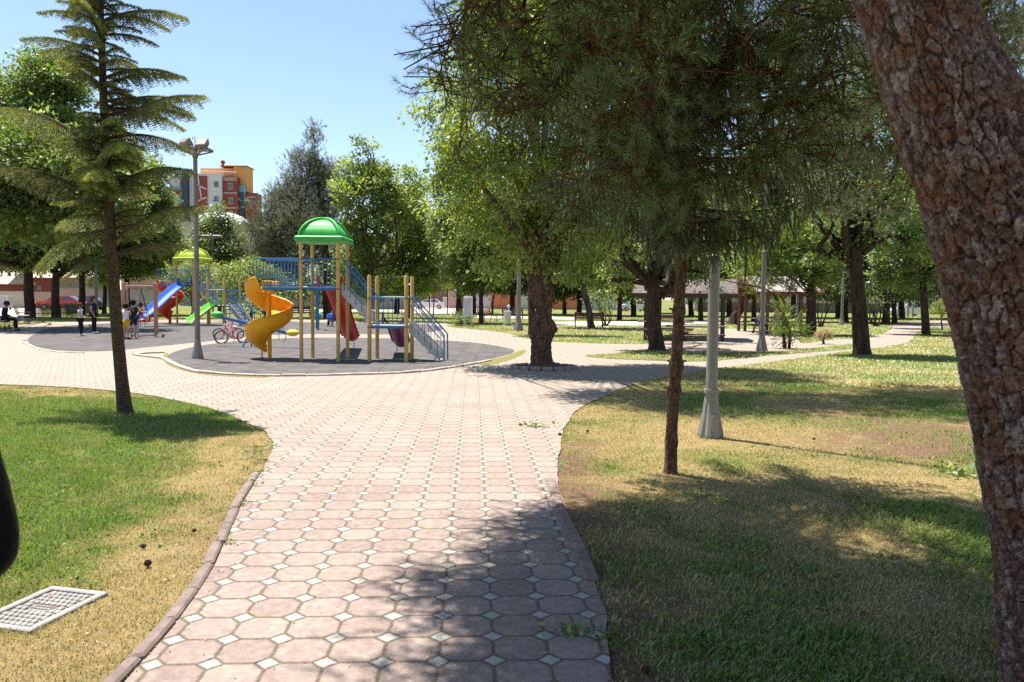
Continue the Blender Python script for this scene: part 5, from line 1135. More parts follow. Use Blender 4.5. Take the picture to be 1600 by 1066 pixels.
def play_tower(loc, rz, s, label, my, cols, dirs, posts_m=YEL):
    """my: +1 slides at the back, -1 slides at the front. cols: canopy, spiral, long slide, short slide"""
    root = thing('play_tower', label, 'play tower', loc, rz, s=s)
    Wd, Dp = .93, 1.12; dk = 1.90
    Y = lambda y: y if my > 0 else Dp - y
    for x in (0, Wd):
        for y in (0, Dp): p = MB(); p.tube([(x, y, -.05), (x, y, 3.04)], .048, 12); p.build('post', posts_m, root, smooth='auto')
    rim = MB(); rim.bbox((Wd / 2, Dp / 2, 3.09), (1.22, 1.36, .14), .03); c = rim.build('canopy', cols[0], root)
    d = MB(); dome(d, Wd / 2, Dp / 2, .50, .56, 3.15, .47)
    d.build('canopy_dome', cols[0], c, smooth='auto')
    rb = MB(); k = .75
    dome_rib(rb, Wd / 2, Dp / 2, .51, .57, 3.14, .49, 1, 1, .04); dome_rib(rb, Wd / 2, Dp / 2, .51, .57, 3.14, .49, 1, -1, .04)
    rb.build('canopy_rib', cols[0], c, smooth=True)
    # decks
    dm = MB(); dm.bbox((Wd / 2 - .48, Dp / 2, dk - .03), (Wd + .96, Dp - .12, .05), .01); dm.build('deck', GREY, root)
    fr = MB()
    for y in (.06, Dp - .06): fr.bar((-.96, y, dk - .07), (Wd, y, dk - .07), .04, .06)
    fr.bar((-.96, .06, dk - .07), (-.96, Dp - .06, dk - .07), .04, .06); fr.each('deck_frame', BLU, root)
    r = MB(); rail(r, (0, Y(.03), 0), (Wd, Y(.03), 0), dk + .02, dk + .69, .085); r.build('railing', BLU, root)
    for y in (.06, Dp - .06): r = MB(); rail(r, (-.96, y, 0), (0, y, 0), dk + .02, dk + .69, .085); rail(r, (-1.22, y, 0), (-.96, y, 0), dk + .26, dk + .69, .085); r.build('railing', BLU, root)
    spiral_slide(root, cols[1], (-1.03, Dp * .66, 0), dk - .14, .24, zt=0, polem=cols[1] if my < 0 else ORA)
    # brackets
    bk = MB()
    for x in (0, Wd):
        for y in (0, Dp):
            for z in (dk - .06, dk + .68): bk.lathe([(.056, z - .02), (.056, z + .02)], 10, (x, y, 0))
    # slides
    a = dirs[0]; ysl = Dp if my > 0 else 0
    straight_slide(root, 'long_slide', cols[2], (Wd * .5, ysl + .02 * my, dk - .02), (Wd * .5 + dirs[0][0], ysl + dirs[0][1] * my, .24), .25 if my > 0 else .31)
    # stair down to low platform
    lx0 = 1.72; lw = .93; ld = .95
    stair(root, (Wd + .04, Dp * .5), (lx0 - .02, Dp * .5), dk - .02, ld + .02, .62, 0)
    for x in (lx0, lx0 + lw):
        for y in (0, Dp): 
            p = MB(); p.tube([(x, y, -.05), (x, y, 2.16), (x, y, 2.2)], [.052, .052, .035], 12); p.build('post', posts_m, root, smooth='auto')
            for z in (ld - .06, ld + .66): bk.lathe([(.06, z - .02), (.06, z + .02)], 10, (x, y, 0))
    bk.each('bracket', RUSTY, root)
    dm = MB(); dm.bbox((lx0 + lw / 2, Dp / 2, ld - .03), (lw, Dp - .12, .05), .01); dm.build('deck', GREY, root)
    fr = MB()
    for y in (.06, Dp - .06): fr.bar((lx0, y, ld - .07), (lx0 + lw, y, ld - .07), .04, .06)
    fr.each('deck_frame', BLU, root)
    r = MB(); rail(r, (lx0, Y(.03), 0), (lx0 + lw, Y(.03), 0), ld + .02, ld + .68, .11); r.build('railing', BLU, root)
    r = MB(); r.tube([(lx0, Y(Dp - .05), ld + .7), (lx0 + lw, Y(Dp - .05), ld + .7)], .018, 7); r.build('top_rail', pm('pale_rail', (.5, .52, .6), rough=.4), root)
    straight_slide(root, 'short_slide', cols[3], (lx0 + lw * .48, ysl + .02 * my, ld - .02), (lx0 + lw * .48 + dirs[1][0], ysl + dirs[1][1] * my, .18), .24)
    stair(root, (lx0 + lw + .05, Dp * .5), (lx0 + lw + .86, Dp * .5 - .04), ld, 0.02, .62, 0)
    return root
p1 = U(471, 565)
play_tower(p1, 0, 1.0, 'nearer play tower with green dome, orange spiral slide and red slide', 1, (GRN, ORA, RED, PUR), ((-.28, 4.1), (-.12, 2.3)))
p2 = U(277, 507.5)
play_tower((p2.x, p2.y, 0), rad(-17), .5 * (U(277,507.5).y / 19.66) * 1.075, 'farther play tower with lime yellow dome, blue slide and red spiral slide', -1, (LIM, RDO, BLP, LGR), ((.35, 3.3), (-.1, 1.6)))
# wooden swing frame
PINKW = pm('pink_wood_paint', (0.50, 0.25, 0.19), (0.40, 0.19, 0.14), scale=6, rough=.6, stretch=(1, 1, .2))
def swing_frame():
    a = U(194, 527); b = U(234, 527.5); dx = abs(b.x - a.x) / .92; root = thing('swing_frame', 'pink square-beamed wooden frame with hanging chains', 'swing', a, rad(23)); h = 2.12; dy = 2.2
    for x in (0, dx):
        for y in (0, dy): m = MB(); m.bbox((x, y, h / 2), (.1, .1, h + .02), .012); m.build('post', PINKW, root)
    for y in (0, dy): m = MB(); m.bbox((dx / 2, y, h - .16), (dx - .1, .09, .1), .01); m.build('top_beam', PINKW, root)
    for x in (0, dx): m = MB(); m.bbox((x, dy / 2, h - .26), (.09, dy - .1, .1), .01); m.build('side_beam', PINKW, root)
    m = MB(); m.bar((.15, .06, h - .15), (dx - .3, dy - .06, h - .15), .08, .08); m.build('cross_beam', PINKW, root)
    ch = MB(); c = Vector((dx * .52, dy * .45, 0))
    for px, py, pz in ((.25, -.3, .62), (.3, .25, .62), (-.12, .2, .66), (-.1, -.28, .66)): ch.tube([c + Vector((0, 0, h - .2)), c + Vector((px, py, pz))], .014, 5)
    ch.build('chain', pm('dark_chain', (.05, .05, .055), rough=.5), root)
    st = MB(); st.bbox((c.x + .08, c.y, .6), (.5, .55, .1), .04); st.bbox((c.x + .3, c.y, .74), (.06, .5, .24), .03); st.build('seat', RED, root)
swing_frame()
# blue swing frame at the back
def blue_swing():
    a = U(497, 516.5); root = thing('blue_swing_frame', 'blue tube swing frame seen beneath the green domed tower', 'swing', a)
    for x, y in ((0, 0), (-.55, 1.9)):
        m = MB(); m.tube([(x, y, 0), (x, y, 2.15)], .05, 8); m.build('post', BLU, root)
    m = MB(); m.tube([(.05, -.1, 2.15), (-.6, 2.0, 2.15)], .04, 8); m.tube([(0, 0, 2.1), (1.3, .2, 2.1)], .04, 8); m.build('top_bar', BLU, root)
    m = MB(); m.tube([(1.3, .2, 0), (1.3, .2, 2.12)], .05, 8); m.build('post', BLU, root)
    c = MB()
    for x in (.5, .85): c.tube([(x, .1, 2.1), (x, .1, .5)], .01, 4)
    c.build('chain', MC['dark_chain'], root); s = MB(); s.bbox((.67, .1, .48), (.42, .2, .04), .01); s.build('seat', pm('black_rubber', (.03, .03, .03), rough=.8), root)
blue_swing()
# see-saw
def seesaw():
    c = U(398, 543); root = thing('seesaw', 'blue see-saw with green and yellow seats behind the orange spiral slide', 'see-saw', c, rad(-12))
    L0, L1, z0, z1 = -1.32, 1.32, .98, .44; sl = (z1 - z0) / (L1 - L0)
    m = MB(); m.bar((L0, 0, z0), (L1, 0, z1), .07, .09); m.build('beam', BLU, root)
    for sx in (-1, 1): 
        for sy in (-1, 1): m = MB(); m.tube([(sx * .04, 0, .72), (sx * .28, sy * .26, 0)], .028, 7); m.build('leg', BLU, root)
    for x, mt, g in ((L0, GRN, -1), (L1, plastic('yellow_plastic', (.75, .6, .05)), 1)):
        z = z0 + sl * (x - L0); m = MB(); m.ball((x, 0, z + .05), .2, 12, 8, (1.1, .8, .55)); m.build('seat', mt, root, smooth=True)
        h = MB(); xh = x - g * .38; zh = z0 + sl * (xh - L0)
        for y in (-.09, .09): h.tube([(xh, y, zh), (xh, y, zh + .3)], .014, 6)
        h.tube([(xh, -.2, zh + .3), (xh, .2, zh + .3)], .018, 6); h.build('handle', BLU, root)
        b = MB(); b.tube([(xh - .12, .05, zh), (xh - .12, .05, zh - .26), (xh + .05, .05, zh - .32), (xh + .12, .05, zh - .2), (xh + .12, .05, zh)], .012, 5); b.build('bumper', MC['dark_chain'], root)
seesaw()
# spring riders
def rider(loc, label, body, head, rz):
    root = thing('spring_rider', label, 'spring rider', loc, rz, group='spring riders behind the green domed tower')
    s = MB(); pts = [(.08 * math.cos(i * .9), .08 * math.sin(i * .9), .02 + i * .012) for i in range(32)]; s.tube(pts, .014, 5); s.build('spring', MC['dark_chain'], root)
    b = MB(); b.ball((0, 0, .56), .26, 12, 8, (1.4, .35, .75)); b.bbox((-.1, 0, .52), (.34, .26, .06), .02); b.build('body', body, root, smooth=True)
    h = MB(); h.ball((.3, 0, .86), .15, 10, 7, (1.1, .5, 1)); h.ball((.44, 0, .83), .07, 8, 5); h.build('head', head, root, smooth=True)
    g = MB(); g.tube([(.16, -.18, .76), (.16, .18, .76)], .016, 6); g.build('handle', BLU, root)
    f = MB(); f.tube([(-.02, -.2, .3), (-.02, .2, .3)], .016, 6); f.build('footrest', BLU, root)
TEAL = plastic('teal_plastic', (.03, .33, .3))
rider(U(497, 508), 'teal animal spring rider with yellow head under the green domed tower', TEAL, D.materials['yellow_plastic'], 2.4)
rider(U(519, 511), 'blue spring rider ridden by the child in red', BLP, BLP, -.3)
# bicycles
def bicycle(loc, rz, s, label, fm):
    root = thing('bicycle', label, 'bicycle', loc, rz, s=s, group='pink bicycles by the see-saw'); wb = .95; R = .28
    tyre = pm('tyre', (.03, .03, .03), rough=.8)
    for x in (0, wb):
        t = MB(); pts = [(x + R * math.cos(a), 0, R + R * math.sin(a)) for a in [i * 6.2832 / 28 for i in range(29)]]; t.tube(pts, .026, 8, cap=False); t_ = t.build('wheel', tyre, root, smooth=True)
        r = MB(); pts = [(x + (R - .035) * math.cos(a), 0, R + (R - .035) * math.sin(a)) for a in [i * 6.2832 / 24 for i in range(25)]]; r.tube(pts, .010, 5, cap=False)
        for i in range(12): a = i * .5236; r.tube([(x, 0, R), (x + (R - .03) * math.cos(a), 0, R + (R - .03) * math.sin(a))], .004, 3)
        r.ball((x, 0, R), .03, 6, 4); r.build('rim', pm('rim_metal', (.6, .6, .62), rough=.3, metal=.8), t_)
    f = MB(); bb = (wb * .45, 0, R - .02); st = (wb * .62, 0, .68); hd = (wb * .18, 0, .70)
    for a, b, r in ((hd, bb, .02), (hd, st, .016), (st, bb, .018), (bb, (wb, 0, R), .012), (st, (wb, 0, R), .010), (hd, (0, 0, R), .016)): f.tube([a, b], r, 7)
    f.build('frame', fm, root)
    h = MB(); h.tube([(wb * .16, 0, .68), (wb * .13, 0, .82)], .014, 6); h.tube([(wb * .2, -.24, .88), (wb * .11, -.1, .83), (wb * .11, .1, .83), (wb * .2, .24, .88)], .012, 6); h.build('handlebar', MC['rim_metal'], root)
    g = MB(); [g.tube([(wb * .2, y, .88), (wb * .24, y * 1.2, .89)], .018, 6) for y in (-.24, .24)]; g.build('grip', pm('pink_grip', (.8, .1, .3), rough=.5), root)
    sd_ = MB(); sd_.ball((wb * .64, 0, .74), .11, 10, 6, (1.2, .75, .35)); sd_.build('saddle', pm('white_seat', (.7, .62, .62), rough=.5), root, smooth=True)
    p = MB(); p.lathe([(.07, -.01), (.07, .01)], 12, (0, 0, 0)); p2 = MB(); p2.tube([(bb[0], -.1, bb[2]), (bb[0], .1, bb[2])], .02, 6); p2.box((bb[0] + .1, .14, bb[2] - .08), (.08, .07, .02)); p2.box((bb[0] - .1, -.14, bb[2] + .08), (.08, .07, .02)); p2.tube([(bb[0], .1, bb[2]), (bb[0] + .1, .12, bb[2] - .08)], .01, 5); p2.tube([(bb[0], -.1, bb[2]), (bb[0] - .1, -.12, bb[2] + .08)], .01, 5); p2.build('pedal', tyre, root)
    k = MB(); k.tube([(wb * .6, 0, R), (wb * .55, .18, 0)], .01, 5); k.build('kickstand', tyre, root)
PK = pm('pink_frame_paint', (.75, .05, .12), (.6, .04, .09), rough=.3)
bicycle(U(346, 537), rad(28), .78, 'pink bicycle standing in front of the see-saw', PK)
bicycle(U(372, 530), rad(-160), .72, 'red-pink bicycle with white saddle beyond the see-saw beam', PK)
# ================================================================== POSTS, BENCHES, PAVILIONS
LAMP = pm('grey_lamp_paint', (0.255, 0.235, 0.22), (0.20, 0.185, 0.17), scale=2.5, rough=.45, dirt=(.2, .17, .14), stretch=(1, 1, .3))
LAMPD = pm('brown_grey_pole', (0.21, 0.175, 0.16), (0.155, 0.13, 0.12), scale=2.5, rough=.5)
def fluted_base(mb, r0, r1, h, n=8):
    vs = []; K = n * 3
    for z, r, fl in ((0, r0, .16), (.03, r0, .16), (h * .2, r0 * .82 + r1 * .18, .15), (h * .55, r0 * .38 + r1 * .62, .12), (h, r1, .03)):
        for j in range(K):
            a = 2 * math.pi * j / K; rr = r * (1 - (fl if j % 3 == 0 else 0)); vs.append((rr * math.cos(a), rr * math.sin(a), z))
    fs = []
    for i in range(4):
        for j in range(K): q = (j + 1) % K; fs.append((i*K+j, i*K+q, (i+1)*K+q, (i+1)*K+j))
    fs += [tuple(range(K - 1, -1, -1)), tuple(range(4 * K, 5 * K))]
    mb.add(vs, fs)
def lamp_post(loc, label, h=9.0, r=.075, m=LAMP, s=1.0, step=3.2, head=True, br=.175, bh=.6, group=None):
    root = thing('lamp_post', label, 'lamp post', loc, s=s, group=group)
    b = MB(); fluted_base(b, br, r * 1.05, bh); b.lathe([(r * 1.35, bh - .01), (r * 1.35, bh + .035)], 16); o = b.build('base', m, root)
    d = MB(); d.box((.02, -br * .86, .17), (.09, .02, .2)); d.build('door', m, o)
    p = MB(); p.lathe([(r, bh), (r * .96, step), (r * 1.05, step), (r * 1.05, step + .04), (r * .62, step + .06), (r * .5, h)], 20); p.build('pole', m, root, smooth='auto')
    if head:
        q = MB(); q.tube([(0, 0, h - .1), (0, 0, h + .15), (.25, 0, h + .35), (.9, 0, h + .42)], [r * .45, r * .4, r * .4, r * .35], 8); q.build('arm', m, root, smooth=True)
        l_ = MB(); l_.bbox((1.15, 0, h + .42), (.6, .24, .13), .04); l_.build('lamp_head', m, root)
    return root
lamp_post(U(1110, 682), 'nearest grey lamp post with fluted flared base on the right lawn', h=10, r=.068, step=2.14, br=.155, bh=.54)
lamp_post(U(1190, 549), 'slim grey lamp post beside the juniper and the far pavilion', h=8, r=.075, step=3.2, br=.19, bh=.62)
lamp_post(U(810, 517), 'grey lamp post behind the white litter bin', h=9, r=.11, step=3.5, br=.26, bh=.75)
lamp_post(U(1245, 507), 'far thin lamp post to the left of the bare fanning stems', h=8, r=.09, br=.2)
lamp_post(U(1315, 508), 'far thin lamp post to the right of the bare fanning stems', h=8, r=.09, br=.2)
lamp_post(U(151, 495), 'thin grey lamp post behind the standing woman', h=9, r=.11, br=.16, bh=.4, head=False)
def park_light(loc, label, h):
    root = thing('park_light', label, 'lamp post', loc); p = MB(); p.lathe([(.09, 0), (.07, .5), (.06, h)], 10); p.build('pole', LAMPD, root)
    b = MB(); b.tube([(-.5, 0, h), (.5, 0, h)], .04, 6); b.build('cross_arm', LAMPD, root)
    for x in (-.45, .45): q = MB(); q.bbox((x, -.1, h + .12), (.7, .4, .2), .06); q.build('lamp_head', LAMP, root)
park_light(U(333, 494.5), 'dark pole with two lamp heads in front of the pale beige building', 6.1)
def floodlight():
    c = U(309, 561); root = thing('floodlight_mast', 'tall brown grey mast carrying two floodlights at the edge of the play surface', 'lamp post', c)
    b = MB(); fluted_base(b, .15, .07, .5); b.build('base', LAMP, root); H = 5.35
    p = MB(); p.lathe([(.068, .5), (.064, 2.0), (.066, 2.02), (.056, 3.6), (.052, H)], 16); p.build('pole', LAMPD, root, smooth='auto')
    f = MB(); f.lathe([(.07, H - .2), (.07, H - .1)], 12)
    for a, b_ in (((-.36, -.25, H + .02), (.36, -.25, H + .02)), ((-.36, .25, H + .02), (.36, .25, H + .02)), ((-.36, -.25, H + .02), (-.36, .25, H + .02)), ((.36, -.25, H + .02), (.36, .25, H + .02)), ((0, 0, H - .15), (-.36, -.25, H)), ((0, 0, H - .15), (.36, -.25, H)), ((0, 0, H - .15), (.36, .25, H)), ((0, 0, H - .15), (-.36, .25, H)), ((-.36, 0, H + .02), (.36, 0, H + .02))): f.bar(a, b_, .035, .035)
    f.tube([(0, 0, H), (0, 0, H + .32), (-.06, 0, H + .32), (-.06, 0, H + .26)], .01, 5); f.build('platform', pm('rusty_frame', (.26, .17, .12), (.16, .1, .07), rough=.8, scale=20), root)
    for x, rz, t in ((-.2, 2.6, .5), (.2, -.35, -.6)):
        M = Matrix.Translation((x, -.05, H + .17)) @ Matrix.Rotation(rz, 4, 'Z') @ Matrix.Rotation(rad(-35), 4, 'X')
        hb = MB(); vs = [(-.17, -.04, -.11), (.17, -.04, -.11), (.17, -.04, .11), (-.17, -.04, .11), (-.11, .12, -.07), (.11, .12, -.07), (.11, .12, .07), (-.11, .12, .07)]; hb.add([M @ Vector(v) for v in vs], [(0,1,5,4),(1,2,6,5),(2,3,7,6),(3,0,4,7),(4,5,6,7),(0,3,2,1)])
        o = hb.build('floodlight', pm('flood_body', (.25, .23, .2), rough=.5), root)
        g = MB(); g.add([M @ Vector(v) for v in [(-.15, -.046, -.09), (.15, -.046, -.09), (.15, -.046, .09), (-.15, -.046, .09)]], [(0, 1, 2, 3)]); g.build('lens', pm('flood_lens', (.55, .5, .42), (.45, .38, .3), rough=.15, scale=3), o)
        u = MB(); u.tube([M @ Vector((-.19, .03, 0)), M @ Vector((-.19, .03, -.14)), M @ Vector((.19, .03, -.14)), M @ Vector((.19, .03, 0))], .012, 5); u.build('yoke', MC['rusty_frame'], o)
floodlight()
WOODR = pm('red_brown_wood', (.20, .055, .045), (.13, .035, .03), rough=.5, scale=8, stretch=(.2, 1, 1)); WOODP = pm('weathered_slat', (.42, .33, .29), (.28, .2, .17), rough=.7, scale=8)
BLK = pm('black_iron', (.025, .025, .027), (.015, .015, .017), rough=.5); WOODD = pm('dark_brown_wood', (.075, .045, .035), (.04, .025, .02), rough=.6, scale=9, stretch=(.3, .3, 2))
def bench(loc, rz, label, m=None, L=1.7, s=1.0, tilt=0, group='slatted park benches'):
    root = thing('park_bench', label, 'bench', loc, rz, s=s, group=group); m = m or WOODR
    st = MB()
    for i, y in enumerate((-.2, -.08, .04, .16)): st.bbox((0, y, .45), (L, .1, .035), .008)
    st.build('seat', m, root); bk = MB()
    for i, z in enumerate((.56, .69, .82)): bk.bbox((0, .27 + i * .035, z), (L, .03, .1), .008)
    bk.build('backrest', m, root)
    for x in (-L / 2 + .07, L / 2 - .07):
        f = MB(); f.tube([(x, -.28, 0), (x, -.2, .2), (x, -.24, .42), (x, .2, .42), (x, .3, .62), (x, .37, .92)], .024, 6); f.tube([(x, .33, 0), (x, .2, .22), (x, .2, .42)], .024, 6); f.tube([(x, -.24, .42), (x, -.3, .6), (x, -.1, .64), (x, .28, .62)], .018, 6)
        f.tube([(x, -.2 + .15 * math.cos(a) - .02, .22 + .16 * math.sin(a)) for a in [i * .6283 for i in range(11)]], .012, 5)
        f.build('leg_frame', BLK, root)
    return root
bench(U(920, 512), rad(178), 'red slatted bench facing away behind the grey leaning trunk')
bench(U(1040, 511), rad(180), 'red slatted bench seen through the posts of the dark pavilion', L=1.9)
bench(U(801, 498.5), rad(175), 'dark bench on which the person in black sits', m=WOODD)
bench(U(762, 503.5), rad(60), 'bench seen end-on in front of the crooked small tree', m=WOODR)
bench(U(37, 506), rad(118), 'weathered bench seen end-on with a bicycle wheel shape of iron beside it', m=WOODP, L=1.5)
bench(U(2, 517), rad(115), 'bench at the left edge on which the man in dark clothes sits', m=WOODP, L=1.5)
bench(U(468, 497), rad(185), 'far bench among the shrubs behind the green domed tower', m=WOODD)
# large tilted iron ring beside left bench
# table near the person in black
def small_table(loc, label):
    r = thing('small_table', label, 'table', loc); m = MB(); m.bbox((0, 0, .7), (1.5, .7, .05), .01); m.build('table_top', WOODD, r)
    for x in (-.55, .55): q = MB(); q.bar((x, -.28, 0), (x, .1, .68), .05, .05); q.bar((x, .28, 0), (x, -.1, .68), .05, .05); q.build('leg', WOODD, r)
small_table(U(816, 498), 'dark trestle table right of the person in black')
# notice board
def board():
    a = U(727, 511.5); b = U(735.5, 512); root = thing('notice_board', 'white printed notice board on two pale legs before the round bush', 'sign', (a + b) / 2, rad(-22)); k = a.y / F; wd = 15.5 * k; hh = 30 * k; z0 = 17.5 * k
    m = MB(); m.bbox((0, 0, z0 + hh / 2), (wd, .05, hh), .01); m.build('panel', pm('white_panel', (.72, .68, .68), rough=.4, scale=1), root)
    t = MB()
    for i in range(15): t.box((-.02 if i else 0, -.027, z0 + hh * (.80 - i * .052)), (wd * (.78 if i % 4 != 3 else .55), .004, .012))
    t.box((wd * .18, -.027, z0 + hh * .885), (wd * .3, .004, .03)); t.build('printed_lines', pm('grey_ink', (.25, .25, .27), rough=.6), root)
    for x in (-wd * .38, wd * .38): q = MB(); q.bbox((x, .03, (z0 + .1) / 2), (.055, .05, z0 + .1), .008); q.build('leg', pm('pale_leg', (.6, .52, .47), rough=.5), root)
board()
def bin_():
    c = U(794.5, 516); root = thing('litter_bin', 'white litter bin hung on a ring stand beside the lamp post', 'litter bin', c); WH = pm('white_metal', (.62, .61, .56), (.5, .49, .45), rough=.45, dirt=(.3, .28, .24))
    b = MB(); b.lathe([(.14, .42), (.17, .44), (.20, .98), (.18, .99)], 14, (-.06, 0, 0)); b.build('bucket', WH, root, smooth='auto')
    p = MB(); p.bbox((0, 0, .78), (.09, .07, .85), .02); p.ball((0, 0, 1.22), .09, 10, 6, (1, .6, 1)); p.build('post', WH, root)
    r = MB(); r.tube([(.34 * math.cos(a), 0, .02 + .34 * math.sin(a)) for a in [i * math.pi / 12 for i in range(13)]], .035, 8); r.build('ring_stand', WH, root, smooth=True)
bin_()
# pavilions
ROOFM = pm('grey_shingle', (.10, .075, .065), (.05, .038, .034), rough=.85, scale=5, dirt=(.4, .33, .3)); ROOFP = pm('pale_shingle', (.34, .29, .285), (.22, .185, .18), rough=.8, scale=4); REDT = pm('red_fascia', (.32, .07, .05), rough=.6)
def pavilion(loc, rz, W_, Dp, eave, ridge, over, label, rm, fas, posts_m, roof_x=None):
    root = thing('pavilion', label, 'pavilion', loc, rz); hw = W_ / 2; hd = Dp / 2
    for x in (-hw, -hw * .72, hw * .72, hw):
        for y in (-hd, hd): m = MB(); m.bbox((x, y, eave / 2), (.13, .13, eave), .01); m.build('post', posts_m, root)
    X = hw + over; Yy = hd + over; r = MB()
    for sy in (-1, 1):
        vs = [(-X, sy * Yy, eave - .12), (X, sy * Yy, eave - .12), (X, 0, ridge), (-X, 0, ridge)]; th = Vector((0, 0, .07)); r.add([Vector(v) for v in vs] + [Vector(v) + th for v in vs], [(0,1,2,3),(7,6,5,4),(0,4,5,1),(1,5,6,2),(3,7,4,0),(2,6,7,3)])
    r.build('roof', rm, root); f = MB()
    for sy in (-1, 1): f.bar((-X, sy * (Yy + .02), eave - .12), (X, sy * (Yy + .02), eave - .12), .03, .16)
    for sx in (-1, 1):
        for sy in (-1, 1): f.bar((sx * (X + .02), sy * Yy, eave - .12), (sx * (X + .02), 0, ridge), .03, .16)
    f.build('fascia', fas, root); b = MB()
    for y in (-hd, hd): b.bar((-X + .1, y, eave), (X - .1, y, eave), .12, .14)
    for i in range(9): x = -X + .15 + i * (2 * X - .3) / 8; [b.bar((x, sy * Yy * .98, eave - .14), (x, 0, ridge - .05), .06, .1) for sy in (-1, 1)]
    b.build('beams', posts_m, root)
    return root
pc = V(1062, 500, 34); pavilion((pc.x, 33.0, 0), rad(-14), 3.1, 2.5, 1.95, 2.45, .5, 'dark wooden pavilion with picnic table behind the pollarded tree', ROOFM, WOODD, WOODD)
pc = V(1217, 500, 40); pavilion((pc.x, 41.0, 0), rad(10), 2.6, 2.4, 2.15, 2.85, .5, 'far pavilion with red roof edge where the woman in a headscarf sits', ROOFP, REDT, pm('red_brown_post', (.2, .08, .06), rough=.6))
def picnic(loc, rz, label, L=1.9):
    root = thing('picnic_table', label, 'picnic table', loc, rz); t = MB()
    for i in range(5): t.bbox((0, -.32 + i * .16, .76), (L, .145, .05), .008)
    t.build('table_top', pm('table_wood', (.17, .13, .12), (.09, .065, .055), rough=.5, scale=6), root)
    for y in (-.72, .72): s = MB(); [s.bbox((0, y + d, .45), (L, .13, .045), .008) for d in (-.07, .07)]; s.build('seat', WOODD, root)
    for x in (-L * .33, L * .33):
        f = MB(); f.bar((x, -.68, 0), (x, -.22, .74), .07, .09); f.bar((x, .68, 0), (x, .22, .74), .07, .09); f.bar((x, -.78, .4), (x, .78, .4), .07, .09); f.build('leg_frame', WOODD, root)
picnic(U(1086, 545), rad(-18), 'dark picnic table in front of the dark pavilion')
picnic(V(1010, 500, 31.0).xy.to_3d() if False else Vector((V(1040, 500, 31.5).x, 31.5, 0)), rad(-14), 'second picnic table standing under the dark pavilion', 2.2)
picnic(Vector((V(1207, 500, 38.5).x, 38.7, 0)), rad(8), 'picnic table under the far pavilion', 1.9)
# left fence
def picket(a, b, label, step=.17, h=.85):
    a = U(*a); b = U(*b); d = b - a; L = d.length; root = thing('picket_fence', label, 'fence', a, math.atan2(d.y, d.x)); p = MB(); n = int(L / step)
    for i in range(n + 1): x = i * step; hh = h + .06 * math.sin(i * .9); p.box((x, 0, hh / 2), (.075, .03, hh)); p.add([(x - .0375, -.015, hh), (x + .0375, -.015, hh), (x + .0375, .015, hh), (x - .0375, .015, hh), (x, 0, hh + .09)], [(0,1,4),(1,2,4),(2,3,4),(3,0,4)])
    p.build('pickets', BLK, root); r = MB()
    for z in (.2, .62): r.box((L / 2, .03, z), (L, .03, .05))
    r.build('rail', BLK, root)
picket((56, 494.5), (104, 492.5), 'black picket fence between the two thick trunks on the left')
picket((104, 492.5), (147, 489), 'black picket fence behind the child in white and the woman')
# dumpster
def dumpster():
    c = U(2, 484); root = thing('dumpster', 'grey wheeled waste container at the left edge', 'dumpster', c, rad(10), s=1.12); G = pm('galvanised', (.4, .42, .45), (.3, .32, .35), rough=.4, metal=.3, scale=3)
    b = MB(); b.add([(-.75, -.45, .2), (.75, -.45, .2), (.75, .45, .2), (-.75, .45, .2), (-.85, -.55, 1.15), (.85, -.55, 1.15), (.85, .55, 1.15), (-.85, .55, 1.15)], [(0,3,2,1),(4,5,6,7),(0,1,5,4),(1,2,6,5),(2,3,7,6),(3,0,4,7)]); [b.box((x, -.54, .68), (.05, .06, .8)) for x in (-.5, 0, .5)]; b.build('container', G, root)
    l_ = MB(); l_.bbox((0, 0, 1.2), (1.76, 1.14, .08), .02); l_.build('lid', G, root)
    for x in (-.6, .6):
        for y in (-.35, .35): q = MB(); q.tube([(x, y - .03, .09), (x, y + .03, .09)], .09, 10); q.box((x, y, .16), (.05, .05, .1)); q.build('wheel', BLK, root)
dumpster()
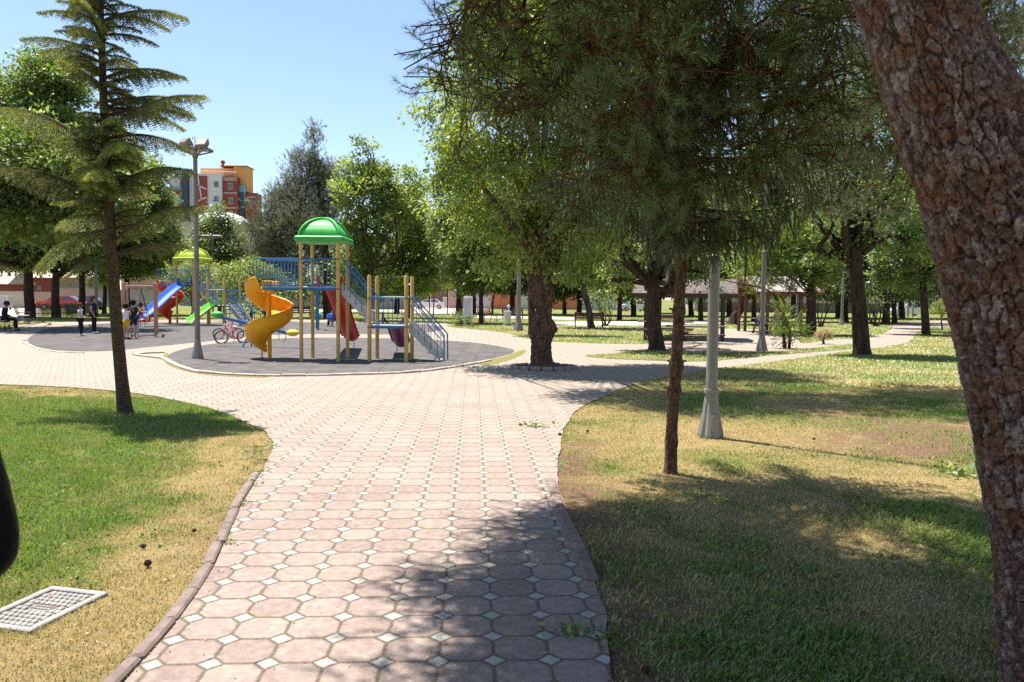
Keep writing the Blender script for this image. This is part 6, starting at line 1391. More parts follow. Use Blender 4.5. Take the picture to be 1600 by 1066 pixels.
# utility cover in the left lawn
def cover():
    B_, C_, D_ = U(79.4, 916.4), U(167.4, 926.5), U(48, 988); ux = C_ - B_; uy = D_ - C_; wd = ux.length; hd = uy.length; ang = math.atan2(ux.y, ux.x); c = (B_ + D_) / 2
    root = thing('utility_cover', 'square pale utility access cover with raised studs set in the left lawn', 'access cover', c - Vector((0, 0, .03)), ang)
    WHC = pm('pale_cast_concrete', (.32, .31, .285), (.22, .21, .19), rough=.75, scale=14, dirt=(.22, .18, .15)); dark = pm('cover_ground', (.22, .19, .165), (.12, .10, .09), rough=.9, scale=11)
    a_, b__ = wd, hd; fr = MB()
    for x, y, p, q in ((0, -b__/2+.02, a_, .04), (0, b__/2-.02, a_, .04), (-a_/2+.02, 0, .04, b__-.08), (a_/2-.02, 0, .04, b__-.08)): fr.bbox((x, y, .018), (p, q, .04), .006)
    fr.build('frame', WHC, root); p = MB(); p.box((0, 0, .008), (a_ - .081, b__ - .081, .03)); p.build('plate', dark, root)
    st = MB(); nx = 8; ny = 10; px_ = (a_ - .1) / nx; py_ = (b__ - .1) / ny; rnd = random.Random(2)
    for j in range(ny):
        for i in range(nx + 1):
            x = -a_/2 + .05 + (i + (0 if j % 2 else .5)) * px_; y = -b__/2 + .05 + (j + .5) * py_
            if abs(x) > a_ / 2 - .05 - px_ * .35 or (abs(x) < px_ * 2.1 and abs(y) < py_ * 1.05): continue
            st.bbox((x, y, .024), (px_ * .78, py_ * .78, .02), .005)
    st.build('stud', WHC, root); t = MB(); t.bbox((0, 0, .022), (px_ * 3.3, py_ * 1.7, .014), .003); t2 = t.build('name_panel', WHC, root)
    h = MB()
    for k in range(2):
        x = -px_ * 1.4
        while x < px_ * 1.35: w_ = rnd.uniform(.01, .016); h.box((x + w_ / 2, .014 - k * .03, .030), (w_ * .7, .018, .004)); x += w_ + .004
    h.build('raised_lettering', dark, t2)
cover()
# bike hoops in front of the orange wall
hoop0 = thing('hoop_rack', 'black metal hoops in a row before the far walls', 'bike rack', U(750, 480.5), group='hoop racks before the far walls')
for i in range(7):
    m = MB(); x = i * 1.3; m.tube([(x, 0, 0), (x, 0, .8), (x + .1, 0, 1.0), (x + .3, 0, 1.1), (x + .5, 0, 1.0), (x + .6, 0, .8), (x + .6, 0, 0)], .07, 6); m.build('hoop', BLK, hoop0)
for x, lab in ((840, 'black hoops in a row at the foot of the white and orange wall'), (655, 'black hoops in a row before the pink wall'), (875, 'black hoops right of the burled maple before the orange wall')):
    c = copy_tree(hoop0); place(c, U(x, 480.5), 0, lab)
# ================================================================== BUILDINGS AND CARS
def wallmat(name, c, c2=None, sc=.6): return pm(name, c, c2 or tuple(x * .88 for x in c), scale=sc, rough=.9, spec=.2)
GLASS = pm('window_glass', (.08, .11, .14), (.04, .06, .08), rough=.08, scale=.5, spec=.7); WFR = pm('window_frame', (.6, .6, .6), rough=.5)
def window(root, x, z, w_, h, y=-.02, ang=None, fm=None):
    f = MB(); f.box((x, y - .04, z), (w_, .10, h)); o = f.build('window', fm or WFR, root); g = MB(); [g.box((x + s * w_ * .24, y - .10, z), (w_ * .42, .03, h * .86)) for s in (-1, 1)]; g.build('pane', GLASS, o)
def block(root, name, x0, x1, y0, y1, z0, z1, m): b = MB(); b.box(((x0 + x1) / 2, (y0 + y1) / 2, (z0 + z1) / 2), (x1 - x0, y1 - y0, z1 - z0)); return b.build(name, m, root)
def apartment():
    Yb = 150.0; o = V(352, 466, Yb); root = thing('apartment_block', 'tall apartment block in white, brick red and orange behind the trees', 'apartment block', (o.x, Yb, 0)); k = Yb / F
    WHT = wallmat('white_render', (.66, .62, .64)); BR = wallmat('brick_red_render', (.30, .075, .05)); OR_ = wallmat('orange_render', (.75, .36, .13)); DK = wallmat('slate_render', (.065, .08, .10))
    Z = lambda y: CAM_H + (463 - y) * k; X = lambda x: (x - 352) * k
    block(root, 'wall', X(303), X(348), 0, 5, 0, Z(275), WHT); block(root, 'wall', X(348.3), X(371), .6, 5, 0, Z(279), BR)
    block(root, 'brick_panel', X(307), X(326), -.25, -.02, Z(330), Z(279), BR); block(root, 'slate_tower', X(288), X(297), -.6, 4.5, 0, Z(275), DK); block(root, 'wall', X(297.2), X(302.8), .3, 4.5, 0, Z(274), WHT)
    block(root, 'wall', X(262), X(287.8), 1.5, 5, 0, Z(277), WHT)
    for y0 in (300, 322): block(root, 'balcony', X(262), X(287.5), -.2, 1.45, Z(y0 + 5), Z(y0), BR)
    m = MB(); [m.box(((X(262) + X(287.5)) / 2, -.15, Z(y0 - 2)), (X(287.5) - X(262), .05, 4 * k)) for y0 in (300, 322)]; m.each('balcony_glass', pm('teal_glass', (.1, .35, .38), rough=.1), root)
    block(root, 'penthouse', X(306), X(360), 3, 5.5, Z(278), Z(263), OR_); block(root, 'penthouse', X(360.2), X(381.5), 2.2, 5.8, Z(300), Z(261), OR_)
    block(root, 'roof_slab', X(340), X(383), 1.8, 6.1, Z(261), Z(260), BR); block(root, 'chimney', X(349), X(353), 4, 5, Z(263), Z(258), OR_); block(root, 'chimney', X(335), X(339), 4, 5, Z(263), Z(258), WHT)
    c = MB(); c.lathe([(.25, 0), (.25, .6), (.5, .6), (.35, 1.1), (.1, 1.2)], 10, (X(337), 4.5, Z(258))); c.build('flue', BR, root)
    block(root, 'wall', X(371.3), X(397), 2, 5, 0, Z(302), BR); block(root, 'glass_stair', X(371.3), X(380), 1.2, 1.9, Z(318), Z(291), MC['teal_glass']); block(root, 'slate_tower', X(371.4), X(379), 1.0, 1.15, 0, Z(302), DK)
    l_ = MB()
    for x0, x1, ys in ((326, 348, (302.5, 324)), (348.3, 371, (281, 284, 304, 327))):
        for y0 in ys: l_.box(((X(x0) + X(x1)) / 2, -.03 if x0 < 348 else .57, Z(y0)), (X(x1) - X(x0) - .2, .05, .14))
    l_.bar((X(307.5), -.28, Z(291)), (X(325.5), -.28, Z(299.5)), .05, .22); l_.bar((X(307.5), -.28, Z(319.5)), (X(325.5), -.28, Z(312)), .05, .22); l_.bar((X(312.5), -.28, Z(279.5)), (X(318), -.28, Z(316)), .22, .05, up=(0, 1, 0)); l_.bar((X(381), 1.95, Z(308.5)), (X(396), 1.95, Z(308.5)), .05, .12); l_.each('white_band', WHT, root)
    rl = MB(); [rl.tube([(X(x), .1, Z(275)), (X(x), .1, Z(270.5))], .05, 5) for x in range(304, 372, 6)]; rl.tube([(X(304), .1, Z(270.5)), (X(370), .1, Z(272.5))], .06, 5); rl.build('roof_railing', GREY, root)
    for x, ys in ((340, (291.5, 314)), (360.5, (293.5, 316)), (282, (291, 312))):
        for y0 in ys: window(root, X(x), Z(y0), 7 * k, 9.5 * k, y=-.02 if x < 348 and x > 300 else (.58 if x > 348 else 1.48))
    window(root, X(390), Z(318), 4 * k, 8 * k, y=1.98); window(root, X(316), Z(335), 8 * k, 9 * k)
    for y0 in (337, 360, 383): [window(root, X(x), Z(y0), 7 * k, 9.5 * k, y=-.02 if x < 348 else .58) for x in (340, 360.5)]
apartment()
def dome_hall():
    Yb = 118.0; o = V(345, 466, Yb); root = thing('domed_hall', 'beige hall with a low white rounded roof behind the small dark tree', 'building', (o.x, Yb, 0)); k = Yb / F; X = lambda x: (x - 345) * k; Z = lambda y: CAM_H + (463 - y) * k
    BE = wallmat('beige_render', (.36, .27, .23)); block(root, 'wall', X(280), X(372), 0, 9, 0, Z(349), wallmat('cream_render', (.5, .46, .43))); block(root, 'wall', X(365), X(408), -2.5, 8, 0, Z(352), BE)
    d = MB(); d.ball((X(333), 4, Z(350)), 1.0, 24, 14, (42 * k, 4.5, 20 * k)); d.build('white_roof', pm('white_roof_sheet', (.85, .86, .88), (.7, .71, .74), rough=.4, scale=.7), root, smooth=True)
    b = MB(); [b.box((X(386), -2.55, Z(y)), (43 * k, .06, .12)) for y in (367.5, 377, 392)]; b.each('white_band', WFR, root)
    for x in (300, 320, 340): window(root, X(x), Z(372), 8 * k, 8 * k)
    window(root, X(378), Z(372), 3 * k, 5 * k, y=-2.52); window(root, X(378), Z(385), 3 * k, 5 * k, y=-2.52)
dome_hall()
def low_building(name, label, x0, x1, ytop, Yb, m, dp=7, roof=None, roofm=None, wins=(), cat='building', wsize=(6, 6), ybase=None):
    o = V((x0 + x1) / 2, 466, Yb); root = thing(name, label, cat, (o.x, Yb, 0)); k = Yb / F; cx = (x0 + x1) / 2; hor = 466 + (cx - 800) * math.tan(ROLL); hw = (x1 - x0) / 2 * k; Zt = CAM_H + (hor - ytop) * k
    block(root, 'wall', -hw, hw, 0, dp, -.1, Zt, m)
    if roof:
        zr = CAM_H + (hor - roof) * k; r = MB(); r.add([(-hw - .4, -.5, Zt), (hw + .4, -.5, Zt), (hw + .4, dp + .5, Zt), (-hw - .4, dp + .5, Zt), (-hw - .4, dp / 2, zr), (hw + .4, dp / 2, zr)], [(0,1,5,4),(2,3,4,5),(0,4,3),(1,2,5),(0,3,2,1)]); r.build('roof', roofm, root)
    for wx, wy in wins: window(root, (wx - cx) * k, CAM_H + (hor - wy) * k, wsize[0] * k, wsize[1] * k)
    return root
TILE = pm('pinkish_roof_tiles', (.52, .38, .33), (.38, .26, .22), rough=.9, scale=1.5, stretch=(.4, .4, 3)); REDW = wallmat('dark_red_render', (.28, .07, .06)); PINKR = wallmat('pink_render', (.50, .33, .31)); CREAM = wallmat('cream_wall', (.52, .47, .38)); ORW = wallmat('orange_wall_paint', (.68, .22, .12)); BEIGE = wallmat('beige_wall', (.42, .36, .27), sc=.3)
low_building('kiosk', 'small dark red house with pale sloping roof at the left edge', -30, 12, 444, 100, REDW, 5, 421, TILE, cat='house')
low_building('red_house', 'long dark red house with cream upper part behind the left trunks', 14, 82, 434, 125, REDW, 8, 424, TILE, wins=((45, 448), (62, 450)), cat='house')
low_building('tiled_house', 'house with pinkish tiled roof behind the picket fence', 84, 142, 434, 120, wallmat('tan_render', (.36, .22, .15)), 8, 409, TILE, wins=((95, 446), (112, 446), (130, 446)), cat='house')
low_building('cream_house', 'cream and orange house seen through the pink swing frame', 190, 262, 418, 132, wallmat('ochre_render', (.5, .38, .24)), 8, 402, TILE, wins=((205, 432), (222, 432), (240, 432), (213, 449), (235, 449)), cat='house')
low_building('panel_hut', 'long white panelled hut behind the legs of the green domed tower', 424, 545, 452, 112, wallmat('white_panels', (.62, .6, .56)), 6, 447, GREY, wins=((500, 460), (530, 460)), cat='hut')
low_building('brown_house', 'reddish brown house left of the thick trunk behind the court', 640, 705, 440, 128, wallmat('brown_render', (.3, .17, .14)), 8, 430, TILE, wins=((655, 452), (690, 450)), cat='house')
low_building('pink_house', 'pale pink house with cream gable behind the notice board', 700, 762, 455, 122, PINKR, 8, None, None, wins=(), cat='house')
low_building('tall_house', 'cream house with grey shutters rising above the pink wall', 700, 748, 425, 140, CREAM, 8, None, None, wins=((714, 444), (735, 444)), cat='house')
low_building('mauve_house', 'mauve house with dark door left of the orange wall', 760, 900, 446, 135, wallmat('mauve_render', (.45, .36, .37)), 8, 432, TILE, wins=((775, 455), (870, 452), (885, 452)), cat='house')
low_building('depot', 'long cream depot building behind the far pavilion', 1165, 1440, 462, 120, CREAM, 7, 452, pm('brown_roof', (.13, .13, .10), rough=.8), wins=(), cat='building')
low_building('shed', 'cream shed behind the dark pavilion', 1085, 1160, 460, 118, CREAM, 6, 450, MC['brown_roof'], cat='shed')
def wall(label, x0, x1, ytop, Yb, m, th=.3, y1=None):
    a = V(x0, 466, Yb); b = V(x1, 466, y1 or Yb); k = Yb / F; hor = 466 + ((x0 + x1) / 2 - 800) * math.tan(ROLL); h = CAM_H + (hor - ytop) * k; d = Vector((b.x - a.x, b.y - a.y, 0)); root = thing('boundary_wall', label, 'wall', (a.x, a.y, 0), math.atan2(d.y, d.x)); L = d.length
    block(root, 'wall_face', 0, L, 0, th, -.1, h, m); block(root, 'coping', -.05, L + .05, -.08, th + .08, h + .002, h + .14, KL)
wall('low beige ribbed wall at the far left behind the waste container', -120, 38, 456.5, 88, BEIGE)
wall('low pinkish wall between the first and second thick trunk', 40, 82, 458, 90, wallmat('peach_wall', (.46, .33, .27)))
wall('low grey-pink wall behind the red car', 84, 150, 452, 98, PINKR)
wall('low stone wall seen through the pink swing frame', 150, 262, 455, 100, wallmat('stone_wall', (.4, .35, .33)))
wall('low stone wall under the white panelled hut', 425, 640, 468, 104, wallmat('grey_stone_wall', (.33, .29, .26), sc=3))
wall('orange painted wall left of the burled maple', 768, 808, 459, 118, ORW)
wall('whitish wall between orange wall and burled maple', 809, 862, 460, 118, wallmat('white_wall', (.6, .56, .5)))
wall('orange painted wall right of the burled maple', 864, 902, 460, 118, ORW)
wall('pale wall section left of the orange wall', 728, 767, 461, 118, wallmat('grey_white_wall', (.52, .48, .46)))
wall('low white wall left of the dark pavilion', 903, 990, 468, 116, wallmat('lime_wash', (.5, .5, .48)))
wall('long brown plinth wall before the cream depot', 1090, 1450, 474, 108, wallmat('brown_plinth', (.15, .13, .095)))
wall('dark boundary wall behind the far right trees', 1440, 1750, 466, 108, wallmat('dark_wall', (.2, .17, .14)))
# parked cars
def car(loc, rz, label, paint, L=4.3, kind=0):
    root = thing('parked_car', label, 'car', loc, rz, group='cars parked in the streets round the park'); w_ = .86
    pf = [(-2.1, .35), (-2.15, .62), (-2.05, .86), (-1.2, .95), (1.55, .95), (2.1, .9), (2.2, .6), (2.15, .3), (1.7, .22), (-1.7, .22)]
    b = MB(); b.extr([(x, z) for x, z in pf][::-1], -w_, w_); b.build('body', paint, root)
    c = MB(); pc_ = [(-1.25, .95), (-.55, 1.4), (.95, 1.44), (1.7, .96)]; vs = [(x, -w_ * (.95 if z < 1 else .78), z) for x, z in pc_] + [(x, w_ * (.95 if z < 1 else .78), z) for x, z in pc_]; c.add(vs, [(0,1,2,3),(7,6,5,4),(0,4,5,1),(1,5,6,2),(2,6,7,3),(0,3,7,4)]); cb = c.build('cabin', paint, root)
    for sy in (-1, 1):
        g = MB(); y = lambda z: sy * (w_ * (.95 - (z - .95) / .45 * .17) + .012)
        for q in (((-1.0, 1.0), (-.5, 1.33), (.1, 1.36), (.1, 1.0)), ((.2, 1.0), (.2, 1.36), (.88, 1.37), (1.4, 1.0))): g.add([(x, y(z), z) for x, z in q], [(0, 1, 2, 3)])
        g.build('side_window', GLASS, cb)
    g = MB(); g.add([(-1.2, -.72, .99), (-1.2, .72, .99), (-.6, .62, 1.37), (-.6, -.62, 1.37)], [(0,1,2,3)]); g.v = [(x - .03, y, z + .02) for x, y, z in g.v]; g.build('windscreen', GLASS, cb)
    g = MB(); g.add([(1.62, -.7, 1.0), (1.62, .7, 1.0), (1.02, .62, 1.40), (1.02, -.62, 1.40)], [(0,1,2,3)]); g.v = [(x + .03, y, z + .02) for x, y, z in g.v]; g.build('rear_window', GLASS, cb)
    for x in (-1.35, 1.35):
        for sy in (-1, 1):
            t = MB(); t.tube([(x, sy * (w_ - .1), .31), (x, sy * (w_ + .015), .31)], .31, 18); t = t.build('wheel', pm('tyre', (.03, .03, .03), rough=.8), root); r = MB(); r.tube([(x, sy * (w_ + .01), .31), (x, sy * (w_ + .03), .31)], .18, 12); r.build('rim', MC['rim_metal'], t)
    for x, m in ((-2.15, pm('headlamp', (.8, .8, .78), rough=.1)), (2.17, pm('tail_lamp', (.5, .02, .02), rough=.2))):
        for sy in (-1, 1): q = MB(); q.bbox((x, sy * .62, .72), (.07, .3, .14), .02); q.build('headlight' if x < 0 else 'tail_light', m, root)
def paint(n, c): return pm(n, c, c, rough=.25, coat=.6, scale=1)
car(Vector((V(97, 466, 78).x, 78, 0)), rad(8), 'bright red car parked behind the picket fence', paint('red_car_paint', (.5, .02, .03)))
car(Vector((V(131, 466, 82).x, 82, 0)), rad(4), 'dark grey car parked right of the red car', paint('dark_car_paint', (.05, .06, .07)))
car(Vector((V(672, 466, 112).x, 112, 0)), rad(0), 'white car parked beyond the pink court', paint('white_car_paint', (.75, .75, .75)))
car(Vector((V(990, 466, 108).x, 108, 0)), rad(12), 'white car parked left of the dark pavilion', MC['white_car_paint'])
car(Vector((V(1420, 466, 92).x, 92, 0)), rad(5), 'pale car in shade between the two dark oak trunks', MC['white_car_paint'])
# cabinet
def cabinet():
    c = U(698, 481); root = thing('utility_cabinet', 'pale green utility cabinet left of the thick trunk', 'cabinet', c); b = MB(); b.bbox((0, 0, .85), (1.25, .6, 1.7), .03); b.build('body', pm('pale_green_metal', (.5, .58, .5), rough=.5), root); d = MB(); d.bbox((0, -.32, .85), (1.1, .03, 1.5), .01); d.build('door', MC['pale_green_metal'], root)
cabinet()
def goal_pole(px, py, label, h=4.2):
    c = U(px, py); r = thing('court_pole', label, 'pole', c, group='thin dark poles of the ball court'); m = MB(); m.tube([(0, 0, 0), (0, 0, h)], .05, 6); m.build('shaft', BLK, r); m = MB(); m.tube([(0, 0, h), (1.2, 0, h)], .05, 6); m.build('arm', BLK, r)
goal_pole(671, 492, 'thin dark court pole left of the pale sapling'); goal_pole(699, 491, 'thin dark court pole before the utility cabinet'); goal_pole(723, 490, 'thin dark court pole touching the thick trunk by the notice board')
# exercise posts far right
for i, (x, lab) in enumerate(((1403, 'left pair'), (1418, 'right pair'))):
    r = thing('grey_bollards', lab + ' of grey posts standing between the two dark oak trunks', 'posts', U(x, 495))
    for dx in (0, .55): m = MB(); m.bbox((dx, 0, .75), (.2, .2, 1.5), .02); m.build('post', pm('post_grey', (.33, .35, .38), rough=.7), r)
# ================================================================== PEOPLE
def skin_obj(name, J, R, E, m, parent, root_i=None, sub=1):
    keys = list(J); ix = {k: i for i, k in enumerate(keys)}
    me = D.meshes.new(name); me.from_pydata([tuple(J[k]) for k in keys], [(ix[a], ix[b]) for a, b in E], [])
    o = D.objects.new(name, me); COL.objects.link(o); bm = bmesh.new(); bm.from_mesh(me); ly = bm.verts.layers.skin.verify(); bm.verts.ensure_lookup_table()
    for k in keys:
        r = R[k]; r = (r, r) if not hasattr(r, '__len__') else r; bm.verts[ix[k]][ly].radius = r; bm.verts[ix[k]][ly].use_root = (k == root_i) if root_i else (ix[k] == 0)
    bm.to_mesh(me); bm.free()
    o.modifiers.new('s', 'SKIN').use_smooth_shade = True
    sb = o.modifiers.new('u', 'SUBSURF'); sb.levels = sub; sb.render_levels = sub
    dg = bpy.context.evaluated_depsgraph_get(); nm = D.meshes.new_from_object(o.evaluated_get(dg)); o.modifiers.clear(); o.data = nm; nm.materials.clear(); nm.materials.append(m)
    nm.polygons.foreach_set('use_smooth', [True] * len(nm.polygons)); o.parent = parent
    return o
SKIN = pm('skin', (.48, .27, .18), (.42, .23, .15), rough=.55, scale=4)
def person(loc, rz, H, label, pose, cols, hair='short', kid=False, extra=None, shorts=False, sleeves='short', number=None, long_hair=False, scarf=None, hi=False):
    """pose: joint overrides in units of height; x right, y forward"""
    root = thing('person', label, 'person', loc, rz); hs = 1.22 if kid else 1.0
    J = dict(pelvis=(0, 0, .52), waist=(0, 0, .60), chest=(0, 0, .71), shl=(-.095, 0, .80), shr=(.095, 0, .80), neck=(0, 0, .83), chin=(0, .005, .868), head=(0, .004, .925), crown=(0, 0, .965),
             hipl=(-.05, 0, .50), hipr=(.05, 0, .50), kneel=(-.055, .008, .275), kneer=(.055, .008, .275), ankl=(-.055, 0, .045), ankr=(.055, 0, .045), toel=(-.06, .07, .015), toer=(.06, .07, .015),
             ell=(-.13, -.01, .63), elr=(.13, -.01, .63), wrl=(-.14, .03, .485), wrr=(.14, .03, .485))
    J.update(pose); J = {k: Vector(v) * H for k, v in J.items()}
    if kid:
        for k in ('chin', 'head', 'crown'): J[k] = J['neck'] + (J[k] - J['neck']) * 1.15
    R = dict(pelvis=(.075, .058), waist=(.066, .05), chest=(.082, .055), shl=.036, shr=.036, neck=.028, chin=.036 * hs, head=.052 * hs, crown=.034 * hs, hipl=.05, hipr=.05, kneel=.034, kneer=.034, ankl=.02, ankr=.02, toel=.018, toer=.018, ell=.023, elr=.023, wrl=.015, wrr=.015)
    E = [('pelvis', 'waist'), ('waist', 'chest'), ('chest', 'neck'), ('chest', 'shl'), ('chest', 'shr'), ('neck', 'chin'), ('chin', 'head'), ('head', 'crown'), ('pelvis', 'hipl'), ('pelvis', 'hipr'), ('hipl', 'kneel'), ('hipr', 'kneer'), ('kneel', 'ankl'), ('kneer', 'ankr'), ('ankl', 'toel'), ('ankr', 'toer'), ('shl', 'ell'), ('shr', 'elr'), ('ell', 'wrl'), ('elr', 'wrr')]
    for s, sg in (('l', -1), ('r', 1)):
        w_ = J['wr' + s]; f = (w_ - J['el' + s]).normalized(); sd_ = f.cross(Vector((0, 1, 0.1))).normalized(); up = sd_.cross(f)
        J['pm' + s] = w_ + f * .05 * H; R['pm' + s] = (.016, .010); E.append(('wr' + s, 'pm' + s))
        for i, (o_, ln) in enumerate(((-.013, .036), (-.0045, .042), (.0045, .040), (.013, .032))):
            a = J['pm' + s] + up * o_ * H + f * .008 * H; b = a + (f + sd_ * .25 * sg).normalized() * ln * H; J['f%d%s' % (i, s)] = a; J['g%d%s' % (i, s)] = b; R['f%d%s' % (i, s)] = .0052; R['g%d%s' % (i, s)] = .0042; E += [('pm' + s, 'f%d%s' % (i, s)), ('f%d%s' % (i, s), 'g%d%s' % (i, s))]
        t = w_ + f * .02 * H + up * .022 * H; J['th' + s] = t; R['th' + s] = .006; E.append(('wr' + s, 'th' + s)); J['ti' + s] = t + (f * .9 + up * .5).normalized() * .022 * H; R['ti' + s] = .0045; E.append(('th' + s, 'ti' + s))
    fw = Vector((0, 1, 0)); 
    if 'look' in pose: fw = Vector(pose['look']).normalized(); del J['look']
    J['nose'] = J['head'] + fw * .068 * H * hs - Vector((0, 0, .008 * H)); R['nose'] = .009; E.append(('head', 'nose'))
    R = {k: (tuple(x * H for x in v) if hasattr(v, '__len__') else v * H) for k, v in R.items()}
    body = skin_obj('body', J, R, E, SKIN, root, 'pelvis', 2 if hi else 1)
    def cloth(name, ks, m, grow, ends=None, rt=None):
        j = {k: J[k].copy() for k in ks}; r = {}
        for k in ks: q = R[k]; q = q if hasattr(q, '__len__') else (q, q); r[k] = tuple(x + grow * H for x in q)
        if ends:
            for k, (a, t, rr) in ends.items(): j[k] = J[a].lerp(J[t[0]], t[1]); r[k] = (rr * H, rr * H)
        e = [(a, b) for a, b in E if a in j and b in j]
        if ends:
            for k, (a, t, rr) in ends.items(): e.append((a, k))
        return skin_obj(name, j, r, e, m, root, rt or ks[0], 3 if hi else 1)
    top = ['waist', 'chest', 'pelvis', 'shl', 'shr']
    if sleeves == 'long': cloth('shirt', top + ['ell', 'elr', 'wrl', 'wrr'], cols[0], .011)
    else: cloth('shirt', top, cols[0], .012, {'sl': ('shl', ('ell', .55), .034), 'sr': ('shr', ('elr', .55), .034)})
    lo = ['pelvis', 'hipl', 'hipr']
    if shorts: cloth('shorts', lo, cols[1], .014, {'a': ('hipl', ('kneel', .78), .041), 'b': ('hipr', ('kneer', .78), .041)})
    else: cloth('trousers', lo + ['kneel', 'kneer', 'ankl', 'ankr'], cols[1], .009)
    for s in 'lr':
        q = MB(); a = J['ank' + s]; t = J['toe' + s]; d = (t - a); d.z = 0; d.normalize(); c = (a + t) / 2; c.z = (min(a.z, t.z)) + .012 * H
        M = Matrix((Vector((d.y, -d.x, 0)), d, Vector((0, 0, 1)))).transposed(); b = MB(); b.ball((0, 0, 0), .042 * H, 10, 6, (.62, 1.5, .62)); q.add([M @ Vector(v) + c for v in b.v], b.f); q.build('shoe', cols[2], root, smooth=True)
    hr = MB(); hc = J['head'] + Vector((0, 0, .012 * H)) - fw * .014 * H
    if scarf:
        hr.ball(hc, .078 * H * hs, 14, 9, (1, 1.05, 1.12)); hr.ball(J['neck'] + Vector((0, -.01 * H, -.015 * H)), .075 * H, 12, 6, (1.2, .95, .9)); hr.build('headscarf', scarf, root, smooth=True)
    else:
        hr.ball(hc, .066 * H * hs, 14, 9, (1, 1.06, 1.02))
        if long_hair: hr.ball(J['neck'] - fw * .03 * H + Vector((0, 0, .03 * H)), .055 * H, 10, 8, (1.2, .8, 1.3))
        hr.build('hair', cols[3], root, smooth=True)
    for sx in (-1, 1):
        sd_ = fw.cross(Vector((0, 0, 1))); e = MB(); e.ball(J['head'] + fw * .052 * H * hs + sd_ * sx * .02 * H * hs + Vector((0, 0, .002 * H)), .0075 * H, 6, 4); e.build('eye', pm('dark_eye', (.02, .015, .012), rough=.2), root)
        e = MB(); e.ball(J['head'] + sd_ * sx * .060 * H * hs - Vector((0, 0, .006 * H)), .014 * H, 6, 5, (.5, .8, 1.2)); e.build('ear', SKIN, root, smooth=True)
    mo = MB(); mo.ball(J['head'] + fw * .050 * H * hs - Vector((0, 0, .03 * H)), .013 * H, 8, 4, (1, .6, .35)); mo.build('mouth', pm('lips', (.35, .12, .1), rough=.5), root)
    return root, J
def cl(n, c, c2=None): return pm('cloth_' + n, c, c2 or tuple(x * .75 for x in c), scale=9, rough=.85, spec=.15)
NAVY = cl('navy', (.02, .03, .07)); WHITE = cl('white', (.75, .75, .78)); BLACK = cl('black', (.02, .02, .022)); REDC = cl('red', (.5, .02, .03)); YELC = cl('yellow', (.7, .42, .03)); SHOEW = cl('shoe_white', (.75, .72, .72)); HBR = cl('hair_brown', (.09, .04, .025)); HBL = cl('hair_black', (.015, .012, .01)); KHAKI = cl('khaki', (.36, .28, .2)); PINKC = cl('pink', (.6, .38, .36)); BLUEC = cl('blue', (.03, .1, .45)); GREYC = cl('grey', (.35, .37, .42)); LILAC = cl('lilac', (.5, .47, .62))
# standing woman, seen from the right side
person(U(147, 521.5), rad(-80), 1.62, 'woman in navy top and black trousers standing on the play surface beside a child', dict(elr=(.11, -.03, .63), wrr=(.11, .03, .5), ell=(-.11, -.03, .63), wrl=(-.11, .03, .5), waist=(0, .01, .6), chest=(0, .01, .71)), (NAVY, BLACK, SHOEW, HBR), long_hair=True)
person(U(126, 525.0), rad(-80), 1.28, 'child in white t-shirt and black trousers standing with one elbow out', dict(ell=(-.17, -.03, .66), wrl=(-.09, .06, .6), elr=(.13, .02, .64), wrr=(.08, .1, .62), kneel=(-.055, .03, .275), ankr=(.06, .04, .045)), (WHITE, BLACK, SHOEW, HBR), kid=True)
# boy with number 99 seen from behind
def boy99():
    r, J = person(U(208.5, 529.5), rad(4), 1.43, 'boy in black football shirt numbered 99 seen from behind at the pink frame', dict(elr=(.20, .03, .70), wrr=(.30, .08, .70), ell=(-.17, .03, .72), wrl=(-.24, .08, .80)), (BLACK, NAVY, SKIN, HBL), kid=True, shorts=True)
    OM = pm('orange_number', (.75, .2, .06), rough=.7); z = .735 * 1.43
    for i, cx in enumerate((-.052, .052)):
        m = MB(); P = lambda x, zz: (cx + x, -.106, z + zz)
        m.tube([P(.022 * math.cos(a), .022 + .022 * math.sin(a)) for a in [k * .6283 for k in range(11)]], .0085, 6); m.tube([P(.026, .02), P(.022, -.02), P(.004, -.042), P(-.022, -.034)], .0085, 6); m.build('number_nine', OM, r)
    m = MB(); m.box((0, -.1, z + .085), (.13, .006, .008)); m.build('shirt_lettering', pm('white_print', (.6, .6, .6)), r)
boy99()
person(U(197.5, 530.5), rad(-20), 1.30, 'child in white shirt and yellow shorts holding the left post of the pink frame', dict(elr=(.12, .06, .70), wrr=(.03, .12, .72), ell=(-.15, .04, .82), wrl=(-.13, .06, .95)), (WHITE, YELC, BLACK, HBL), kid=True, shorts=True)
sit = dict(pelvis=(0, 0, .30), waist=(0, -.02, .38), chest=(0, -.02, .49), shl=(-.095, -.02, .58), shr=(.095, -.02, .58), neck=(0, -.02, .61), chin=(0, -.01, .648), head=(0, 0, .705), crown=(0, 0, .745), hipl=(-.05, .02, .29), hipr=(.05, .02, .29), kneel=(-.07, .24, .30), kneer=(.07, .24, .30), ankl=(-.07, .26, .05), ankr=(.07, .26, .05), toel=(-.07, .33, .015), toer=(.07, .33, .015), ell=(-.14, .0, .42), elr=(.14, .0, .42), wrl=(-.1, .13, .36), wrr=(.1, .13, .36))
swng = dict(sit); 
swc = U(221, 523); swc.z = .42
person(swc, rad(-95), 1.1, 'child in red sitting on the swing seat inside the pink frame', dict(sit, kneel=(-.07, .24, .28), ankl=(-.07, .38, .14), toel=(-.07, .44, .12), kneer=(.07, .24, .28), ankr=(.07, .4, .12), toer=(.07, .46, .10), wrl=(-.1, .1, .62), wrr=(.1, .1, .62), ell=(-.13, .02, .5), elr=(.13, .02, .5)), (REDC, GREYC, SKIN, HBL), kid=True)
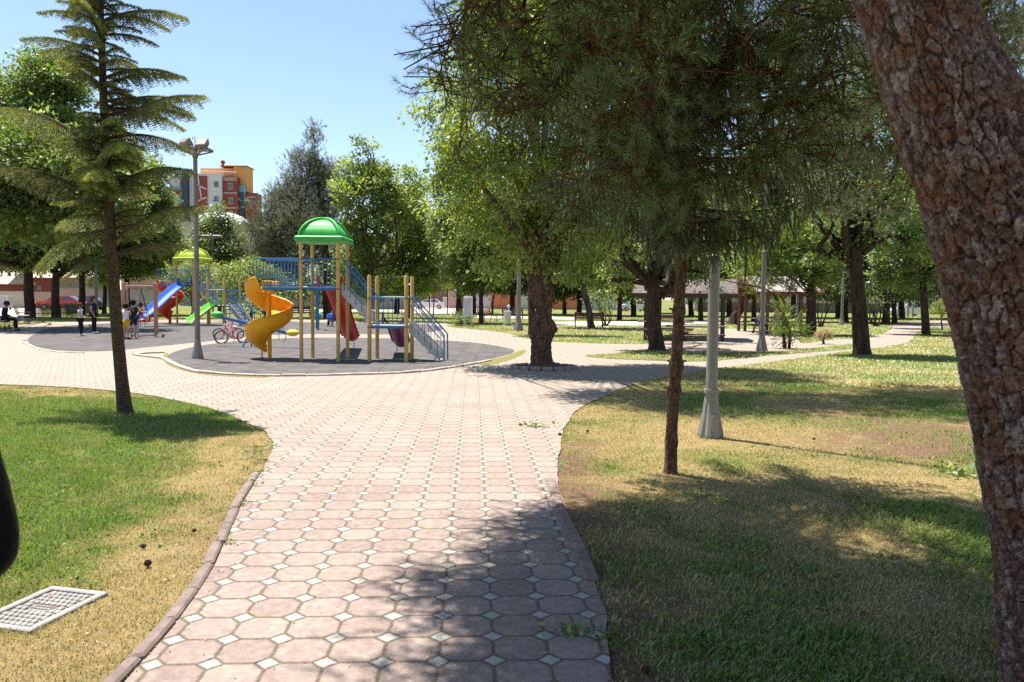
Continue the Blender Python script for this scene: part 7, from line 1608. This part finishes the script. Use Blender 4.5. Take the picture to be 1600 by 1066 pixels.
person(U(213, 526), rad(20), 1.05, 'small child in pale lilac clothes standing between the posts of the pink frame', {}, (BLUEC, LILAC, SHOEW, HBL), kid=True)
person(U(521, 510.5), rad(80), 1.15, 'child in red top sitting on the blue spring rider', dict(sit), (REDC, NAVY, BLACK, HBL), kid=True)
person(U(7, 517), rad(-70), 1.72, 'man in dark clothes sitting on the bench at the left edge', dict(sit, chest=(0, .03, .49), neck=(0, .05, .6), chin=(0, .07, .64), head=(0, .08, .69), crown=(0, .08, .73), shl=(-.1, .03, .58), shr=(.1, .03, .58)), (NAVY, BLACK, BLACK, HBL), sleeves='long')
person(U(796, 499), rad(170), 1.65, 'person in black clothes sitting on the dark bench near the litter bin', dict(sit), (BLACK, BLACK, BLACK, HBL), sleeves='long')
person(Vector((V(1189, 500, 37.6).x, 37.6, 0)), rad(-50), 1.25, 'boy in grey shirt and blue shorts standing by the table of the far pavilion', dict(elr=(.12, .05, .66), wrr=(.1, .14, .62)), (GREYC, BLUEC, BLACK, HBL), kid=True, shorts=True)
person(Vector((V(1213, 500, 37.75).x, 37.75, 0)), rad(5), 1.62, 'woman in khaki coat and pink headscarf seen from behind at the far pavilion', dict(sit), (KHAKI, KHAKI, BLACK, HBL), sleeves='long', scarf=PINKC)
# dark sleeve entering at the left edge: a person standing close to the camera
def near_person():
    H = 1.75; c = Vector((-1.28, 1.36, 0)); J_sh = Vector(V(-112, 600, 1.36)); J_el = Vector(V(-12, 880, 1.34)); J_wr = Vector(V(-230, 905, 1.42))
    loc = lambda v: (Vector(v) - c) / H
    person(c, 0, H, 'person in glossy black jacket whose bent elbow enters at the left edge', dict(shr=loc(J_sh), elr=loc(J_el), wrr=loc(J_wr)), (pm('black_jacket', (.007, .006, .008), (.004, .004, .005), scale=16, rough=.55, bump=.6, spec=.08), cl('denim', (.04, .06, .12)), BLACK, HBR), sleeves='long', hi=True)
near_person()
# ================================================================== SMALL THINGS ON THE GROUND
def cone(px, py, s, label):
    root = thing('pine_cone', label, 'pine cone', U(px, py), random.Random(px).random() * 6, group='pine cones lying on the grass', s=s * .78)
    m = MB(); rnd = random.Random(px + 1); m.ball((0, 0, .022), .016, 8, 6, (1.5, 1, 1))
    for i in range(60):
        t = i / 60; a = i * 2.4; x = -.026 + .052 * t; r = .024 * math.sin(.35 + 2.5 * t); d = Vector((.35, math.cos(a), math.sin(a))).normalized(); b = Vector((x, 0, .024)); e = b + d * r; w_ = d.cross(Vector((1, 0, 0))).normalized() * .007
        m.add([b - w_ * .4, b + w_ * .4, e + w_, e - w_, e + Vector((.004, 0, 0))], [(0, 1, 2, 3), (3, 2, 4)])
    m.build('scales', pm('cone_brown', (.13, .06, .035), (.06, .03, .02), rough=.8, scale=60), root)
cone(231, 885, 1.2, 'pine cone nearest to the utility cover, on the dry left lawn'); cone(225, 857, .9, 'smaller reddish pine cone just behind the nearest one'); cone(303, 832, .8, 'pine cone close to the left kerb')
cone(918, 676, 1.0, 'pine cone on the dry grass right of the paving'); cone(875, 681, 1.1, 'dark pine cone at the right edge of the paving'); cone(1010, 1052, 1.0, 'pine cone in the shaded grass at the bottom edge'); cone(1272, 688, .9, 'pine cone on the bare soil behind the lamp post'); cone(1435, 660, .9, 'pine cone far right in the dappled shade')
def fallen(px, py, label, seed, n=26, sz=.05, spread=.14):
    rng = np.random.default_rng(seed); p = U(px, py); root = thing('leafy_sprig', label, 'plant', p); C = rng.normal(size=(n, 3)) * np.array([spread, spread * .6, .012]) + np.array([0, 0, .025]); Dn = nrm(rng.normal(size=(n, 3)) * np.array([1, 1, .2]))
    v, f, t = leaves(C, Dn, rng.random(n), 2, .02, sz, .5, .0, rng); npmesh('foliage', v, f, LM_mid, root, tone=t); a = rng.normal(size=(5, 3)) * np.array([spread, spread * .6, .002]) + np.array([0, 0, .02]); v, f, t = tubes(a[:-1], a[1:], .003, .002, 4); npmesh('stem', v, f, TW, root)
fallen(838, 668, 'small green sprig lying on the paving near its right edge', 1, 30, .05, .12); fallen(1512, 745, 'grey-green leafy weed at the foot of the shade beside the big pine', 2, 26, .09, .13); fallen(895, 990, 'weed growing through the joints near the right edge of the paving', 3, 40, .035, .08)
for i, (x, y) in enumerate(((408, 722), (398, 738), (404, 708), (386, 760), (378, 790), (415, 700), (402, 716), (360, 850))): fallen(x, y, ['small weed tuft growing on the left kerb, %s' % w_ for w_ in ('fifth from the front', 'fourth from the front', 'seventh from the front', 'third from the front', 'second from the front', 'farthest from the front', 'sixth from the front', 'nearest to the front')][i], 10 + i, 16, .03, .06)
def litter():
    """dry leaves, husks and twigs strewn over paving and lawn"""
    rng = np.random.default_rng(77); n = 5200; Y = 2.3 + 11 * rng.random(n) ** 1.6; X = (rng.random(n) - .5) * 2 * (Y * .68 + .2); ins = inside(X, Y, pave_poly)
    dk = dist_poly(X, Y, pave_poly); keep = (~ins) | (rng.random(n) < .12 + .9 * np.exp(-dk / .12)); X, Y = X[keep], Y[keep]; n = len(X)
    P = np.stack([X, Y, np.full(n, .012)], 1); a = rng.random(n) * 6.283; d = np.stack([np.cos(a), np.sin(a), rng.normal(size=n) * .12], 1); s = np.stack([-np.sin(a), np.cos(a), rng.normal(size=n) * .25], 1); l = (.008 + .018 * rng.random(n))[:, None]
    vs = np.stack([P, P + d * l * .5 + s * l * .22, P + d * l, P + d * l * .5 - s * l * .22], 1).reshape(-1, 3); o = npmesh('leaf_litter', vs, np.arange(n * 4).reshape(-1, 4), leafmat('litter_leaf', (.09, .045, .022), (.22, .14, .07), (.36, .29, .19), trans=.1), tone=np.repeat(rng.random(n), 4)); tag(o, 'scattered dry leaf husks and twigs on paving and lawn', 'leaf litter', kind='stuff')
litter()
def weeds():
    rng = np.random.default_rng(91); n = 5200; Y = 2.0 + 12 * rng.random(n) ** 1.5; X = (rng.random(n) - .5) * 2 * (Y * .7 + .3); g, s = lawn_mask(X, Y); ok = ~(inside(X, Y, pave_poly) | inside(X, Y, PLATE)) & (rng.random(n) < g * .9 + .06) & (fbm(X, Y, 1.7, 44, 3) > .47); X, Y = X[ok], Y[ok]
    C = np.stack([X, Y, np.full(len(X), .008)], 1); Dn = nrm(rng.normal(size=C.shape) * np.array([1, 1, .2])); v, f, t = leaves(C, Dn, rng.random(len(X)), 9, .055, .026, .6, -.15, rng, flat=.15); o = npmesh('clover', v, f, leafmat('clover_leaves', (.07, .13, .025), (.14, .24, .05), (.21, .30, .09), trans=.25, gloss=.0), tone=t); tag(o, 'clover and broad-leaved weeds growing in patches through the lawns', 'clover', kind='stuff')
    n = 16000; Y = 2.2 + 9.5 * rng.random(n) ** 1.3; X = .4 + (Y * .62) * rng.random(n); ok = ~inside(X, Y, pave_poly) & (fbm(X, Y, 1.2, 51, 3) + (X < 1.3) * .2 > .45); X, Y = X[ok], Y[ok]; n = len(X)
    P = np.stack([X, Y, .006 + .012 * rng.random(n)], 1); a = rng.random(n) * 6.283; d = np.stack([np.cos(a), np.sin(a), rng.normal(size=n) * .1], 1); s_ = np.stack([-np.sin(a), np.cos(a), np.zeros(n)], 1); l = (.03 + .03 * rng.random(n))[:, None]; w_ = .0013
    vs = np.stack([P - s_ * w_, P + s_ * w_, P + d * l], 1).reshape(-1, 3); o = npmesh('fallen_needles', vs, np.arange(n * 3).reshape(-1, 3), D.materials['litter_leaf'], tone=np.repeat(rng.random(n) * .8, 3)); tag(o, 'brown fallen pine needles lying over the right lawn and its bare soil', 'pine needles', kind='stuff')
weeds()
